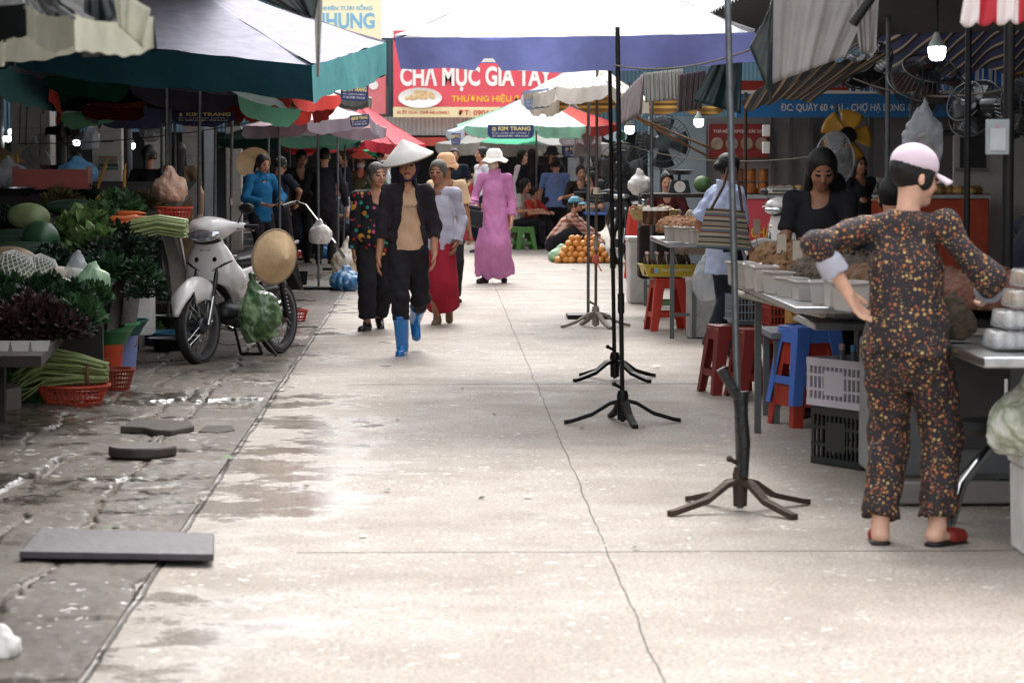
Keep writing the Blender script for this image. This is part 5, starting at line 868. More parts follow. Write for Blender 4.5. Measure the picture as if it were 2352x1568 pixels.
    for y in (-1, 1):
        b = MB(); b.lathe([(0, 0), (.016, 0), (.018, .006), (0, .012)], 14, (.455, .075 * y, .765), Matrix.Rotation(R(80), 3, 'Y')); b.build('indicator', CHR, o)
        b = MB(); b.tube([(.34, .24 * y, 1.0), (.31, .37 * y, .995)], .017, 10); g = b.build('handle_grip', DKP, o); b = MB(); b.tube([(.37, .2 * y, .985), (.38, .30 * y, .975), (.36, .36 * y, .965)], .005, 6); b.build('brake_lever', CHR, g)
        b = MB(); b.tube([(.36, .22 * y, 1.01), (.37, .27 * y, 1.1)], .005, 6); b.build('mirror_stalk', DKP, o); b = MB(); b.ball((.375, .31 * y, 1.13), (.022, .068, .04), 16, 10); b.build('mirror', DKP, o)
    S = SDF(); S.cap((.06, 0, .74), (-.25, 0, .755), .085, .12, k=.04, fl=((0, 0, 1), .55)); S.cap((-.25, 0, .76), (-.62, 0, .80), .12, .1, k=.04, fl=((0, 0, 1), .5)); sdf_obj('seat', S, h, SEATM, o)
    for y in (-1, 1):
        S = SDF(); S.cap((.08, .07 * y, .60), (-.3, .10 * y, .66), .075, .07, k=.03, fl=(Y, .4)); S.cap((-.3, .1 * y, .66), (-.78, .05 * y, .77), .07, .03, k=.03, fl=(Y, .45)); sdf_obj('side_panel', S, h, body, o)
        b = MB(); b.prism([(.02, .098 * y, .575), (-.2, .13 * y, .60), (-.72, .075 * y, .745), (-.2, .135 * y, .625)], (0, .012 * y, 0)); b.build('side_stripe', M('brown_stripe', '#3a2a20', .4), o)
        b = MB(); b.tube([(-.61, .09 * y, .287), (-.50, .1 * y, .62)], .024, 10); 
        for k in range(9): t = k / 9; c = Vector((-.60 + .09 * t, .091 * y, .32 + .27 * t)); b.lathe([(.026, -.006), (.034, 0), (.026, .006)], 10, c)
        b.build('shock_absorber', DKP, o); b = MB(); b.tube([(-.18, .1 * y, .30), (-.19, .22 * y, .30)], .014, 8); b.build('foot_peg', DKP, o)
    b = MB(); b.tube([(-.35, .1, .76), (-.6, .12, .84), (-.82, .09, .86), (-.86, 0, .86), (-.82, -.09, .86), (-.6, -.12, .84), (-.35, -.1, .76)], .013, 8); b.build('grab_rail', CHR, o)
    b = MB(); b.prism([(-.66, -.055, .73), (-.86, -.05, .71), (-.97, -.055, .48), (-.93, -.055, .48), (-.80, -.055, .62), (-.66, -.06, .64)], (0, .11, 0)); b.build('rear_mudguard', DKP, o, bev=.01)
    b = MB(); b.box((-.985, 0, .57), (.008, .15, .11), Matrix.Rotation(R(-15), 3, 'Y')); b.build('number_plate', DKP, o)
    b = MB(); b.box((-.88, 0, .76), (.05, .16, .06)); b.build('tail_light', M('tail_red', '#7d1a16', .25), o, bev=.012)
    S = SDF(); S.cap((.2, 0, .36), (-.1, 0, .34), .085, .11, k=.04); S.cap((-.1, .06, .33), (.1, .06, .33), .1, .09, k=.03, fl=(Y, .7)); S.cap((.22, 0, .58), (-.1, 0, .42), .07, .08, k=.05); S.cap((-.1, 0, .45), (-.61, .0, .50), .07, .05, k=.05, fl=(Y, 1)); sdf_obj('engine', S, h * 1.2, ENG, o)
    b = MB(); b.tube([(.15, -.08, .28), (-.1, -.12, .22), (-.35, -.14, .25), (-.45, -.15, .28)], .018, 10); b.tube([(-.42, -.15, .27), (-.92, -.15, .37)], .042, 14); b.build('exhaust', CHR, o)
    b = MB(); b.tube([(-.1, 0, .3), (-.61, .06, .287)], .03, 8); b.build('swing_arm', DKP, o); b = MB(); b.tube([(-.02, .1, .26), (-.1, .26, .02)], .011, 8); b.box((-.1, .265, .012), (.05, .04, .012)); b.build('side_stand', DKP, o)
    b = MB(); b.tube([(-.05, -.07, .27), (-.18, -.09, .03)], .012, 8); b.tube([(-.05, .07, .27), (-.18, .09, .03)], .012, 8); b.tube([(-.18, -.09, .03), (-.18, .09, .03)], .012, 8); b.build('centre_stand', DKP, o)
    b = MB(); b.prism([(.28, -.12, .33), (-.1, -.12, .30), (-.1, -.12, .285), (.28, -.12, .315)], (0, .24, 0)); b.build('floor_board', DKP, o)
    if text:
        lettering('HONDA', M('bike_letters', '#3b3d42', .4), o, (.462, 0, .835), (R(75), 0, R(90)), .085, .016, .01, .001); lettering('Wave', WHT, o, (.372, .17, .79), (R(80), 0, R(122)), .075, .024, .02, .001)
    return o
mb = motorbike('white step through motorbike parked on the wet pavement with a conical hat on it', G(458, 838), R(-115), WPNT, lean=R(2), h=.009)
b = MB(); b.m = 0; b.lathe([(.003, .15), (.1, .077), (.2, 0)], 48); b.m = 1; b.lathe([(.198, .002), (.1, .072), (.003, .14)], 48); b.m = 1; b.lathe([(.2, -.004), (.206, 0), (.2, .005), (.195, 0), (.2, -.004)], 48)
q = b.build('conical_hat', [STRAW, STRAWIN], loc=P(630, 590, 20.55), smooth=60); q.rotation_euler = Vector((.62, -.74, -.10)).to_track_quat('Z', 'Y').to_euler(); tag(q, 'straw conical hat hung on the white motorbike', 'conical hat')
def marbled(name, c1, c2, c3, sc=6., bump=.6, rough=.25):
    m = M(name, c1, rough, var=.1, bump=bump, bsc=18, spec=.6); t = m.node_tree; L = t.links.new; b = t.nodes['Principled BSDF']; tc = N(t, 'ShaderNodeTexCoord'); n = N(t, 'ShaderNodeTexNoise', Scale=sc, Detail=5.0, Distortion=2.2); L(tc.outputs['Object'], n.inputs['Vector']); rp = N(t, 'ShaderNodeValToRGB'); e = rp.color_ramp.elements
    e[0].position = .36; e[0].color = (*C(c3), 1); e[1].position = .5; e[1].color = (*C(c1), 1); x = e.new(.64); x.color = (*C(c2), 1); L(n.outputs[0], rp.inputs[0]); L(rp.outputs[0], b.inputs['Base Color']); return m
GBAG = marbled('green_bag_plastic', '#4c6b45', '#8fa880', '#2f4a2c', 5, .3)
def sag_bag(name, label, c, w, d, ht, m, rz=0., seed=0, h=.012, neck=True, tilt=0.):
    S = SDF(); r = random.Random(seed); S.ell((0, 0, ht * .36), (w / 2, d / 2, ht * .38), .03); S.cap((0, 0, ht * .5), (0, 0, ht * .8), w * .36, w * .13, k=.05, fl=((0, 1, 0), d / w))
    for _ in range(7): a = r.uniform(0, 6.3); S.ell((w * .3 * math.cos(a), d * .3 * math.sin(a), ht * r.uniform(.15, .55)), (w * .22, d * .22, ht * .2), .02)
    if neck: S.cap((0, 0, ht * .78), (r.uniform(-.02, .02), 0, ht), w * .1, w * .05, k=.03)
    S.cut(folds(.006, .07, seed)); S.cut(folds(.004, .03, seed + 1)); S.cut(lambda X, Y, Z: -Z + 0 * X + 0 * Y); o = sdf_obj(name, S, h, m, loc=c); o.rotation_euler = (0, tilt, rz); return tag(o, label, 'bag')
p = P(607, 782, 20.55); sag_bag('plastic_bag', 'green plastic bag of vegetables hanging on the white motorbike', p, .30, .22, .48, GBAG, R(-20), 3, .011, tilt=R(-12))
mb2 = motorbike('black scooter parked behind the tall black umbrella poles', G(1418, 606), R(-108), DKP, text=False, h=.016)
mb3 = motorbike('white and black scooter parked in front of the red kiosk counter', Vector((P(1755, 350, 30).x, 30, 0)), R(-150), WPNT, text=False, h=.016)
b = MB(); b.tube([P(648, 474, 29), P(680, 464, 29.2), P(702, 472, 29), P(770, 560, 28.2), P(790, 590, 28.4)], .016, 10); q = b.build('cart_handle', metal('#6d6a66', .4)); tag(q, 'bent steel cart handle with a white bag in front of the straw hat', 'handle bar')
b = MB(); b.tube([P(648, 474, 29), P(672, 466, 29.1)], .02, 10); b.build('grip', DKP, q)
sag_bag('plastic_bag', 'white plastic bag hanging from the bent steel handle', P(735, 560, 28), .2, .16, .24, M('white_bag', '#cfccc8', .45, bump=.3, bsc=30), 0, 5, .014)
# ---------------------------------------------------------------- vegetables and vessels on the left
def basin_mesh(r, ht, m, name, lattice=False, n=28):
    b = MB(); b.lathe([(0, .0), (r * .66, 0), (r * .72, .01), (r * .97, ht), (r * 1.04, ht + .004), (r * 1.04, ht - .008), (r * .985, ht - .012), (r * .70, .018), (0, .012)], n); return b
def put(name, label, cat, b, m, loc, rz=0., group=None, **k):
    o = b.build(name, m, loc=loc, **k); o.rotation_euler = (0, 0, rz); return tag(o, label, cat, group)
def basket(label, loc, r, ht, col, n=36, rows=5, name='basket', sy=1., solidb=False):
    o = thing(name, label, 'basket', loc); m = plastic(col); b = MB(); R0 = .72
    for k in range(n):
        a = 2 * math.pi * k / n; d = Vector((math.cos(a), math.sin(a) * sy, 0)); b.tube([d * r * R0 + Vector((0, 0, .004)), d * r + Vector((0, 0, ht))], .0055, 4)
    for k in range(1, rows): t = k / rows; rr = r * (R0 + (1 - R0) * t); b.lathe([(rr - .004, ht * t - .005), (rr + .005, ht * t), (rr - .004, ht * t + .005)], n, sy=sy)
    b.build('lattice', m, o); b = MB(); b.lathe([(r - .008, ht - .012), (r + .012, ht - .006), (r + .012, ht + .006), (r - .008, ht + .006), (r - .008, ht - .012)], n, sy=sy); b.build('rim', m, o); b = MB(); b.lathe([(0, 0), (r * R0, 0), (r * R0 + .006, .03), (r * R0 - .004, .03), (r * R0 - .006, .008), (0, .008)], n, sy=sy); b.build('bottom', m, o); return o
LEAFS = {}
def leaf_m(c): return M('leaf_' + c.strip('#'), c, .65, var=.55, sc=9, trl=.15, spec=.25)
def clump(kind, n, rad, ls, seed, stalk=0., up=.5, wid=.45):
    """many small bent leaves through a mound"""
    r = random.Random(seed); b = MB()
    for _ in range(n):
        a = r.uniform(0, 6.28); e = math.asin(r.uniform(-.2, 1)); k = r.uniform(.35, 1.02); c = Vector((rad[0] * math.cos(a) * math.cos(e) * k, rad[1] * math.sin(a) * math.cos(e) * k, max(.0, rad[2] * math.sin(e) * k) + .01))
        d = Vector((math.cos(a) * math.cos(e), math.sin(a) * math.cos(e), math.sin(e) + up * r.uniform(-.6, 1))) + Vector((r.uniform(-.7, .7), r.uniform(-.7, .7), r.uniform(-.5, .5))); d = d.normalized(); s_, u_, _ = frame(d); tw = r.uniform(-1, 1); s_ = (s_ * math.cos(tw) + u_ * math.sin(tw)); u_ = d.cross(s_); L_ = ls * r.uniform(.6, 1.3); W_ = L_ * wid; cu = r.uniform(-.4, .5)
        P_ = lambda t, x: c + d * L_ * t + s_ * W_ * x + u_ * L_ * (cu * t * t + .35 * abs(x)) ; vs = [P_(0, 0), P_(.35, -.5), P_(.4, 0), P_(.35, .5), P_(.75, -.42), P_(.78, 0), P_(.75, .42), P_(1.05, 0)]
        b.add(vs, [(0, 2, 1), (0, 3, 2), (1, 2, 5, 4), (2, 3, 6, 5), (4, 5, 7), (5, 6, 7)])
    return b
# the sloping vegetable display
st = thing('vegetable_stall', 'dark tiered stall table heaped with vegetables on the left', 'stall', (-3, 18, 0)); SL = lambda y: .46 + (y - 15.3) * .104
b = MB(); b.add([(-6.5, 15.3, SL(15.3)), (-2.13, 15.3, SL(15.3)), (-1.98, 23.5, SL(23.5)), (-6.5, 23.5, SL(23.5))], [(0, 1, 2, 3)]); b.add([(-6.5, 15.3, SL(15.3) - .06), (-2.13, 15.3, SL(15.3) - .06), (-1.98, 23.5, SL(23.5) - .06), (-6.5, 23.5, SL(23.5) - .06)], [(3, 2, 1, 0)]); b.add([(-6.5, 15.3, SL(15.3) - .06), (-2.13, 15.3, SL(15.3) - .06), (-2.13, 15.3, SL(15.3)), (-6.5, 15.3, SL(15.3)), (-1.98, 23.5, SL(23.5) - .06), (-1.98, 23.5, SL(23.5))], [(0, 1, 2, 3), (1, 4, 5, 2)]); part(b, 'table_top', DARKW, st)
for x in (-6, -4, -2.5):
    for y in (16.2, 19, 23): b = MB(); b.box((x, y, SL(y) / 2 - .03), (.08, .08, SL(y) - .07)); part(b, 'leg', DARKW, st)
b = MB(); b.box((-4.2, 18.3, .22), (4.1, .05, .44)); part(b, 'shade_board', DARKW, st)  # dark board added to stand for the shaded void under the table
def onslope(u, v): # the point of the sloping display seen at (u, v)
    d = ray(u, v); k = -d.z / d.y; y = (1.55 - .46 + 15.3 * .104) / (k + .104); return Vector((d.x / d.y * y, y, SL(y)))
r_ = random.Random(11)
b = MB(); x = 0
for k in range(3): pa = P(-25 + k * 46, 784, 15.2); b.prism([(pa.x, 15.25, pa.z), (pa.x + .105, 15.25, pa.z), (pa.x + .092, 15.25, pa.z - .055), (pa.x + .012, 15.25, pa.z - .055)], (0, -.008, 0))
o = b.build('paper_edging', M('paper_edge', '#a9a9a6', .8)); tag(o, 'white cut paper edging along the front of the vegetable stall', 'paper edging')
G1, G2, G3, G4, G5 = '#1f3a20', '#2a4726', '#16281a', '#56703f', '#301d1f'
KIND = {}
def green(label, u, v, kind, sc=1., rz=None, slope=True, y=None, dz=0., name='leafy_greens', cat='vegetables'):
    specs = {'herb': (G1, 620, (.18, .15, .14), .042, .8), 'dark': (G3, 520, (.2, .16, .14), .045, .75), 'lettuce': (G4, 420, (.2, .18, .2), .085, .9), 'red': (G5, 900, (.26, .18, .2), .055, .65), 'spin': (G2, 480, (.18, .15, .13), .06, .6), 'kale': ('#3f5d38', 480, (.2, .17, .17), .07, .8), 'brown': ('#4a4526', 500, (.18, .14, .12), .05, .4)}
    c, n, rad, ls, wd = specs[kind]
    if kind not in KIND: o = clump(kind, n, rad, ls, len(KIND) + 3, wid=wd).build(name, leaf_m(c), smooth=0); KIND[kind] = o
    else: o = KIND[kind].copy(); COL.objects.link(o)
    p = onslope(u, v) if slope else (P(u, v, y) if y else G(u, v)); o.name = name; o.location = (p.x, p.y, p.z + dz); o.scale = (sc, sc, sc); o.rotation_euler = (0, 0, r_.uniform(0, 6) if rz is None else rz); return tag(o, label, cat, 'heaps of greens on the vegetable stall')
for a in (('curly pale lettuce in the middle of the vegetable heap', 190, 560, 'lettuce', 1.0), ('pale lettuce beneath the curly lettuce', 215, 585, 'lettuce', .8), ('large dark red amaranth bunch at the stall front', 75, 765, 'red', 1.0), ('second red amaranth bunch right of the first', 122, 770, 'red', .8), ('dark green herbs at the left edge of the stall front', 12, 740, 'herb', 1.1), ('bright herbs in front of the white radish', 105, 690, 'herb', 1.0), ('long green herbs hanging over the stall corner', 172, 740, 'spin', .95), ('green herbs above the stall corner', 160, 700, 'herb', .9), ('spinach bunch at the left edge under the net wrapped fruit', 15, 690, 'spin', 1.0), ('dark greens behind the curly lettuce', 262, 560, 'dark', 1.0), ('dark greens below the carrots', 285, 590, 'dark', 1.05), ('dark greens at the middle of the stall', 235, 600, 'dark', .9), ('kale bunch left of the umbrella pole', 268, 500, 'kale', .95), ('brownish herbs behind the round cabbage', 145, 480, 'brown', 1.1), ('dark greens far back on the stall', 190, 470, 'dark', 1.0), ('dark greens at the front corner of the stall', 150, 770, 'dark', .8), ('small red amaranth bunch at the left picture edge', 20, 775, 'red', .8), ('herbs right of the curly lettuce', 240, 640, 'herb', 1.0), ('spinach bunch beside the tied clear bag', 120, 640, 'spin', .8), ('dark leafy bunch under the net wrapped fruit', 60, 720, 'dark', 1.0), ('celery leaves under the grey sheet', 322, 640, 'herb', .8), ('olive herbs along the back of the stall', 330, 480, 'brown', .9), ('dark greens left behind the cucumbers', 40, 520, 'dark', .9), ('mixed greens at the dark middle of the stall', 150, 640, 'dark', 1.0), ('dark bunch between radish and lettuce', 120, 610, 'dark', .9), ('greens under the blue bag', 215, 690, 'spin', .7), ('dark greens beside the grey sack', 305, 560, 'dark', .9), ('kale leaves at the top of the heap', 232, 520, 'kale', .8), ('celery greens low beside the pole', 335, 680, 'dark', .7)): green(a[0], a[1], a[2], a[3], a[4])
def veg(name, label, fn, m, loc, rz=0., cat='vegetable', group=None, rot=None):
    b = MB(); fn(b); o = b.build(name, m, loc=loc, smooth=60); o.rotation_euler = rot if rot else (0, 0, rz); return tag(o, label, cat, group)
CAB = M('cabbage', '#6f7d52', .6, var=.3, sc=5, bump=.4, bsc=12); CUC = M('cucumber', '#16301a', .5, var=.3, sc=9); RAD = M('white_radish', '#bdb5a4', .5, var=.12); CAR = M('carrot', '#c2602a', .5, var=.15); 
def cab(sx, sy, sz): return lambda b: b.grid(lambda u, v: ((sx * math.sin(math.pi * u) * math.cos(6.2832 * v) * (1 + .05 * math.sin(v * 31 + 6 * u))), sy * math.sin(math.pi * u) * math.sin(6.2832 * v) * (1 + .05 * math.sin(v * 25)), sz - sz * math.cos(math.pi * u)), 16, 40)
veg('napa_cabbage', 'large pale napa cabbage lying on the left of the heap', cab(.15, .11, .1), CAB, onslope(66, 530), .1); veg('green_cabbage', 'round dark green cabbage below the pale napa cabbage', cab(.12, .12, .115), M('green_cabbage', '#2f5034', .45, var=.25, bump=.3, bsc=10), onslope(95, 585)); veg('melon', 'tan gourd at the left edge below the cucumbers', cab(.17, .12, .09), M('tan_gourd', '#7d684c', .55, var=.2), onslope(22, 630), .3)
veg('pumpkin', 'small yellow pumpkin at the back of the stall', cab(.09, .09, .08), M('yellow_gourd', '#a58a42', .5, var=.15), onslope(246, 490)); veg('winter_melon', 'dark green winter melon beside the yellow pumpkin', cab(.2, .07, .065), CUC, onslope(165, 497), .1); veg('winter_melon', 'long dark winter melon above the carrots', cab(.2, .07, .06), CUC, onslope(285, 530), -.1)
cu = lambda b: b.tube([(-.22, 0, .03), (-.15, .005, .035), (0, .01, .035), (.16, 0, .035), (.22, -.005, .03)], [.012, .03, .034, .03, .01], 12)
base = veg('cucumber', 'dark green cucumber piled at the left edge of the stall', cu, CUC, onslope(45, 570), group='cucumbers at the left edge')
for k in range(11):
    o = base.copy(); COL.objects.link(o); p = onslope(10 + 10 * (k % 5) + 22 * (k % 3), 566 + 15 * (k // 3)); o.location = (p.x, p.y, p.z + .03 * (k % 2) + .02); o.rotation_euler = (0, 0, r_.uniform(-.15, .15))
ca = lambda b: b.tube([(-.09, 0, .018), (-.07, 0, .02), (.05, 0, .018), (.1, 0, .014)], [.008, .02, .014, .003], 10)
base = veg('carrot', 'orange carrot piled on the dark greens', ca, CAR, onslope(300, 540), group='orange carrots'); 
for k in range(13): o = base.copy(); COL.objects.link(o); p = onslope(278 + 9 * (k % 5) + r_.uniform(0, 6), 548); o.location = (p.x, p.y + r_.uniform(-.1, .1), p.z + .05 + .034 * (k // 4)); o.rotation_euler = (0, r_.uniform(-.1, .1), r_.uniform(-.4, .4) + (math.pi if k % 2 else 0)); o.scale = (1.15,) * 3
ra = lambda b: b.tube([(-.2, 0, .045), (-.17, 0, .05), (0, 0, .05), (.12, 0, .045), (.22, 0, .035)], [.015, .045, .05, .04, .006], 14)
for i, (u, v, z, a, l) in enumerate(((128, 668, .05, -.35, 'thick white radish lying across the herbs'), (105, 676, .02, -.2, 'white radish partly under another radish'), (140, 655, .02, .1, 'white radish beside the plastic bag'))): veg('white_radish', l, ra, RAD, onslope(u, v) + Vector((0, 0, z)), a)
NET = M('foam_net', '#b9b7b0', .7); 
for i, (u, v, s_, l) in enumerate(((22, 672, 1.2, 'fruit in a white foam net at the left picture edge'), (84, 668, 1.0, 'fruit in a white foam net beside the white radish'))):
    o = thing('net_wrapped_fruit', l, 'fruit', onslope(u, v) + Vector((0, 0, .06))); o.rotation_euler = (0, R(25), .2); o.scale = (s_,) * 3; b = MB(); b.ball((0, 0, .03), (.115, .1, .14)); b.build('fruit', M('pale_green_fruit', '#5d6d4a', .5, var=.2), o); b = MB()
    for k in range(20):
        for sg in (-1, 1): b.tube([(.121 * math.cos(k * .314 + sg * t * .55) * math.sin(.5 + t * .45), .105 * math.sin(k * .314 + sg * t * .55) * math.sin(.5 + t * .45), .03 - .147 * math.cos(.5 + t * .45)) for t in range(6)], .0045, 4, False)
    b.build('foam_net', NET, o)
CLR = M('clear_plastic', '#b9bfc4', .2, var=.1, alpha=.45, bump=.6, bsc=30); BLB = M('blue_bag', '#3f7fb5', .35, var=.2, bump=.5, bsc=25, trl=.2); WBAG = MC['white_bag']
sag_bag('plastic_bag', 'clear plastic bag standing on the stall beside the radish', onslope(178, 668), .16, .14, .24, CLR, 0, 21, .014); sag_bag('plastic_bag', 'crumpled blue plastic bag at the stall corner', onslope(186, 690), .16, .13, .1, BLB, 0, 22, .014, False); sag_bag('plastic_bag', 'clear bag of pak choi on the stall corner', onslope(212, 680), .2, .16, .2, M('pale_green_bag', '#8aa886', .35, var=.35, bump=.5, bsc=20), 0, 23, .014)
sag_bag('plastic_bag', 'pale blue plastic bag on the back of the stall', onslope(180, 452) + Vector((0, 0, .1)), .3, .2, .22, M('sky_bag', '#5f9ac0', .35, bump=.4), 0, 24, .016, False); sag_bag('plastic_bag', 'clear plastic bags at the top left of the stall', onslope(18, 440) + Vector((0, 0, .03)), .3, .2, .24, CLR, 0, 25, .016); sag_bag('plastic_bag', 'tied clear bag beside the red bowl', onslope(100, 440) + Vector((0, 0, .02)), .3, .2, .16, CLR, 0, 26, .016)
sag_bag('plastic_bag', 'pinkish bag of meat on the basket behind the poles', onslope(390, 496) + Vector((0, 0, .1)), .24, .2, .26, M('meat_bag', '#b08a74', .3, var=.3, bump=.4), 0, 27, .014)
CR_ = thing('plastic_crate', 'dark red plastic crate at the back of the vegetable stall', 'crate', onslope(122, 470) + Vector((0, 0, .12))); mr = plastic('#7a2a20'); b = MB(); b.box((0, 0, .01), (.56, .3, .02)); b.build('bottom', mr, CR_)
for y in (-.15, .15): b = MB(); b.box((0, y, .08), (.56, .012, .14)); b.build('side', mr, CR_)
for x in (-.28, .28): b = MB(); b.box((x, 0, .09), (.012, .3, .16)); b.build('end', mr, CR_)
put('bowl', 'red plastic bowl on the back of the vegetable stall', 'bowl', basin_mesh(.12, .1, 0, ''), plastic('#b03a24'), onslope(70, 445) + Vector((0, 0, .08))); put('steel_bowl', 'shiny steel bowl at the left edge of the stall', 'bowl', basin_mesh(.17, .07, 0, ''), metal('#9a9c9e', .25), onslope(32, 475) + Vector((0, 0, .08)))
def scale(label, loc, rz, col='#2f6f68', s_=1.):
    o = thing('weighing_scale', label, 'scale', loc, rz); o.scale = (s_,) * 3; m = paint(col); b = MB(); b.prism([(-.13, -.08, 0), (.13, -.08, 0), (.10, -.08, .15), (-.10, -.08, .15)], (0, .16, 0)); b.build('body', m, o, bev=.012); b = MB(); b.box((0, 0, .18), (.03, .03, .08)); b.build('stem', m, o); b = MB(); b.lathe([(0, .22), (.12, .22), (.17, .265), (.175, .265), (.125, .212), (0, .212)], 28); b.build('pan', metal('#a9abad', .25), o)
    b = MB(); b.lathe([(0, 0), (.062, 0), (.066, .006), (.0, .006)], 24, (0, -.082, .075), Matrix.Rotation(R(90), 3, 'X')); d = b.build('dial', WHT, o); b = MB(); b.box((0, -.092, .095), (.004, .003, .045)); b.build('needle', RED, d); return o
scale('teal weighing scale with a steel pan on the pavement', G(222, 850), R(150)); scale('dark weighing scale at the back of the vegetable stall', onslope(130, 440), 0, '#22302e', .8)
for i, (u, v, a) in enumerate(((222, 452, .35), (40, 432, .0), (284, 470, .05))):
    b = MB(); b.tube([(0, 0, 0), (.0, 0, .22)], .013, 8); b.tube([(0, 0, .22), (.006, 0, .27)], .006, 6); q = put('knife', ['yellow handled knife standing in the stall under the paper notice', 'knife with a brown handle at the left edge of the stall', 'yellow handled tool beside the steel column'][i], 'knife', b, M('yellow_handle', '#a5742c', .5), onslope(u, v) + Vector((0, 0, .05))); q.rotation_euler = (0, a, 0)
# vessels on the pavement
o = basket('orange red basket with a celery bunch on the wet pavement', G(168, 932), .22, .13, '#b5432a'); q = G(168, 932)
b = MB(); rr = random.Random(4)
for k in range(70):
    y0, z0 = rr.uniform(-.1, .1), rr.uniform(.0, .16); L_ = rr.uniform(-.2, -.12); b.tube([(.2 + rr.uniform(-.01, .02), y0 * .7, .15 + z0 * .7), (.05, y0, .15 + z0), (L_, y0 * 1.3, .14 + z0 * 1.2 + rr.uniform(-.02, .03)), (L_ - .16, y0 * 1.9, .06 + z0 + rr.uniform(-.06, .04))], [.009, .009, .006, .003], 6)
ce = thing('celery_bunch', 'tied bunch of pale celery stalks lying in the orange red basket', 'celery', q); b.build('stalks', M('celery_stalk', '#7d8b54', .55, var=.3, sc=15), ce)
b = clump('x', 330, (.2, .17, .22), .065, 77, wid=.7); l_ = b.build('leaves', leaf_m('#35602f'), ce, loc=(-.36, 0, -.04), smooth=0); b = MB(); b.lathe([(.105, -.012), (.11, 0), (.105, .012)], 20, (.1, 0, .2), Matrix.Rotation(R(90), 3, 'Y'), sx=.9); b.build('tie', M('brown_tie', '#6d4a2c', .8), ce)
basket('brown red basket behind the celery basket', G(262, 896), .13, .14, '#8a3a26'); green('herbs lying on the brown red basket', 235, 872, 'herb', .6, slope=False)
def bucket_(label, p, r, ht, col, hd=True):
    o = thing('bucket', label, 'bucket', p); b = MB(); b.lathe([(0, 0), (r * .78, 0), (r * .98, ht), (r * 1.05, ht), (r * 1.05, ht - .02), (r, ht - .025), (r * .8, .012), (0, .012)], 28); b.build('body', plastic(col), o); b = MB(); b.tube([(-r, 0, ht - .02), (-r * .9, -.05, ht - .12), (0, -r * 1.08, ht - .17), (r * .9, -.05, ht - .12), (r, 0, ht - .02)], .005, 6); b.build('handle', CHR if not hd else M('rust_handle', '#8a6a4a', .6), o); return o
bucket_('orange red bucket behind the teal scale', G(238, 858), .15, .27, '#c2431f'); bucket_('lilac blue bucket beside the orange red bucket', G(278, 850), .13, .3, '#7f8cc0')
put('wooden_stool', 'dark low wooden stool beside the lilac bucket', 'stool', MB().box((0, 0, .28), (.3, .25, .04)).box((-.12, -.1, .13), (.04, .04, .26)).box((.12, -.1, .13), (.04, .04, .26)).box((-.12, .1, .13), (.04, .04, .26)).box((.12, .1, .13), (.04, .04, .26)), DARKW, G(262, 830), bev=.004)
for (u, v, z, r, ht, c, l) in ((251, 790, .24, .17, .12, '#2f6f42', 'green colander basin stacked on the dark stool'), (275, 770, .26, .2, .11, '#1f5a52', 'dark teal basin behind the green colander'), (262, 762, .33, .17, .06, '#3a8a5c', 'green tray behind the teal basin'), (380, 790, 0, .22, .1, '#2f6a86', 'wide blue basin on the pavement behind the front wheel'), (398, 805, 0, .2, .1, '#17191a', 'black basin beside the front wheel'), (405, 748, .06, .2, .09, '#46583c', 'olive basin behind the front wheel'), (306, 745, .1, .15, .1, '#a5604a', 'salmon pink basket beyond the green basins'), (408, 690, .28, .24, .18, '#2f5a36', 'large green mesh basin of herbs beside the motorbike')):
    y = (1.55 - z) * FPX / (v - 350); put('basin', l, 'basin', basin_mesh(r, ht, 0, ''), plastic(c), P(u, v, y))
green('herbs heaped in the green mesh basin beside the motorbike', 408, 668, 'herb', 1.0, slope=False, y=26.0); green('greens in the salmon pink basket', 306, 742, 'lettuce', .55, slope=False, y=24.5); green('greens in the olive basin', 405, 735, 'dark', .8, slope=False, y=25.4); green('choy sum beside the teal basin', 340, 770, 'lettuce', .6, slope=False)
for (u, y, z, w_, l) in ((250, 22.6, .25, .5, 'dark low box under the teal basins'), (405, 25.6, .22, .55, 'dark low box under the green mesh basin')):
    b = MB(); b.box((0, 0, z / 2 - .003), (w_, .5, z - .012)); put('box', l, 'box', b, DARKW, (P(u, 350, y).x, y, 0), bev=.006)
# celery bundles and grey sheet near the poles
b = MB(); rr = random.Random(6)
for k in range(60): y0, z0 = rr.uniform(-.14, .14), rr.uniform(0, .12); b.tube([(.17, y0, z0 + .05), (-.02, y0, z0 + .08), (-.2, y0 * 1.2, z0 * 1.2 + .03)], [.008, .008, .004], 5)
put('celery_bunch', 'pale celery bundle behind the umbrella pole', 'celery', b, MC['celery_stalk'], onslope(372, 580) + Vector((0, 0, .05)))
b = MB(); b.grid(lambda u, v: (lambda p: (p.x + .04 * math.sin(v * 9 + u * 3), p.y + .03 * math.sin(v * 17), p.z + .05 * math.sin(v * 13 + 2 * u) * (1 - .4 * u)))(P(338 + 60 * v + 55 * u, 492 + 190 * u ** 1.3 + 8 * math.sin(v * 6), 23.6 - .9 * u)), 16, 30); tag(b.build('plastic_sheet', M('grey_sheet', '#8c867c', .4, var=.25, bump=.3, trl=.2), smooth=60), 'crumpled grey plastic sheet draped beside the poles', 'sheet')
b = MB(); b.grid(lambda u, v: (lambda p: (p.x + .03 * math.sin(v * 19 + u * 3), p.y + .05 * math.sin(v * 13), p.z))(P(230 + 90 * v - 10 * u, 560 + 190 * u + 10 * math.sin(v * 5), 19.3 - .8 * u)), 16, 30); tag(b.build('shade_net', M('dark_net', '#241d18', .9, var=.3, bump=.5, bsc=80), smooth=60), 'dark brown net hanging over the edge of the vegetable stall', 'net')
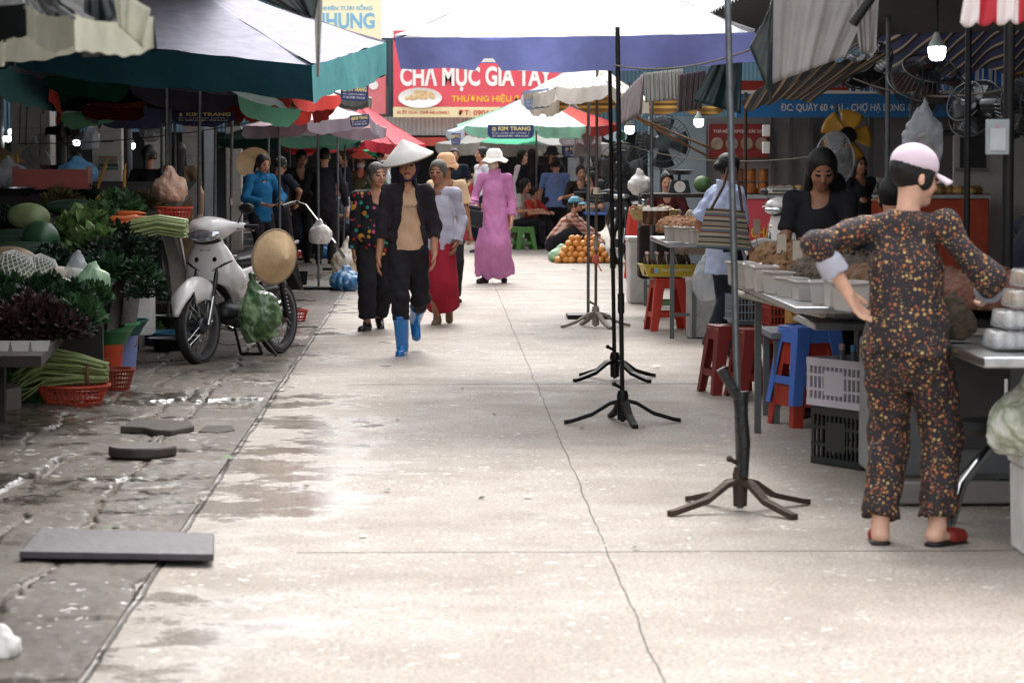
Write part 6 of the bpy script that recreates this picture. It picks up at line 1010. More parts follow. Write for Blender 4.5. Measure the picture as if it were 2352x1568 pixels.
basket('small red basket under the bag of meat', onslope(400, 508), .13, .1, '#b5402a', 24, 3); put('foam_box', 'white polystyrene box end under the dark net', 'box', MB().box((0, 0, .2), (.22, .3, .4)), M('polystyrene', '#d8d6d2', .8, bump=.2, bsc=90), P(318, 705, 21) - Vector((0, 0, .2)), bev=.008)
# sign, fans, bags on the pillars
def paper(label, u0, v0, u1, v1, y, lines, m=CREAM, foot=None):
    o = board('paper_notice', label, 'notice', u0, v0, u1, v1, y, m, .012)
    for t, mm, u, v, wd, h_ in lines: on(o, t, mm, u, v, width=wd, height=h_, ext=.001, th=.014)
    if foot: a, c = P(u0, foot, y) - o.location, P(u1, v1, y) - o.location; b = MB(); b.box(((a.x + c.x) / 2, -.008, (a.z + c.z) / 2), (c.x - a.x, .006, a.z - c.z)); b.build('green_strip', M('notice_green', '#2f5a48', .6), o); on(o, 'Mr Hiếu 0913 510 610', WHT, (u0 + u1) / 2, (foot + v1) / 2 + 2, width=(u1 - u0) * .86, height=5, ext=.001, th=.024)
    return o
DKI = M('ink', '#2b2b2e', .7)
paper('printed insurance notice with a green foot on the tiled pillar', 226, 357, 271, 390, 33.7, [('ĐIỂM BÁN BẢO HIỂM', REDT, 248, 362, 40, 5), ('ÔTÔ - XE MÁY', DKI, 248, 370, 32, 5)], M('notice_paper', '#a5a08c', .7), 376); paper('small framed payment card on the first tiled pillar', 87, 306, 109, 338, 29.7, [], M('grey_card', '#8a8c8e', .5)); paper('grey switch plate on the second tiled pillar', 234, 322, 261, 327, 33.7, [], M('grey_plate', '#55585a', .5))
def fan(label, c, r, rz, tilt=0., blades='#2a2b2d', m=DKP, n=4, wall=None, ring=True):
    o = thing('electric_fan', label, 'fan', c, rz); o.rotation_euler = (tilt, 0, rz); b = MB()
    for k in range(n):
        a0 = k * 6.2832 / n; b.grid(lambda u, v: ((.15 + .8 * u) * r * math.cos(a0 + (v - .5) * (1.25 - .3 * u)), .03 * (v - .5) * r * 6, (.15 + .8 * u) * r * math.sin(a0 + (v - .5) * (1.25 - .3 * u))), 6, 6)
    b.build('blades', M('fan_blade_' + blades.strip('#'), blades, .3), o, solid=.004); b = MB(); RX = Matrix.Rotation(R(90), 3, 'X'); b.lathe([(0, -.02), (.16 * r, -.02), (.18 * r, .02), (0, .04)], 18, (0, 0, 0), RX); b.build('hub', m, o)
    b = MB(); b.lathe([(0, .06), (.30 * r, .05), (.34 * r, -.10), (.25 * r, -.28), (0, -.32)], 18, (0, 0, 0), RX); b.build('motor', m, o); b = MB()
    if ring:
        for k in range(40): a = k * 6.2832 / 40; d = Vector((math.cos(a), 0, math.sin(a))); b.tube([d * r * .18 + Vector((0, -.09, 0)), d * r * .7 + Vector((0, -.085, 0)), d * r * 1.02, d * r * .75 + Vector((0, .09, 0)), d * r * .3 + Vector((0, .1, 0))], .0022, 4)
        for q_, y in ((1.02, 0), (.7, -.085)): b.tube([(q_ * r * math.cos(t * .2618), y, q_ * r * math.sin(t * .2618)) for t in range(25)], .005, 6)
        b.build('cage', m, o)
    if wall is not None: b = MB(); b.tube([(0, .2, 0), (0, .3, -.02)] + [tuple(Vector(x)) for x in wall], .016, 8); b.build('bracket', m, o)
    return o
fan('black wall fan on the round steel column', P(268, 292, 29.2) if False else P(160, 300, 29), .16, R(60), wall=[(0, .3, -.05)]); fan('wall fan beyond the second pillar', P(345, 293, 36), .18, R(-30), m=M('fan_grey', '#7d8082', .4), blades='#9a9c9e')
sag_bag('plastic_bag', 'clear bag hanging from a cord on the first tiled pillar', P(80, 398, 29.5), .3, .16, .36, CLR, 0, 31, .018); sag_bag('plastic_bag', 'pale bag hanging between the tiled pillars', P(206, 345, 33), .22, .14, .32, CLR, 0, 32, .018)
for i, (u, v0, v1) in enumerate(((47, 150, 330), (62, 150, 335), (92, 150, 262), (93, 262, 360))):
    b = MB(); b.tube([P(u, v0, 29.4), P(u + 1, (v0 + v1) / 2, 29.38), P(u + (-2 if i != 2 else 8), v1, 29.4)], .011 if i < 3 else .006, 6); tag(b.build('cord', M('cord', '#6b6660', .8)), ['leftmost cord hanging before the first tiled pillar', 'thick cord hanging before the middle of the first tiled pillar', 'bent cord end hanging on the first tiled pillar', 'thin cord hanging below the bent cord'][i], 'cord')
# bags on the lane
p = G(795, 668); sag_bag('plastic_bag', 'large blue bag of rubbish standing on the lane beside the elderly woman', p, .34, .28, .3, marbled('blue_sack', '#3f83b8', '#b9d4e6', '#235a8c', 6), 0, 41, .013, False)
p = G(798, 640); sag_bag('plastic_bag', 'tall cream white sack behind the blue bag', p, .38, .28, .5, marbled('white_sack', '#cfc8b8', '#e2ded6', '#b59468', 4), 0, 42, .014); sag_bag('plastic_bag', 'small blue bag on the lane by the feet of the seated vendor', G(748, 594), .3, .25, .25, BLB, 0, 43, .016)
basket('small red basket on the lane behind the rear wheel', G(676, 742), .12, .12, '#c4432f', 24, 4)
# ---------------------------------------------------------------- goods on the right
STL = metal('#a3a6a8', .28, .25); BLUEP, REDP, DRP_ = '#4a72c4', '#b8372a', '#7d2a24'
def stool(label, p, ht, w_, col, rz=0., group='plastic stools'):
    o = thing('plastic_stool', label, 'stool', p, rz, group); m = plastic(col); t = w_ * .36; b_ = w_ / 2
    b = MB(); b.box((0, 0, ht - .012), (t * 2, t * 2, .024)); 
    for k in range(4): b.box((t * .8 * math.cos(k * 1.57 + .78), t * .8 * math.sin(k * 1.57 + .78), ht + .002), (.03, .03, .006))
    b.build('seat', m, o, bev=.008)
    for sx in (-1, 1):
        for sy in (-1, 1):
            q = MB(); a, c = Vector((sx * t, sy * t, ht - .02)), Vector((sx * b_, sy * b_, 0)); tt = .02; wd = .075
            for ax in (0, 1):
                d = Vector((-sx, 0, 0)) if ax == 0 else Vector((0, -sy, 0)); nn = Vector((0, -sy, 0)) if ax == 0 else Vector((-sx, 0, 0)); k = .0008 * (1 + ax)
                v = [a - nn * k, a + d * wd * 1.15 - nn * k, c + d * wd * .8 - nn * k, c - nn * k]; q.add([x for x in v] + [x + nn * .006 for x in v], [(0, 1, 2, 3), (7, 6, 5, 4), (0, 4, 5, 1), (1, 5, 6, 2), (2, 6, 7, 3), (3, 7, 4, 0)])
            q.build('leg', m, o, bev=.004)
    for nm, z0, z1 in (('apron', ht - .09, ht - .02), ('lower_rail', ht * .26, ht * .36)):
        b = MB(); f = lambda z: t + (b_ - t) * (1 - z / ht) - .004
        for k in range(4): R_ = Matrix.Rotation(k * math.pi / 2, 3, 'Z'); v = [R_ @ Vector(x) for x in ((-f(z0) + .004, -f(z0), z0), (f(z0) - .004, -f(z0), z0), (f(z1) - .004, -f(z1), z1), (-f(z1) + .004, -f(z1), z1))]; nn = R_ @ Vector((0, .005, 0)); b.add(v + [x + nn for x in v], [(0, 1, 2, 3), (7, 6, 5, 4), (0, 4, 5, 1), (1, 5, 6, 2), (2, 6, 7, 3), (3, 7, 4, 0)])
        b.build(nm, m, o)
    return o
stool('red plastic stool carrying the yellow tray of bottles', G(1533, 758), .46, .36, REDP, .12)
stool('green plastic stool seen through the red stool', G(1530, 728), .45, .34, '#5f7f52', .1)
a_ = G(1680, 902); stool('dark red stool under the grey blue basket, left of the pair', a_, .44, .36, DRP_, .2); stool('dark red stool under the red basket, right of the pair', G(1742, 912), .44, .36, DRP_, .15)
sp = G(1858, 975)
for k in range(4): stool(['red stool lowest in the stack under the blue stool', 'red stool second lowest under the blue stool', 'red stool third from the ground under the blue stool', 'red stool directly under the blue stool'][k], sp + Vector((0, 0, .028 * k)), .44, .36 - .003 * k, '#a83420', .3, 'stacked red stools')
stool('blue plastic stool on top of the stack of red stools', sp + Vector((0, 0, .125)), .44, .375, BLUEP, .3)
for u, y, l in ((1205, 45.5, 'green plastic stool under the seated boy'), (1176, 45.6, 'green plastic stool under the seated long haired woman')): stool(l, (P(u, 350, y).x, y, 0), .36, .34, '#5a8a48', .2)
def tray(name, label, c, w_, d, ht, col, rz=0., cat='tray', m=None, lip=.012):
    o = thing(name, label, cat, c, rz); m = m or plastic(col); b = MB(); x, y = w_ / 2, d / 2; k = .86
    for s_ in (-1, 1):
        b.prism([(-x * k, s_ * y * k, 0), (x * k, s_ * y * k, 0), (x, s_ * y, ht), (-x, s_ * y, ht)], (0, -s_ * .006, 0)); b.prism([(s_ * x * k, -y * k + .007, 0), (s_ * x * k, y * k - .007, 0), (s_ * x, y - .007, ht), (s_ * x, -y + .007, ht)], (-s_ * .006, 0, 0))
    b.box((0, 0, .004), (w_ * k - .014, d * k - .014, .006)); b.build('body', m, o); b = MB()
    for s_ in (-1, 1): b.box((0, s_ * (y + lip * .4), ht), (w_ + lip * 2, lip, .008)); b.box((s_ * (x + lip * .4), 0, ht), (lip, d - lip * .4, .008))
    b.build('rim', m, o); return o
def bottle(label, p, ht=.24, r=.036, liq='#4a3626', capc='#c9b0a8', lab=None, group='bottles', s_=1.):
    o = thing('bottle', label, 'bottle', p, group=group); b = MB(); b.lathe([(0, 0), (r * .9, 0), (r, .01), (r, ht * .58), (r * .92, ht * .66), (r * .45, ht * .84), (r * .36, ht * .88), (r * .36, ht * .93), (0, ht * .93)], 16); b.build('body', M('liquid_' + liq.strip('#'), liq, .08, var=.1, spec=.8, coat=.5), o, smooth=50); b = MB(); b.lathe([(r * .42, ht * .9), (r * .42, ht), (0, ht)], 12); b.build('cap', plastic(capc), o)
    if lab: b = MB(); b.lathe([(r * 1.02, ht * .14), (r * 1.02, ht * .5)], 16); b.build('label_band', M('label_' + lab.strip('#'), lab, .5, var=.2, sc=20), o)
    return o
yp = G(1533, 758); yt = tray('tray', 'yellow tray with printed glasses holding dark bottles, on the red stool', (yp.x, yp.y, .475), .46, .34, .1, '#c9b435', .1)
lettering('Café By MOMOTARO', WHT, yt, (.05, -.165, .055), (R(82), 0, 0), .27, .025, .01, .001); b = MB(); b.box((-.13, -.162, .055), (.03, .004, .05)); b.build('glass_print', M('print_blue', '#7fb8d0', .5), yt); b = MB(); b.box((-.165, -.162, .052), (.03, .004, .045)); b.build('cup_print', M('print_brown', '#9a5a44', .5), yt)
bp = None
def bots(base, n, dx, y0, lab, group, **k):
    o = bottle(lab, base, group=group, **k)
    for i in range(1, n): copy_tree(o, (base[0] + dx * (i % ((n + 1) // 2)), base[1] + (y0 if i >= (n + 1) // 2 else 0), base[2]))
bots((yp.x - .18, yp.y - .08, .485), 10, .085, .14, 'small dark bottle with a pale cap in the yellow tray', 'dark bottles in the yellow tray', ht=.2, r=.034)
for i, u in enumerate((1490, 1506, 1522)): p = P(u, 556, 24.9); b = MB(); b.lathe([(0, 0), (.05, 0), (.055, .01), (.055, .12), (0, .12)], 18); j = put('jar', ['jar of dark pickles with white lid, leftmost of three above the yellow tray', 'jar of dark pickles with white lid, middle of three above the yellow tray', 'jar of dark pickles with white lid, right of three above the yellow tray'][i], 'jar', b, M('pickle_jar', '#4a2f20', .15, var=.3, sc=30, coat=.5), (p.x, p.y, .92)); b = MB(); b.lathe([(.057, .12), (.057, .15), (0, .15)], 18); b.build('lid', WHT, j)
# boxes and tubs by the lane
PC = M('weathered_panel', '#9a9a96', .6, dirt=.6, sc=7, bump=.2)
p = G(1480, 698); o = thing('ice_tub', 'white plastic tub with lid standing on the lane behind the red stool', 'tub', p); b = MB(); b.box((0, .25, .32), (.30, .5, .64), taper=1.06); b.build('body', M('tub_white', '#b5b3ae', .5, dirt=.2, sc=3), o, bev=.02); b = MB(); b.box((0, .25, .66), (.34, .54, .05)); b.build('lid', M('tub_white', '#b5b3ae'), o, bev=.012)
p = G(1615, 778); o = thing('metal_box', 'dirty white metal box beside the legs of the woman in pale blue', 'box', p); b = MB(); b.box((.02, .2, .24), (.26, .4, .46)); b.build('body', PC, o, bev=.004); b = MB(); b.box((-.08, -.008, .2), (.03, .014, .4)); b.build('hinge_strip', STEELG, o)
for x in (-.1, .13): b = MB(); b.box((x, .02, .006), (.06, .06, .012)); b.build('foot', STEELG, o)
sag_bag('plastic_bag', 'large clear plastic bag hanging beside the dirty white box', P(1622, 690, 23.0), .2, .18, .42, CLR, 0, 51, .014)
def table(label, x0, x1, y0, y1, z, legs=True, m=None, name='stall_table', rail=True):
    o = thing(name, label, 'table', ((x0 + x1) / 2, (y0 + y1) / 2, 0)); b = MB(); b.box((0, 0, z - .02), (x1 - x0, y1 - y0, .04)); b.build('table_top', m or STL, o, bev=.006)
    for sx in (-1, 1) if legs else ():
        for sy in (-1, 1): b = MB(); b.box((sx * (x1 - x0 - .08) / 2, sy * (y1 - y0 - .08) / 2, z / 2 - .022), (.035, .035, z - .046)); b.build('leg', STEELG, o)
    if rail: b = MB(); b.box((0, -(y1 - y0 - .08) / 2, .2), (x1 - x0 - .12, .025, .025)); b.build('rail', STEELG, o)
    return o
SHR = M('dried_shrimp', '#5c3d24', .85, var=.4, sc=30, bump=.9, bsc=60); SHR2 = M('dried_squid', '#3d3122', .85, var=.4, sc=26, bump=.9, bsc=55); SHR3 = M('dried_fish_red', '#55301d', .85, var=.4, sc=30, bump=.9, bsc=60)
def heap(label, c, rx, ry, rz_, m, seed=0, cat='dried food', n=260):
    o = thing('dried_food_heap', label, cat, c); S = SDF(); r = random.Random(seed); S.ell((0, 0, 0), (rx, ry, rz_), .02)
    for _ in range(9): a = r.uniform(0, 6.3); S.ell((rx * .6 * math.cos(a), ry * .6 * math.sin(a), rz_ * .45), (rx * .35, ry * .35, rz_ * .5), .03)
    S.cut(folds(.012, .05, seed)); S.cut(lambda X, Y, Z: -Z + 0 * X + 0 * Y); sdf_obj('heap', S, .016, m, o); b = MB()
    for _ in range(n):
        a, k = r.uniform(0, 6.28), r.random() ** .5; x, y = rx * k * math.cos(a), ry * k * math.sin(a); z = rz_ * math.sqrt(max(.02, 1 - k * k)) * r.uniform(.95, 1.12); d = Vector((r.uniform(-1, 1), r.uniform(-1, 1), r.uniform(-.3, .5))).normalized() * r.uniform(.02, .045); q = Vector((x, y, z)); b.tube([q, q + d * .5 + Vector((0, 0, .01)), q + d], [.007, .009, .003], 4)
    p = b.build('dried_pieces', m, o); p['kind'] = 'stuff'; return o
# first table with trays, far
x0 = P(1528, 350, 23.9).x; table('steel table with brown dried food trays beside the woman in pale blue', x0, x0 + .75, 23.6, 25.6, .80)
heap('golden brown dried food heap on the far steel table', (x0 + .28, 24.5, .86), .3, .5, .12, M('fried_brown', '#7d5530', .85, var=.35, sc=30, bump=.9, bsc=60), 61); heap('reddish brown dried food heap beside the golden heap', (x0 + .52, 24.2, .86), .2, .35, .14, SHR3, 62)
def box_row(u0, v0, y0, u1, v1, y1, n, label, w_=.12):
    a, c = P(u0, v0, y0), P(u1, v1, y1); first = None
    for i in range(n):
        p = a.lerp(c, i / max(1, n - 1))
        if first is None: first = tray('food_tub', label, p, w_ * .8, .2, .12, '#a8a29c', .1); first['group'] = label
        else: o = copy_tree(first, (p.x, p.y, p.z)); o.rotation_euler = (0, .04 * math.sin(i * 3), .1 + .22 * math.sin(i * 5)); o.scale = (.9 + .14 * math.sin(i * 4.1), .95, .88 + .16 * math.sin(i * 7.3))
box_row(1543, 554, 23.7, 1612, 560, 23.3, 5, 'white plastic tub in the row on the far steel table')
# long sloping display in the middle
o = thing('stall_table', 'long steel table of dried food trays behind the pyjama woman', 'table', (2.15, 14.3, 0)); b = MB(); b.box((0, 0, .835), (1.06, 2.9, .03)); b.build('table_top', STL, o, bev=.005)
for x, y in ((.15, -1.2), (.45, -1.2), (-.38, 1.35), (.45, 1.35)): b = MB(); b.box((x, y, .41), (.035, .035, .815)); b.build('leg', STEELG, o)
heap('yellow brown dried shrimp heap at the near end of the tub row', (1.97, 15.2, .85), .3, .45, .21, M('dried_yellow', '#6a4a28', .85, var=.35, sc=30, bump=.9, bsc=60), 63); heap('dark dried squid heap in the middle of the tub row', (2.1, 14.2, .85), .34, .5, .18, SHR2, 64); heap('brown dried shrimp heap at the elbow of the pyjama woman', (2.2, 13.3, .85), .3, .4, .17, SHR, 65)
box_row(1700, 655, 14.9, 1955, 712, 12.6, 9, 'white plastic tub in the long row before the dried squid', .13)
b = MB(); b.tube([P(1690, 672, 15.3), P(1890, 722, 12.95)], .018, 8); tag(b.build('table_rail', M('pale_wood', '#a39a8c', .7, dirt=.3)), 'pale wooden rail under the long row of white tubs', 'rail')
for i, (u, v, y) in enumerate(((1795, 560, 15), (1832, 575, 14.5), (1868, 580, 14.2), (1738, 520, 20), (1640, 515, 23.5), (1660, 520, 23.4))):
    p = P(u, v, y); b = MB(); b.box((0, 0, 0), (.05, .004, .1)); b.box((0, 0, -.09), (.008, .004, .1)); q = put('price_tag', ['price paddle standing in the dried shrimp', 'price paddle left of the pyjama sleeve', 'price paddle touching the pyjama sleeve', 'white paddle beside the kiosk counter', 'wooden paddle in the golden heap', 'white paddle with a slot in the reddish heap'][i], 'price paddle', b, M('paddle', '#b5a898', .6), p)
# baskets of bottles on the dark red stools
def lat_basket(label, p, w_, d, ht, col, rz=0.):
    o = tray('basket', label, p, w_, d, .03, col, rz, 'basket'); m = plastic(col); b = MB(); x, y = w_ / 2, d / 2
    n = int(w_ / .022)
    for s_ in (-1, 1):
        for i in range(n + 1): t = i / n * 2 - 1; b.box((t * x, s_ * y, ht / 2 + .02), (.007, .006, ht))
        for z in (.08, .13, ht): b.box((0, s_ * (y + .001), z), (w_, .009, .008))
        for i in range(int(d / .022) + 1): t = i / int(d / .022) * 2 - 1; b.box((s_ * x, t * (y - .01), ht / 2 + .02), (.006, .007, ht))
        for z in (.08, .13, ht): b.box((s_ * (x + .001), 0, z), (.009, d - .02, .008))
    b.build('lattice', m, o); return o
q1 = G(1680, 902); q2 = G(1742, 912); lat_basket('grey blue plastic basket of dark bottles on the left dark red stool', (q1.x + .1, q1.y + .02, .447), .22, .3, .17, '#7a8a94', .1); lat_basket('red plastic basket of dark bottles on the right dark red stool', (q2.x + .13, q2.y - .1, .447), .2, .3, .19, '#a83a2c', .1)
bots((q1.x + .04, q1.y - .06, .467), 6, .075, .12, 'dark bottle in the grey blue basket', 'bottles in the grey blue basket', ht=.24, r=.034); bots((q2.x + .08, q2.y - .16, .467), 6, .07, .12, 'dark bottle in the red basket', 'bottles in the red basket', ht=.26, r=.033)
mt = P(1830, 757, 16.4); table('small grey metal table holding two large bottles', mt.x - .18, mt.x + .2, 16.15, 16.75, mt.z, rail=False, m=M('grey_table', '#6d7078', .5, dirt=.2))
bottle('large brown bottle with orange label, left of two on the metal table', (mt.x - .03, 16.3, mt.z), .33, .05, '#2e2418', '#b0a0a0', '#b0803a', 'large bottles'); bottle('large brown bottle with orange label, right of two on the metal table', (mt.x + .1, 16.3, mt.z), .33, .05, '#2e2418', '#b0a0a0', '#b0803a', 'large bottles')
# crates beside the pyjama woman
def crate(label, p, w_, d, ht, col, rz):
    o = thing('plastic_crate', label, 'crate', p, rz, 'plastic crates'); m = plastic(col); x, y = w_ / 2, d / 2
    b = MB(); b.box((0, 0, .008), (w_ - .03, d - .03, .014)); b.build('bottom', m, o)
    for nm, ax, s_ in (('side', 0, -1), ('side', 0, 1), ('end', 1, -1), ('end', 1, 1)):
        b = MB(); L_ = (w_ if ax == 0 else d) - (.0 if ax == 0 else .026); n = max(3, int(L_ / .035)); pos = lambda t, z, th: ((t, s_ * (y - .006), z), (.012, .012, th)) if ax == 0 else ((s_ * (x - .006), t, z), (.012, .012, th))
        for i in range(n + 1): c, dd = pos((i / n - .5) * (L_ - .014), ht / 2, ht - .02); b.box(c, dd)
        for z, hh in ((.02, .035), (ht * .35, .014), (ht * .65, .014), (ht - .02, .04)): b.box((0, s_ * (y - .005), z) if ax == 0 else (s_ * (x - .005), 0, z), (L_, .016, hh) if ax == 0 else (.016, L_, hh))
        if ax == 1: b.box((s_ * (x - .003), 0, ht * .5), (.014, d * .36, ht * .5))
        b.build(nm, m, o)
    return o
cp = G(1968, 1078); cp = Vector((cp.x + .06, cp.y + .2, 0)); crate('black plastic crate on the ground beside the pyjama woman', cp, .33, .42, .29, '#1c2224', .5); crate('pale grey plastic crate of bottles on top of the black crate', cp + Vector((0, 0, .292)), .36, .46, .24, '#b5b0b8', .5)
for i, (dx, dy, cc) in enumerate(((-.06, -.05, '#3f86c0'), (.04, -.12, '#3f86c0'), (.1, .02, '#c09aa0'), (-.1, .06, '#c09aa0'), (.02, .08, '#3f86c0'))): bottle('clear water bottle standing in the pale grey crate', cp + Vector((dx, dy, .31)), .29, .036, '#5d6468', cc, None, 'bottles in the pale grey crate')
# near steel table with boxed snacks
x0 = P(2190, 350, 10.9).x; nt_ = table('stainless steel table with stacked snack boxes at the right edge', x0 + .02, x0 + 1.2, 10.35, 11.6, .80, rail=False, legs=False)
for sx in (-1, 1): b = MB(); b.tube([(.02, sx * .3, .76), (.5, sx * .3, .02)], .016, 8); b.build('folding_leg', STEELG, nt_); b = MB(); b.tube([(.5, sx * .27, .76), (.02, sx * .27, .02)], .016, 8); b.build('folding_leg', STEELG, nt_)
NUT = M('peanut_snack', '#a58a62', .7, var=.35, sc=40, bump=.8, bsc=50); WSN = M('white_snack', '#bdb8b2', .6, var=.2, sc=30, bump=.8, bsc=40); CLB = M('clear_box', '#c9cccf', .12, var=.05, alpha=.35, spec=.8)
def snack(label, c, m, w_=.3, d=.24, ht=.075, rz=0.):
    o = thing('snack_box', label, 'snack box', c, rz, 'clear snack boxes'); b = MB(); r = random.Random(int(c[2] * 1000 + c[0] * 77))
    for i in range(7):
        for j in range(5): b.ball(((i - 3) * w_ * .135, (j - 2) * d * .18, ht * .5), (w_ * .075, d * .1, ht * .38 * r.uniform(.8, 1.1)), 8, 5)
    s_ = b.build('snacks', m, o); b = MB(); b.box((0, 0, ht / 2), (w_, d, ht - .006), taper=.95); b.build('clear_lid', CLB, o, bev=.012); return o
for k in range(4):
    for j in range(2): snack(['lowest', 'second', 'third', 'topmost'][k] + ' clear box of ' + ('white' if k < 2 else 'golden') + [' sweets in the left stack on the steel table', ' sweets in the right stack on the steel table'][j], (x0 + .26 + .035 * k * (1 - j) + .34 * j, 10.75, .805 + .077 * k), WSN if k < 2 else NUT, rz=.05 * (k % 2))
sag_bag('plastic_bag', 'brown bag of dried food with a white tag beside the snack boxes', (x0 + .06, 11.2, .81), .16, .14, .18, SHR2, 0, 66, .012); heap('reddish dried fish heap behind the snack boxes', (x0 + .55, 12.6, .88), .5, .5, .13, SHR3, 67); heap('dark orange dried shrimp heap in front of the vendor at the edge', (x0 + .4, 11.9, .9), .3, .3, .13, SHR3, 68)
table('dark rear table of dried fish behind the snack boxes', x0 + .05, x0 + 1.3, 11.75, 13.4, .86, m=DARKW)
heap('dark brown heap under the hand of the pyjama woman', (x0 + .1, 12.2, .87), .2, .24, .12, SHR2, 69)
lt_ = table('low steel table beside the hip of the pyjama woman', 1.93, 2.32, 14.5, 15.4, .68, rail=False, legs=False)
for sy in (-1, 1): b = MB(); b.tube([(.15, sy * .4, .66), (.15, sy * .4, .0)], .018, 8); b.build('leg', STEELG, lt_)
b = MB(); b.grid(lambda u, v: (.28 * (u - .5), .2 * (v - .5), .05 * math.sin(3.1 * u) + .03 * math.sin(7 * v) - .08 * v), 10, 8); put('wrapping_cloth', 'orange brown paper sheet folded on the low steel table', 'paper', b, M('brown_paper', '#b07c3f', .6, var=.2), (2.0, 14.75, .78), .2, solid=.004)
snack('clear box of pale snacks on the low steel table', (2.12, 14.7, .685), WSN, .18, .16, .1); snack('clear bag tray beside the folded brown paper', (2.02, 15.0, .685), NUT, .16, .14, .07)
for i, (px, py, c) in enumerate(((2.62, 12.5, '#4b4e50'),)):
    o = thing('storage_cabinet', 'grey freezer cabinet standing behind the legs of the pyjama woman', 'cabinet', (2.28, 12.4, 0)); b = MB(); b.box((0, .25, .42), (.72, .5, .60)); b.build('body', M('cabinet_grey', '#5f6264', .4, dirt=.2, sc=3), o, bev=.02); b = MB(); b.box((0, -.02, .06), (.72, .05, .1)); b.build('bumper', M('cabinet_bumper', '#8a8582', .5), o, bev=.01)
    for x in (-.3, .3): b = MB(); b.box((x, .1, .05), (.05, .05, .1)); b.build('foot', DKP, o)
    b = MB(); b.box((.05, -.008, .45), (.36, .014, .4)); b.build('door', KD, o, bev=.004)
    b = MB(); b.box((.21, -.02, .46), (.015, .02, .2)); b.build('handle', CHR, o)
o = thing('chrome_stool', 'chrome legged stool at the right edge beside the foam box', 'stool', G(2290, 1215)); b = MB(); b.lathe([(0, .40), (.17, .40), (.18, .42), (.17, .45), (0, .45)], 24); b.build('seat', DKP, o)
for k in range(4):
    a = .6 + k * 1.5708; d = Vector((math.cos(a), math.sin(a), 0)); b = MB(); b.tube([d * .02 + Vector((0, 0, .36)), d * .09 + Vector((0, 0, .30)), d * .2 + Vector((0, 0, .2)), d * .27 + Vector((0, 0, .02))], .018, 10); b.build('leg', CHR, o); b = MB(); b.tube([d * .268 + Vector((0, 0, .03)), d * .275], .023, 10); b.build('rubber_foot', DKP, o.children[-1])
o = thing('foam_box', 'white polystyrene box at the right picture edge', 'box', (P(2500, 350, 10.6).x, 10.85, 0)); b = MB(); b.box((0, 0, .17), (.36, .44, .34), taper=1.04); b.build('body', MC['polystyrene'], o, bev=.012); b = MB(); b.box((0, 0, .365), (.39, .47, .045)); b.build('lid', MC['polystyrene'], o, bev=.01)
vb = sag_bag('plastic_bag', 'clear plastic bag of vegetables with red print standing on the white foam box', (P(2392, 350, 10.8).x, 10.85, .388), .34, .3, .34, marbled('veg_bag', '#c4c8b8', '#dfe0da', '#8f9a7c', 7), 0, 70, .012); lettering('Pho', M('red_print', '#b8402c', .6), vb, (.0, -.155, .16), (R(84), 0, 0), .14, None, .02, .001)
# fans, hanging things
fan('large black industrial fan hanging under the bright bulb', P(2130, 190, 14.6), .2, R(8), R(-58), '#3a2a26', wall=[(.2, .3, .0)]); fan('black fan with cage beside the dark post', P(2240, 250, 13.9), .15, R(-50), R(-25), wall=[(.05, .3, 0)]); fan('black fan at the right edge behind the payment sign', P(2352, 240, 13.4), .14, R(30), R(0), wall=[(-.05, .3, 0)]); fan('dark fan under the black and cream awning', P(1990, 150, 19), .19, R(-40), R(-35), wall=[(.1, .3, .1)])
fan('fan with yellow ribbed blades hanging in the kiosk', P(1945, 312, 30), .3, R(15), R(-12), '#b98a35', n=5, wall=[(0, .2, .4)], ring=False); fan('white caged floor fan behind the woman with long dark hair', P(1918, 365, 27), .26, R(40), 0, '#a9acae', m=M('fan_white', '#a5a8aa', .4), wall=[(0, .1, -1.4)]); fan('white caged fan above the laughing woman', P(1350, 345, 46), .3, R(40), 0, '#a9acae', m=MC['fan_white'], wall=[(0, .3, .2)]); fan('tall dark fan behind the bamboo tray', P(1768 - 245, 328, 34), .32, 0, 0, m=M('fan_dark', '#3a4446', .5), wall=[(0, .3, -1.3)]); fan('black caged fan beside the black scooter', P(1430, 385, 37), .32, 0, 0, wall=[(0, .2, -1)])
o = sag_bag('plastic_bag', 'clear plastic bag of small soft toys hanging above the pink cap', P(2118, 384, 13.6), .17, .08, .31, M('toy_bag', '#a9afb4', .15, var=.1, alpha=.4, bump=.5, bsc=25), 0, 71, .01); b = MB()
for x, z, r, in ((0, .13, .035), (-.03, .09, .03), (.03, .085, .032), (.0, .06, .035)): b.ball((x, 0, z), (r, r * .6, r), 12, 8)
b.build('soft_toys', M('toy_brown', '#6a4f42', .9, var=.5, sc=20), o); b = MB(); b.tube([(0, 0, .3), (0, .0, .5)], .003, 5); b.build('string', POLE, o)
o = board('payment_sign', 'framed payment card without a code hanging on the thick black post', 'sign', 2264, 274, 2318, 356, 12.7, M('card_grey', '#8c9294', .4), .01); b = MB(); b.box((0, -.008, -.01), (.07, .004, .1)); b.build('card', M('card_pale', '#a9aeb0', .5), o); on(o, 'V', RED, 2290, 291, height=7, ext=.001, th=.02)
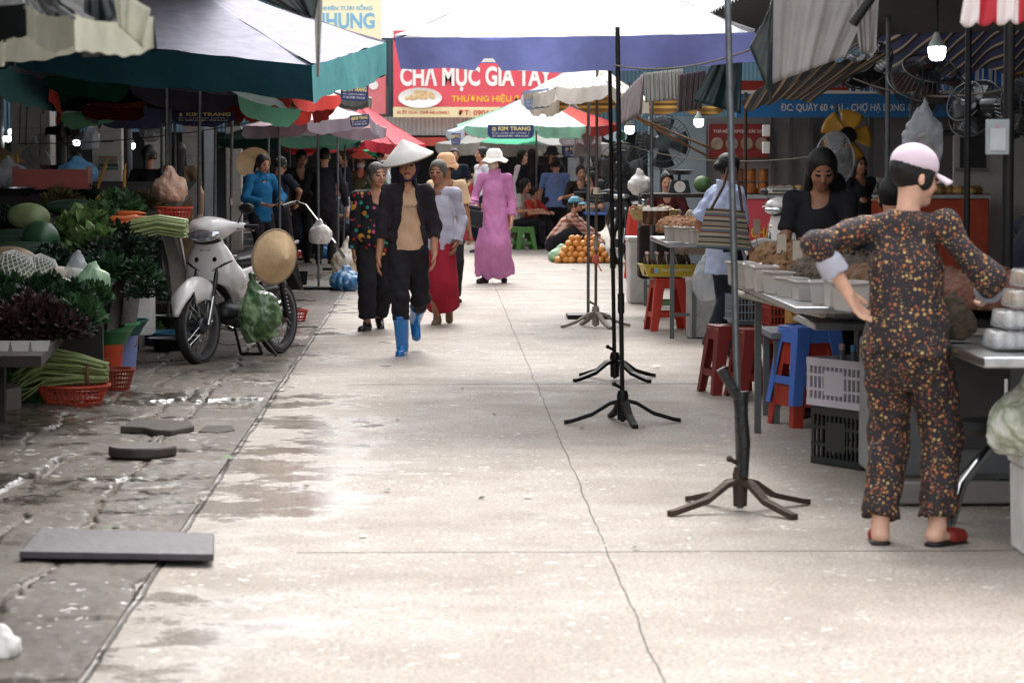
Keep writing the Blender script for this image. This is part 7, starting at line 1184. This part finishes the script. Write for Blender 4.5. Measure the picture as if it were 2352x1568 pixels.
# far right props
HD = M('woven_bamboo', '#b99a68', .7, var=.35, sc=40, bump=.8, bsc=70); p = P(1502, 512, 27)
o = thing('bamboo_tray', 'wide woven bamboo basket tray with folded paper packets', 'basket', (p.x, p.y, p.z)); b = MB(); b.lathe([(0, 0), (.12, .005), (.20, .05), (.235, .12), (.245, .125), (.24, .11), (.2, .035), (.1, -.01), (0, -.012)], 36); b.build('body', HD, o); r = random.Random(8)
for k in range(22): a = k * .29; b = MB(); b.box((0, 0, 0), (.08, .05, .012), Euler((r.uniform(-.6, .6), r.uniform(-.6, .6), r.uniform(0, 6))).to_matrix()); q = b.build('paper_packet', M('packet', '#b5a083', .8), o, loc=(.19 * math.cos(a) * r.uniform(.4, 1), .19 * math.sin(a) * r.uniform(.4, 1), .125 + r.uniform(0, .03)))
b = MB(); b.box((0, 0, -.26), (.3, .34, .5)); q = put('covered_stand', 'dark bundle of stall goods under the bamboo tray', 'bundle', b, BRN, (p.x, p.y, p.z - .016), bev=.03)
o = thing('plastic_chair', 'red plastic chair with slotted back beside the white tub', 'chair', G(1478, 640)); rp = plastic('#c2382c'); b = MB(); b.box((0, 0, .42), (.42, .42, .03)); b.build('seat', rp, o, bev=.01)
for sx in (-1, 1):
    for sy in (-1, 1): b = MB(); b.tube([(sx * .17, sy * .17, .41), (sx * .21, sy * .21, 0)], .02, 8); b.build('leg', rp, o)
b = MB(); b.grid(lambda u, v: ((v - .5) * .42 * (1 - .25 * u * u), .2 + .04 * u - .08 * (v - .5) ** 2, .44 + .44 * u), 6, 10); b.build('backrest', rp, o, solid=.02)
sag_bag('covered_goods', 'beige cloth bundle with a white side on the stall behind the striped bag', P(1588, 585, 26.2), .42, .4, .44, M('beige_canvas', '#8f8577', .8, var=.2, bump=.3, bsc=12), 0, 72, .018, False)
tp = G(1350, 612); r = random.Random(9); FR = M('orange_fruit', '#d18a3f', .45, var=.2, sc=5); b = MB(); b.ball((0, 0, .045), (.055, .055, .05), 14, 10); b.lathe([(.006, .09), (.004, .1)], 6); first = None; fy = 39.8; n_ = 0
for layer in range(5):
    nx, ny = 8 - layer, 4 - layer * .6
    for i in range(int(nx)):
        for j in range(max(1, int(ny))):
            loc = (tp.x + (i - nx / 2 + .5) * .1 + r.uniform(-.012, .012) - .0, fy + j * .1 + layer * .04, .075 * layer)
            if first is None: first = b.build('orange_fruit', FR, smooth=60); tag(first, 'round orange fruit in the heap on the ground by the squatting woman', 'fruit', 'orange fruit heap'); o = first
            else: o = first.copy(); COL.objects.link(o)
            o.location = loc; o.rotation_euler = (r.uniform(-.4, .4), r.uniform(-.4, .4), r.uniform(0, 6))
sag_bag('plastic_bag', 'pale green plastic bag left of the orange fruit heap', G(1290, 602), .36, .3, .26, M('mint_bag', '#a5c9a0', .35, var=.3, bump=.4, bsc=20, trl=.2), 0, 73, .016, False)
tx = P(1385, 350, 44.5).x; BT = plastic('#4a6fb8'); table('blue plastic table beside the squatting woman', tx - .3, tx + .36, 44.1, 44.9, .62, m=BT, name='plastic_table', rail=False)
for i, (dx, c) in enumerate(((-.2, '#c9c4ba'), (0, '#b9b4ac'), (.2, '#8f959a'))): put('food_tub', ['pale tub on the blue plastic table, leftmost', 'pale tub in the middle of the blue plastic table', 'grey tub at the right of the blue plastic table'][i], 'tub', basin_mesh(.1, .14, 0, ''), plastic(c), (tx + dx, 44.4, .622))
o = board('price_sign', 'small red and white stall sign behind the plaid shirt', 'sign', 1300, 506, 1338, 546, 44, WHT, .02); on(o, 'NEM', REDT, 1319, 526, width=26, height=20, bold=.03, th=.03)
tx = P(760, 350, 43).x; table('small red table between the seated girls', tx - .3, tx + .3, 42.9, 43.5, .55, m=plastic('#b03a30'), name='plastic_table', rail=False); heap('pale sprouts heaped on the small red table', (tx, 43.1, .56), .22, .16, .1, M('pale_sprouts', '#b59a88', .8, var=.3, sc=20, bump=.6), 74, 'food', 60)
# kiosk counter goods
p = P(1728, 444, 34.4)
for i in range(6):
    b = MB(); b.lathe([(0, 0), (.06, 0), (.065, .01), (.065, .12), (0, .12)], 16); j = put('jar', 'jar of orange pickle on the kiosk counter', 'jar', b, M('orange_pickle', '#a3602c', .2, var=.25, sc=20, coat=.4), (p.x - .16 + .15 * (i % 3), p.y + .1, p.z + .15 * (i // 3))); j['group'] = 'pickle jars on the kiosk counter'; b = MB(); b.lathe([(.067, .12), (.067, .145), (0, .145)], 16); b.build('lid', M('brown_lid', '#6a4428', .5), j)
o = thing('digital_scale', 'white digital scale on the red kiosk counter', 'scale', P(1790, 444, 34.3)); b = MB(); b.box((0, 0, .03), (.32, .24, .06)); b.build('body', WHT, o, bev=.012); b = MB(); b.box((0, -.122, .03), (.2, .006, .03)); b.build('display', M('lcd', '#5d6a5a', .2), o); b = MB(); b.box((0, 0, .075), (.3, .24, .015)); b.build('pan', STL, o)
b = MB(); b.box((0, 0, 0), (.02, .05, .3)); put('socket_strip', 'white socket box on the post above the kiosk counter', 'socket', MB().box((0, 0, 0), (.09, .05, .14)).box((0, 0, -.2), (.09, .05, .14)), WHT, P(1760, 300, 33.5), bev=.01)
veg('green_cabbage', 'green cabbage on the stall behind the beige bundle', cab(.09, .09, .085), M('fresh_cabbage', '#577a48', .5, var=.3, bump=.3), P(1613, 442, 29)); table('dark stall table behind the bamboo tray', P(1470, 350, 29).x, P(1640, 350, 29).x, 28.7, 29.6, P(1613, 444, 29).z, m=DARKW); scale('dark weighing scale on the stall behind the bamboo tray', P(1560, 444, 29.3), 0, '#22302e', .9)
sag_bag('plastic_bag', 'white plastic bag with yellow print on the stall left of the grey post', P(1470, 448, 29.2), .22, .18, .26, M('white_bag', '#cfccc8'), 0, 75, .016)
put('cast_block', 'round concrete block on the lane under the seated woman\'s stool', 'concrete block', basin_mesh(.2, .2, 0, ''), CONCB, G(1196, 548))
sag_bag('plastic_bag', 'white plastic bag corner in the lower left corner of the lane', G(-12, 1512), .14, .12, .1, MC['white_bag'], 0, 81, .01, False)
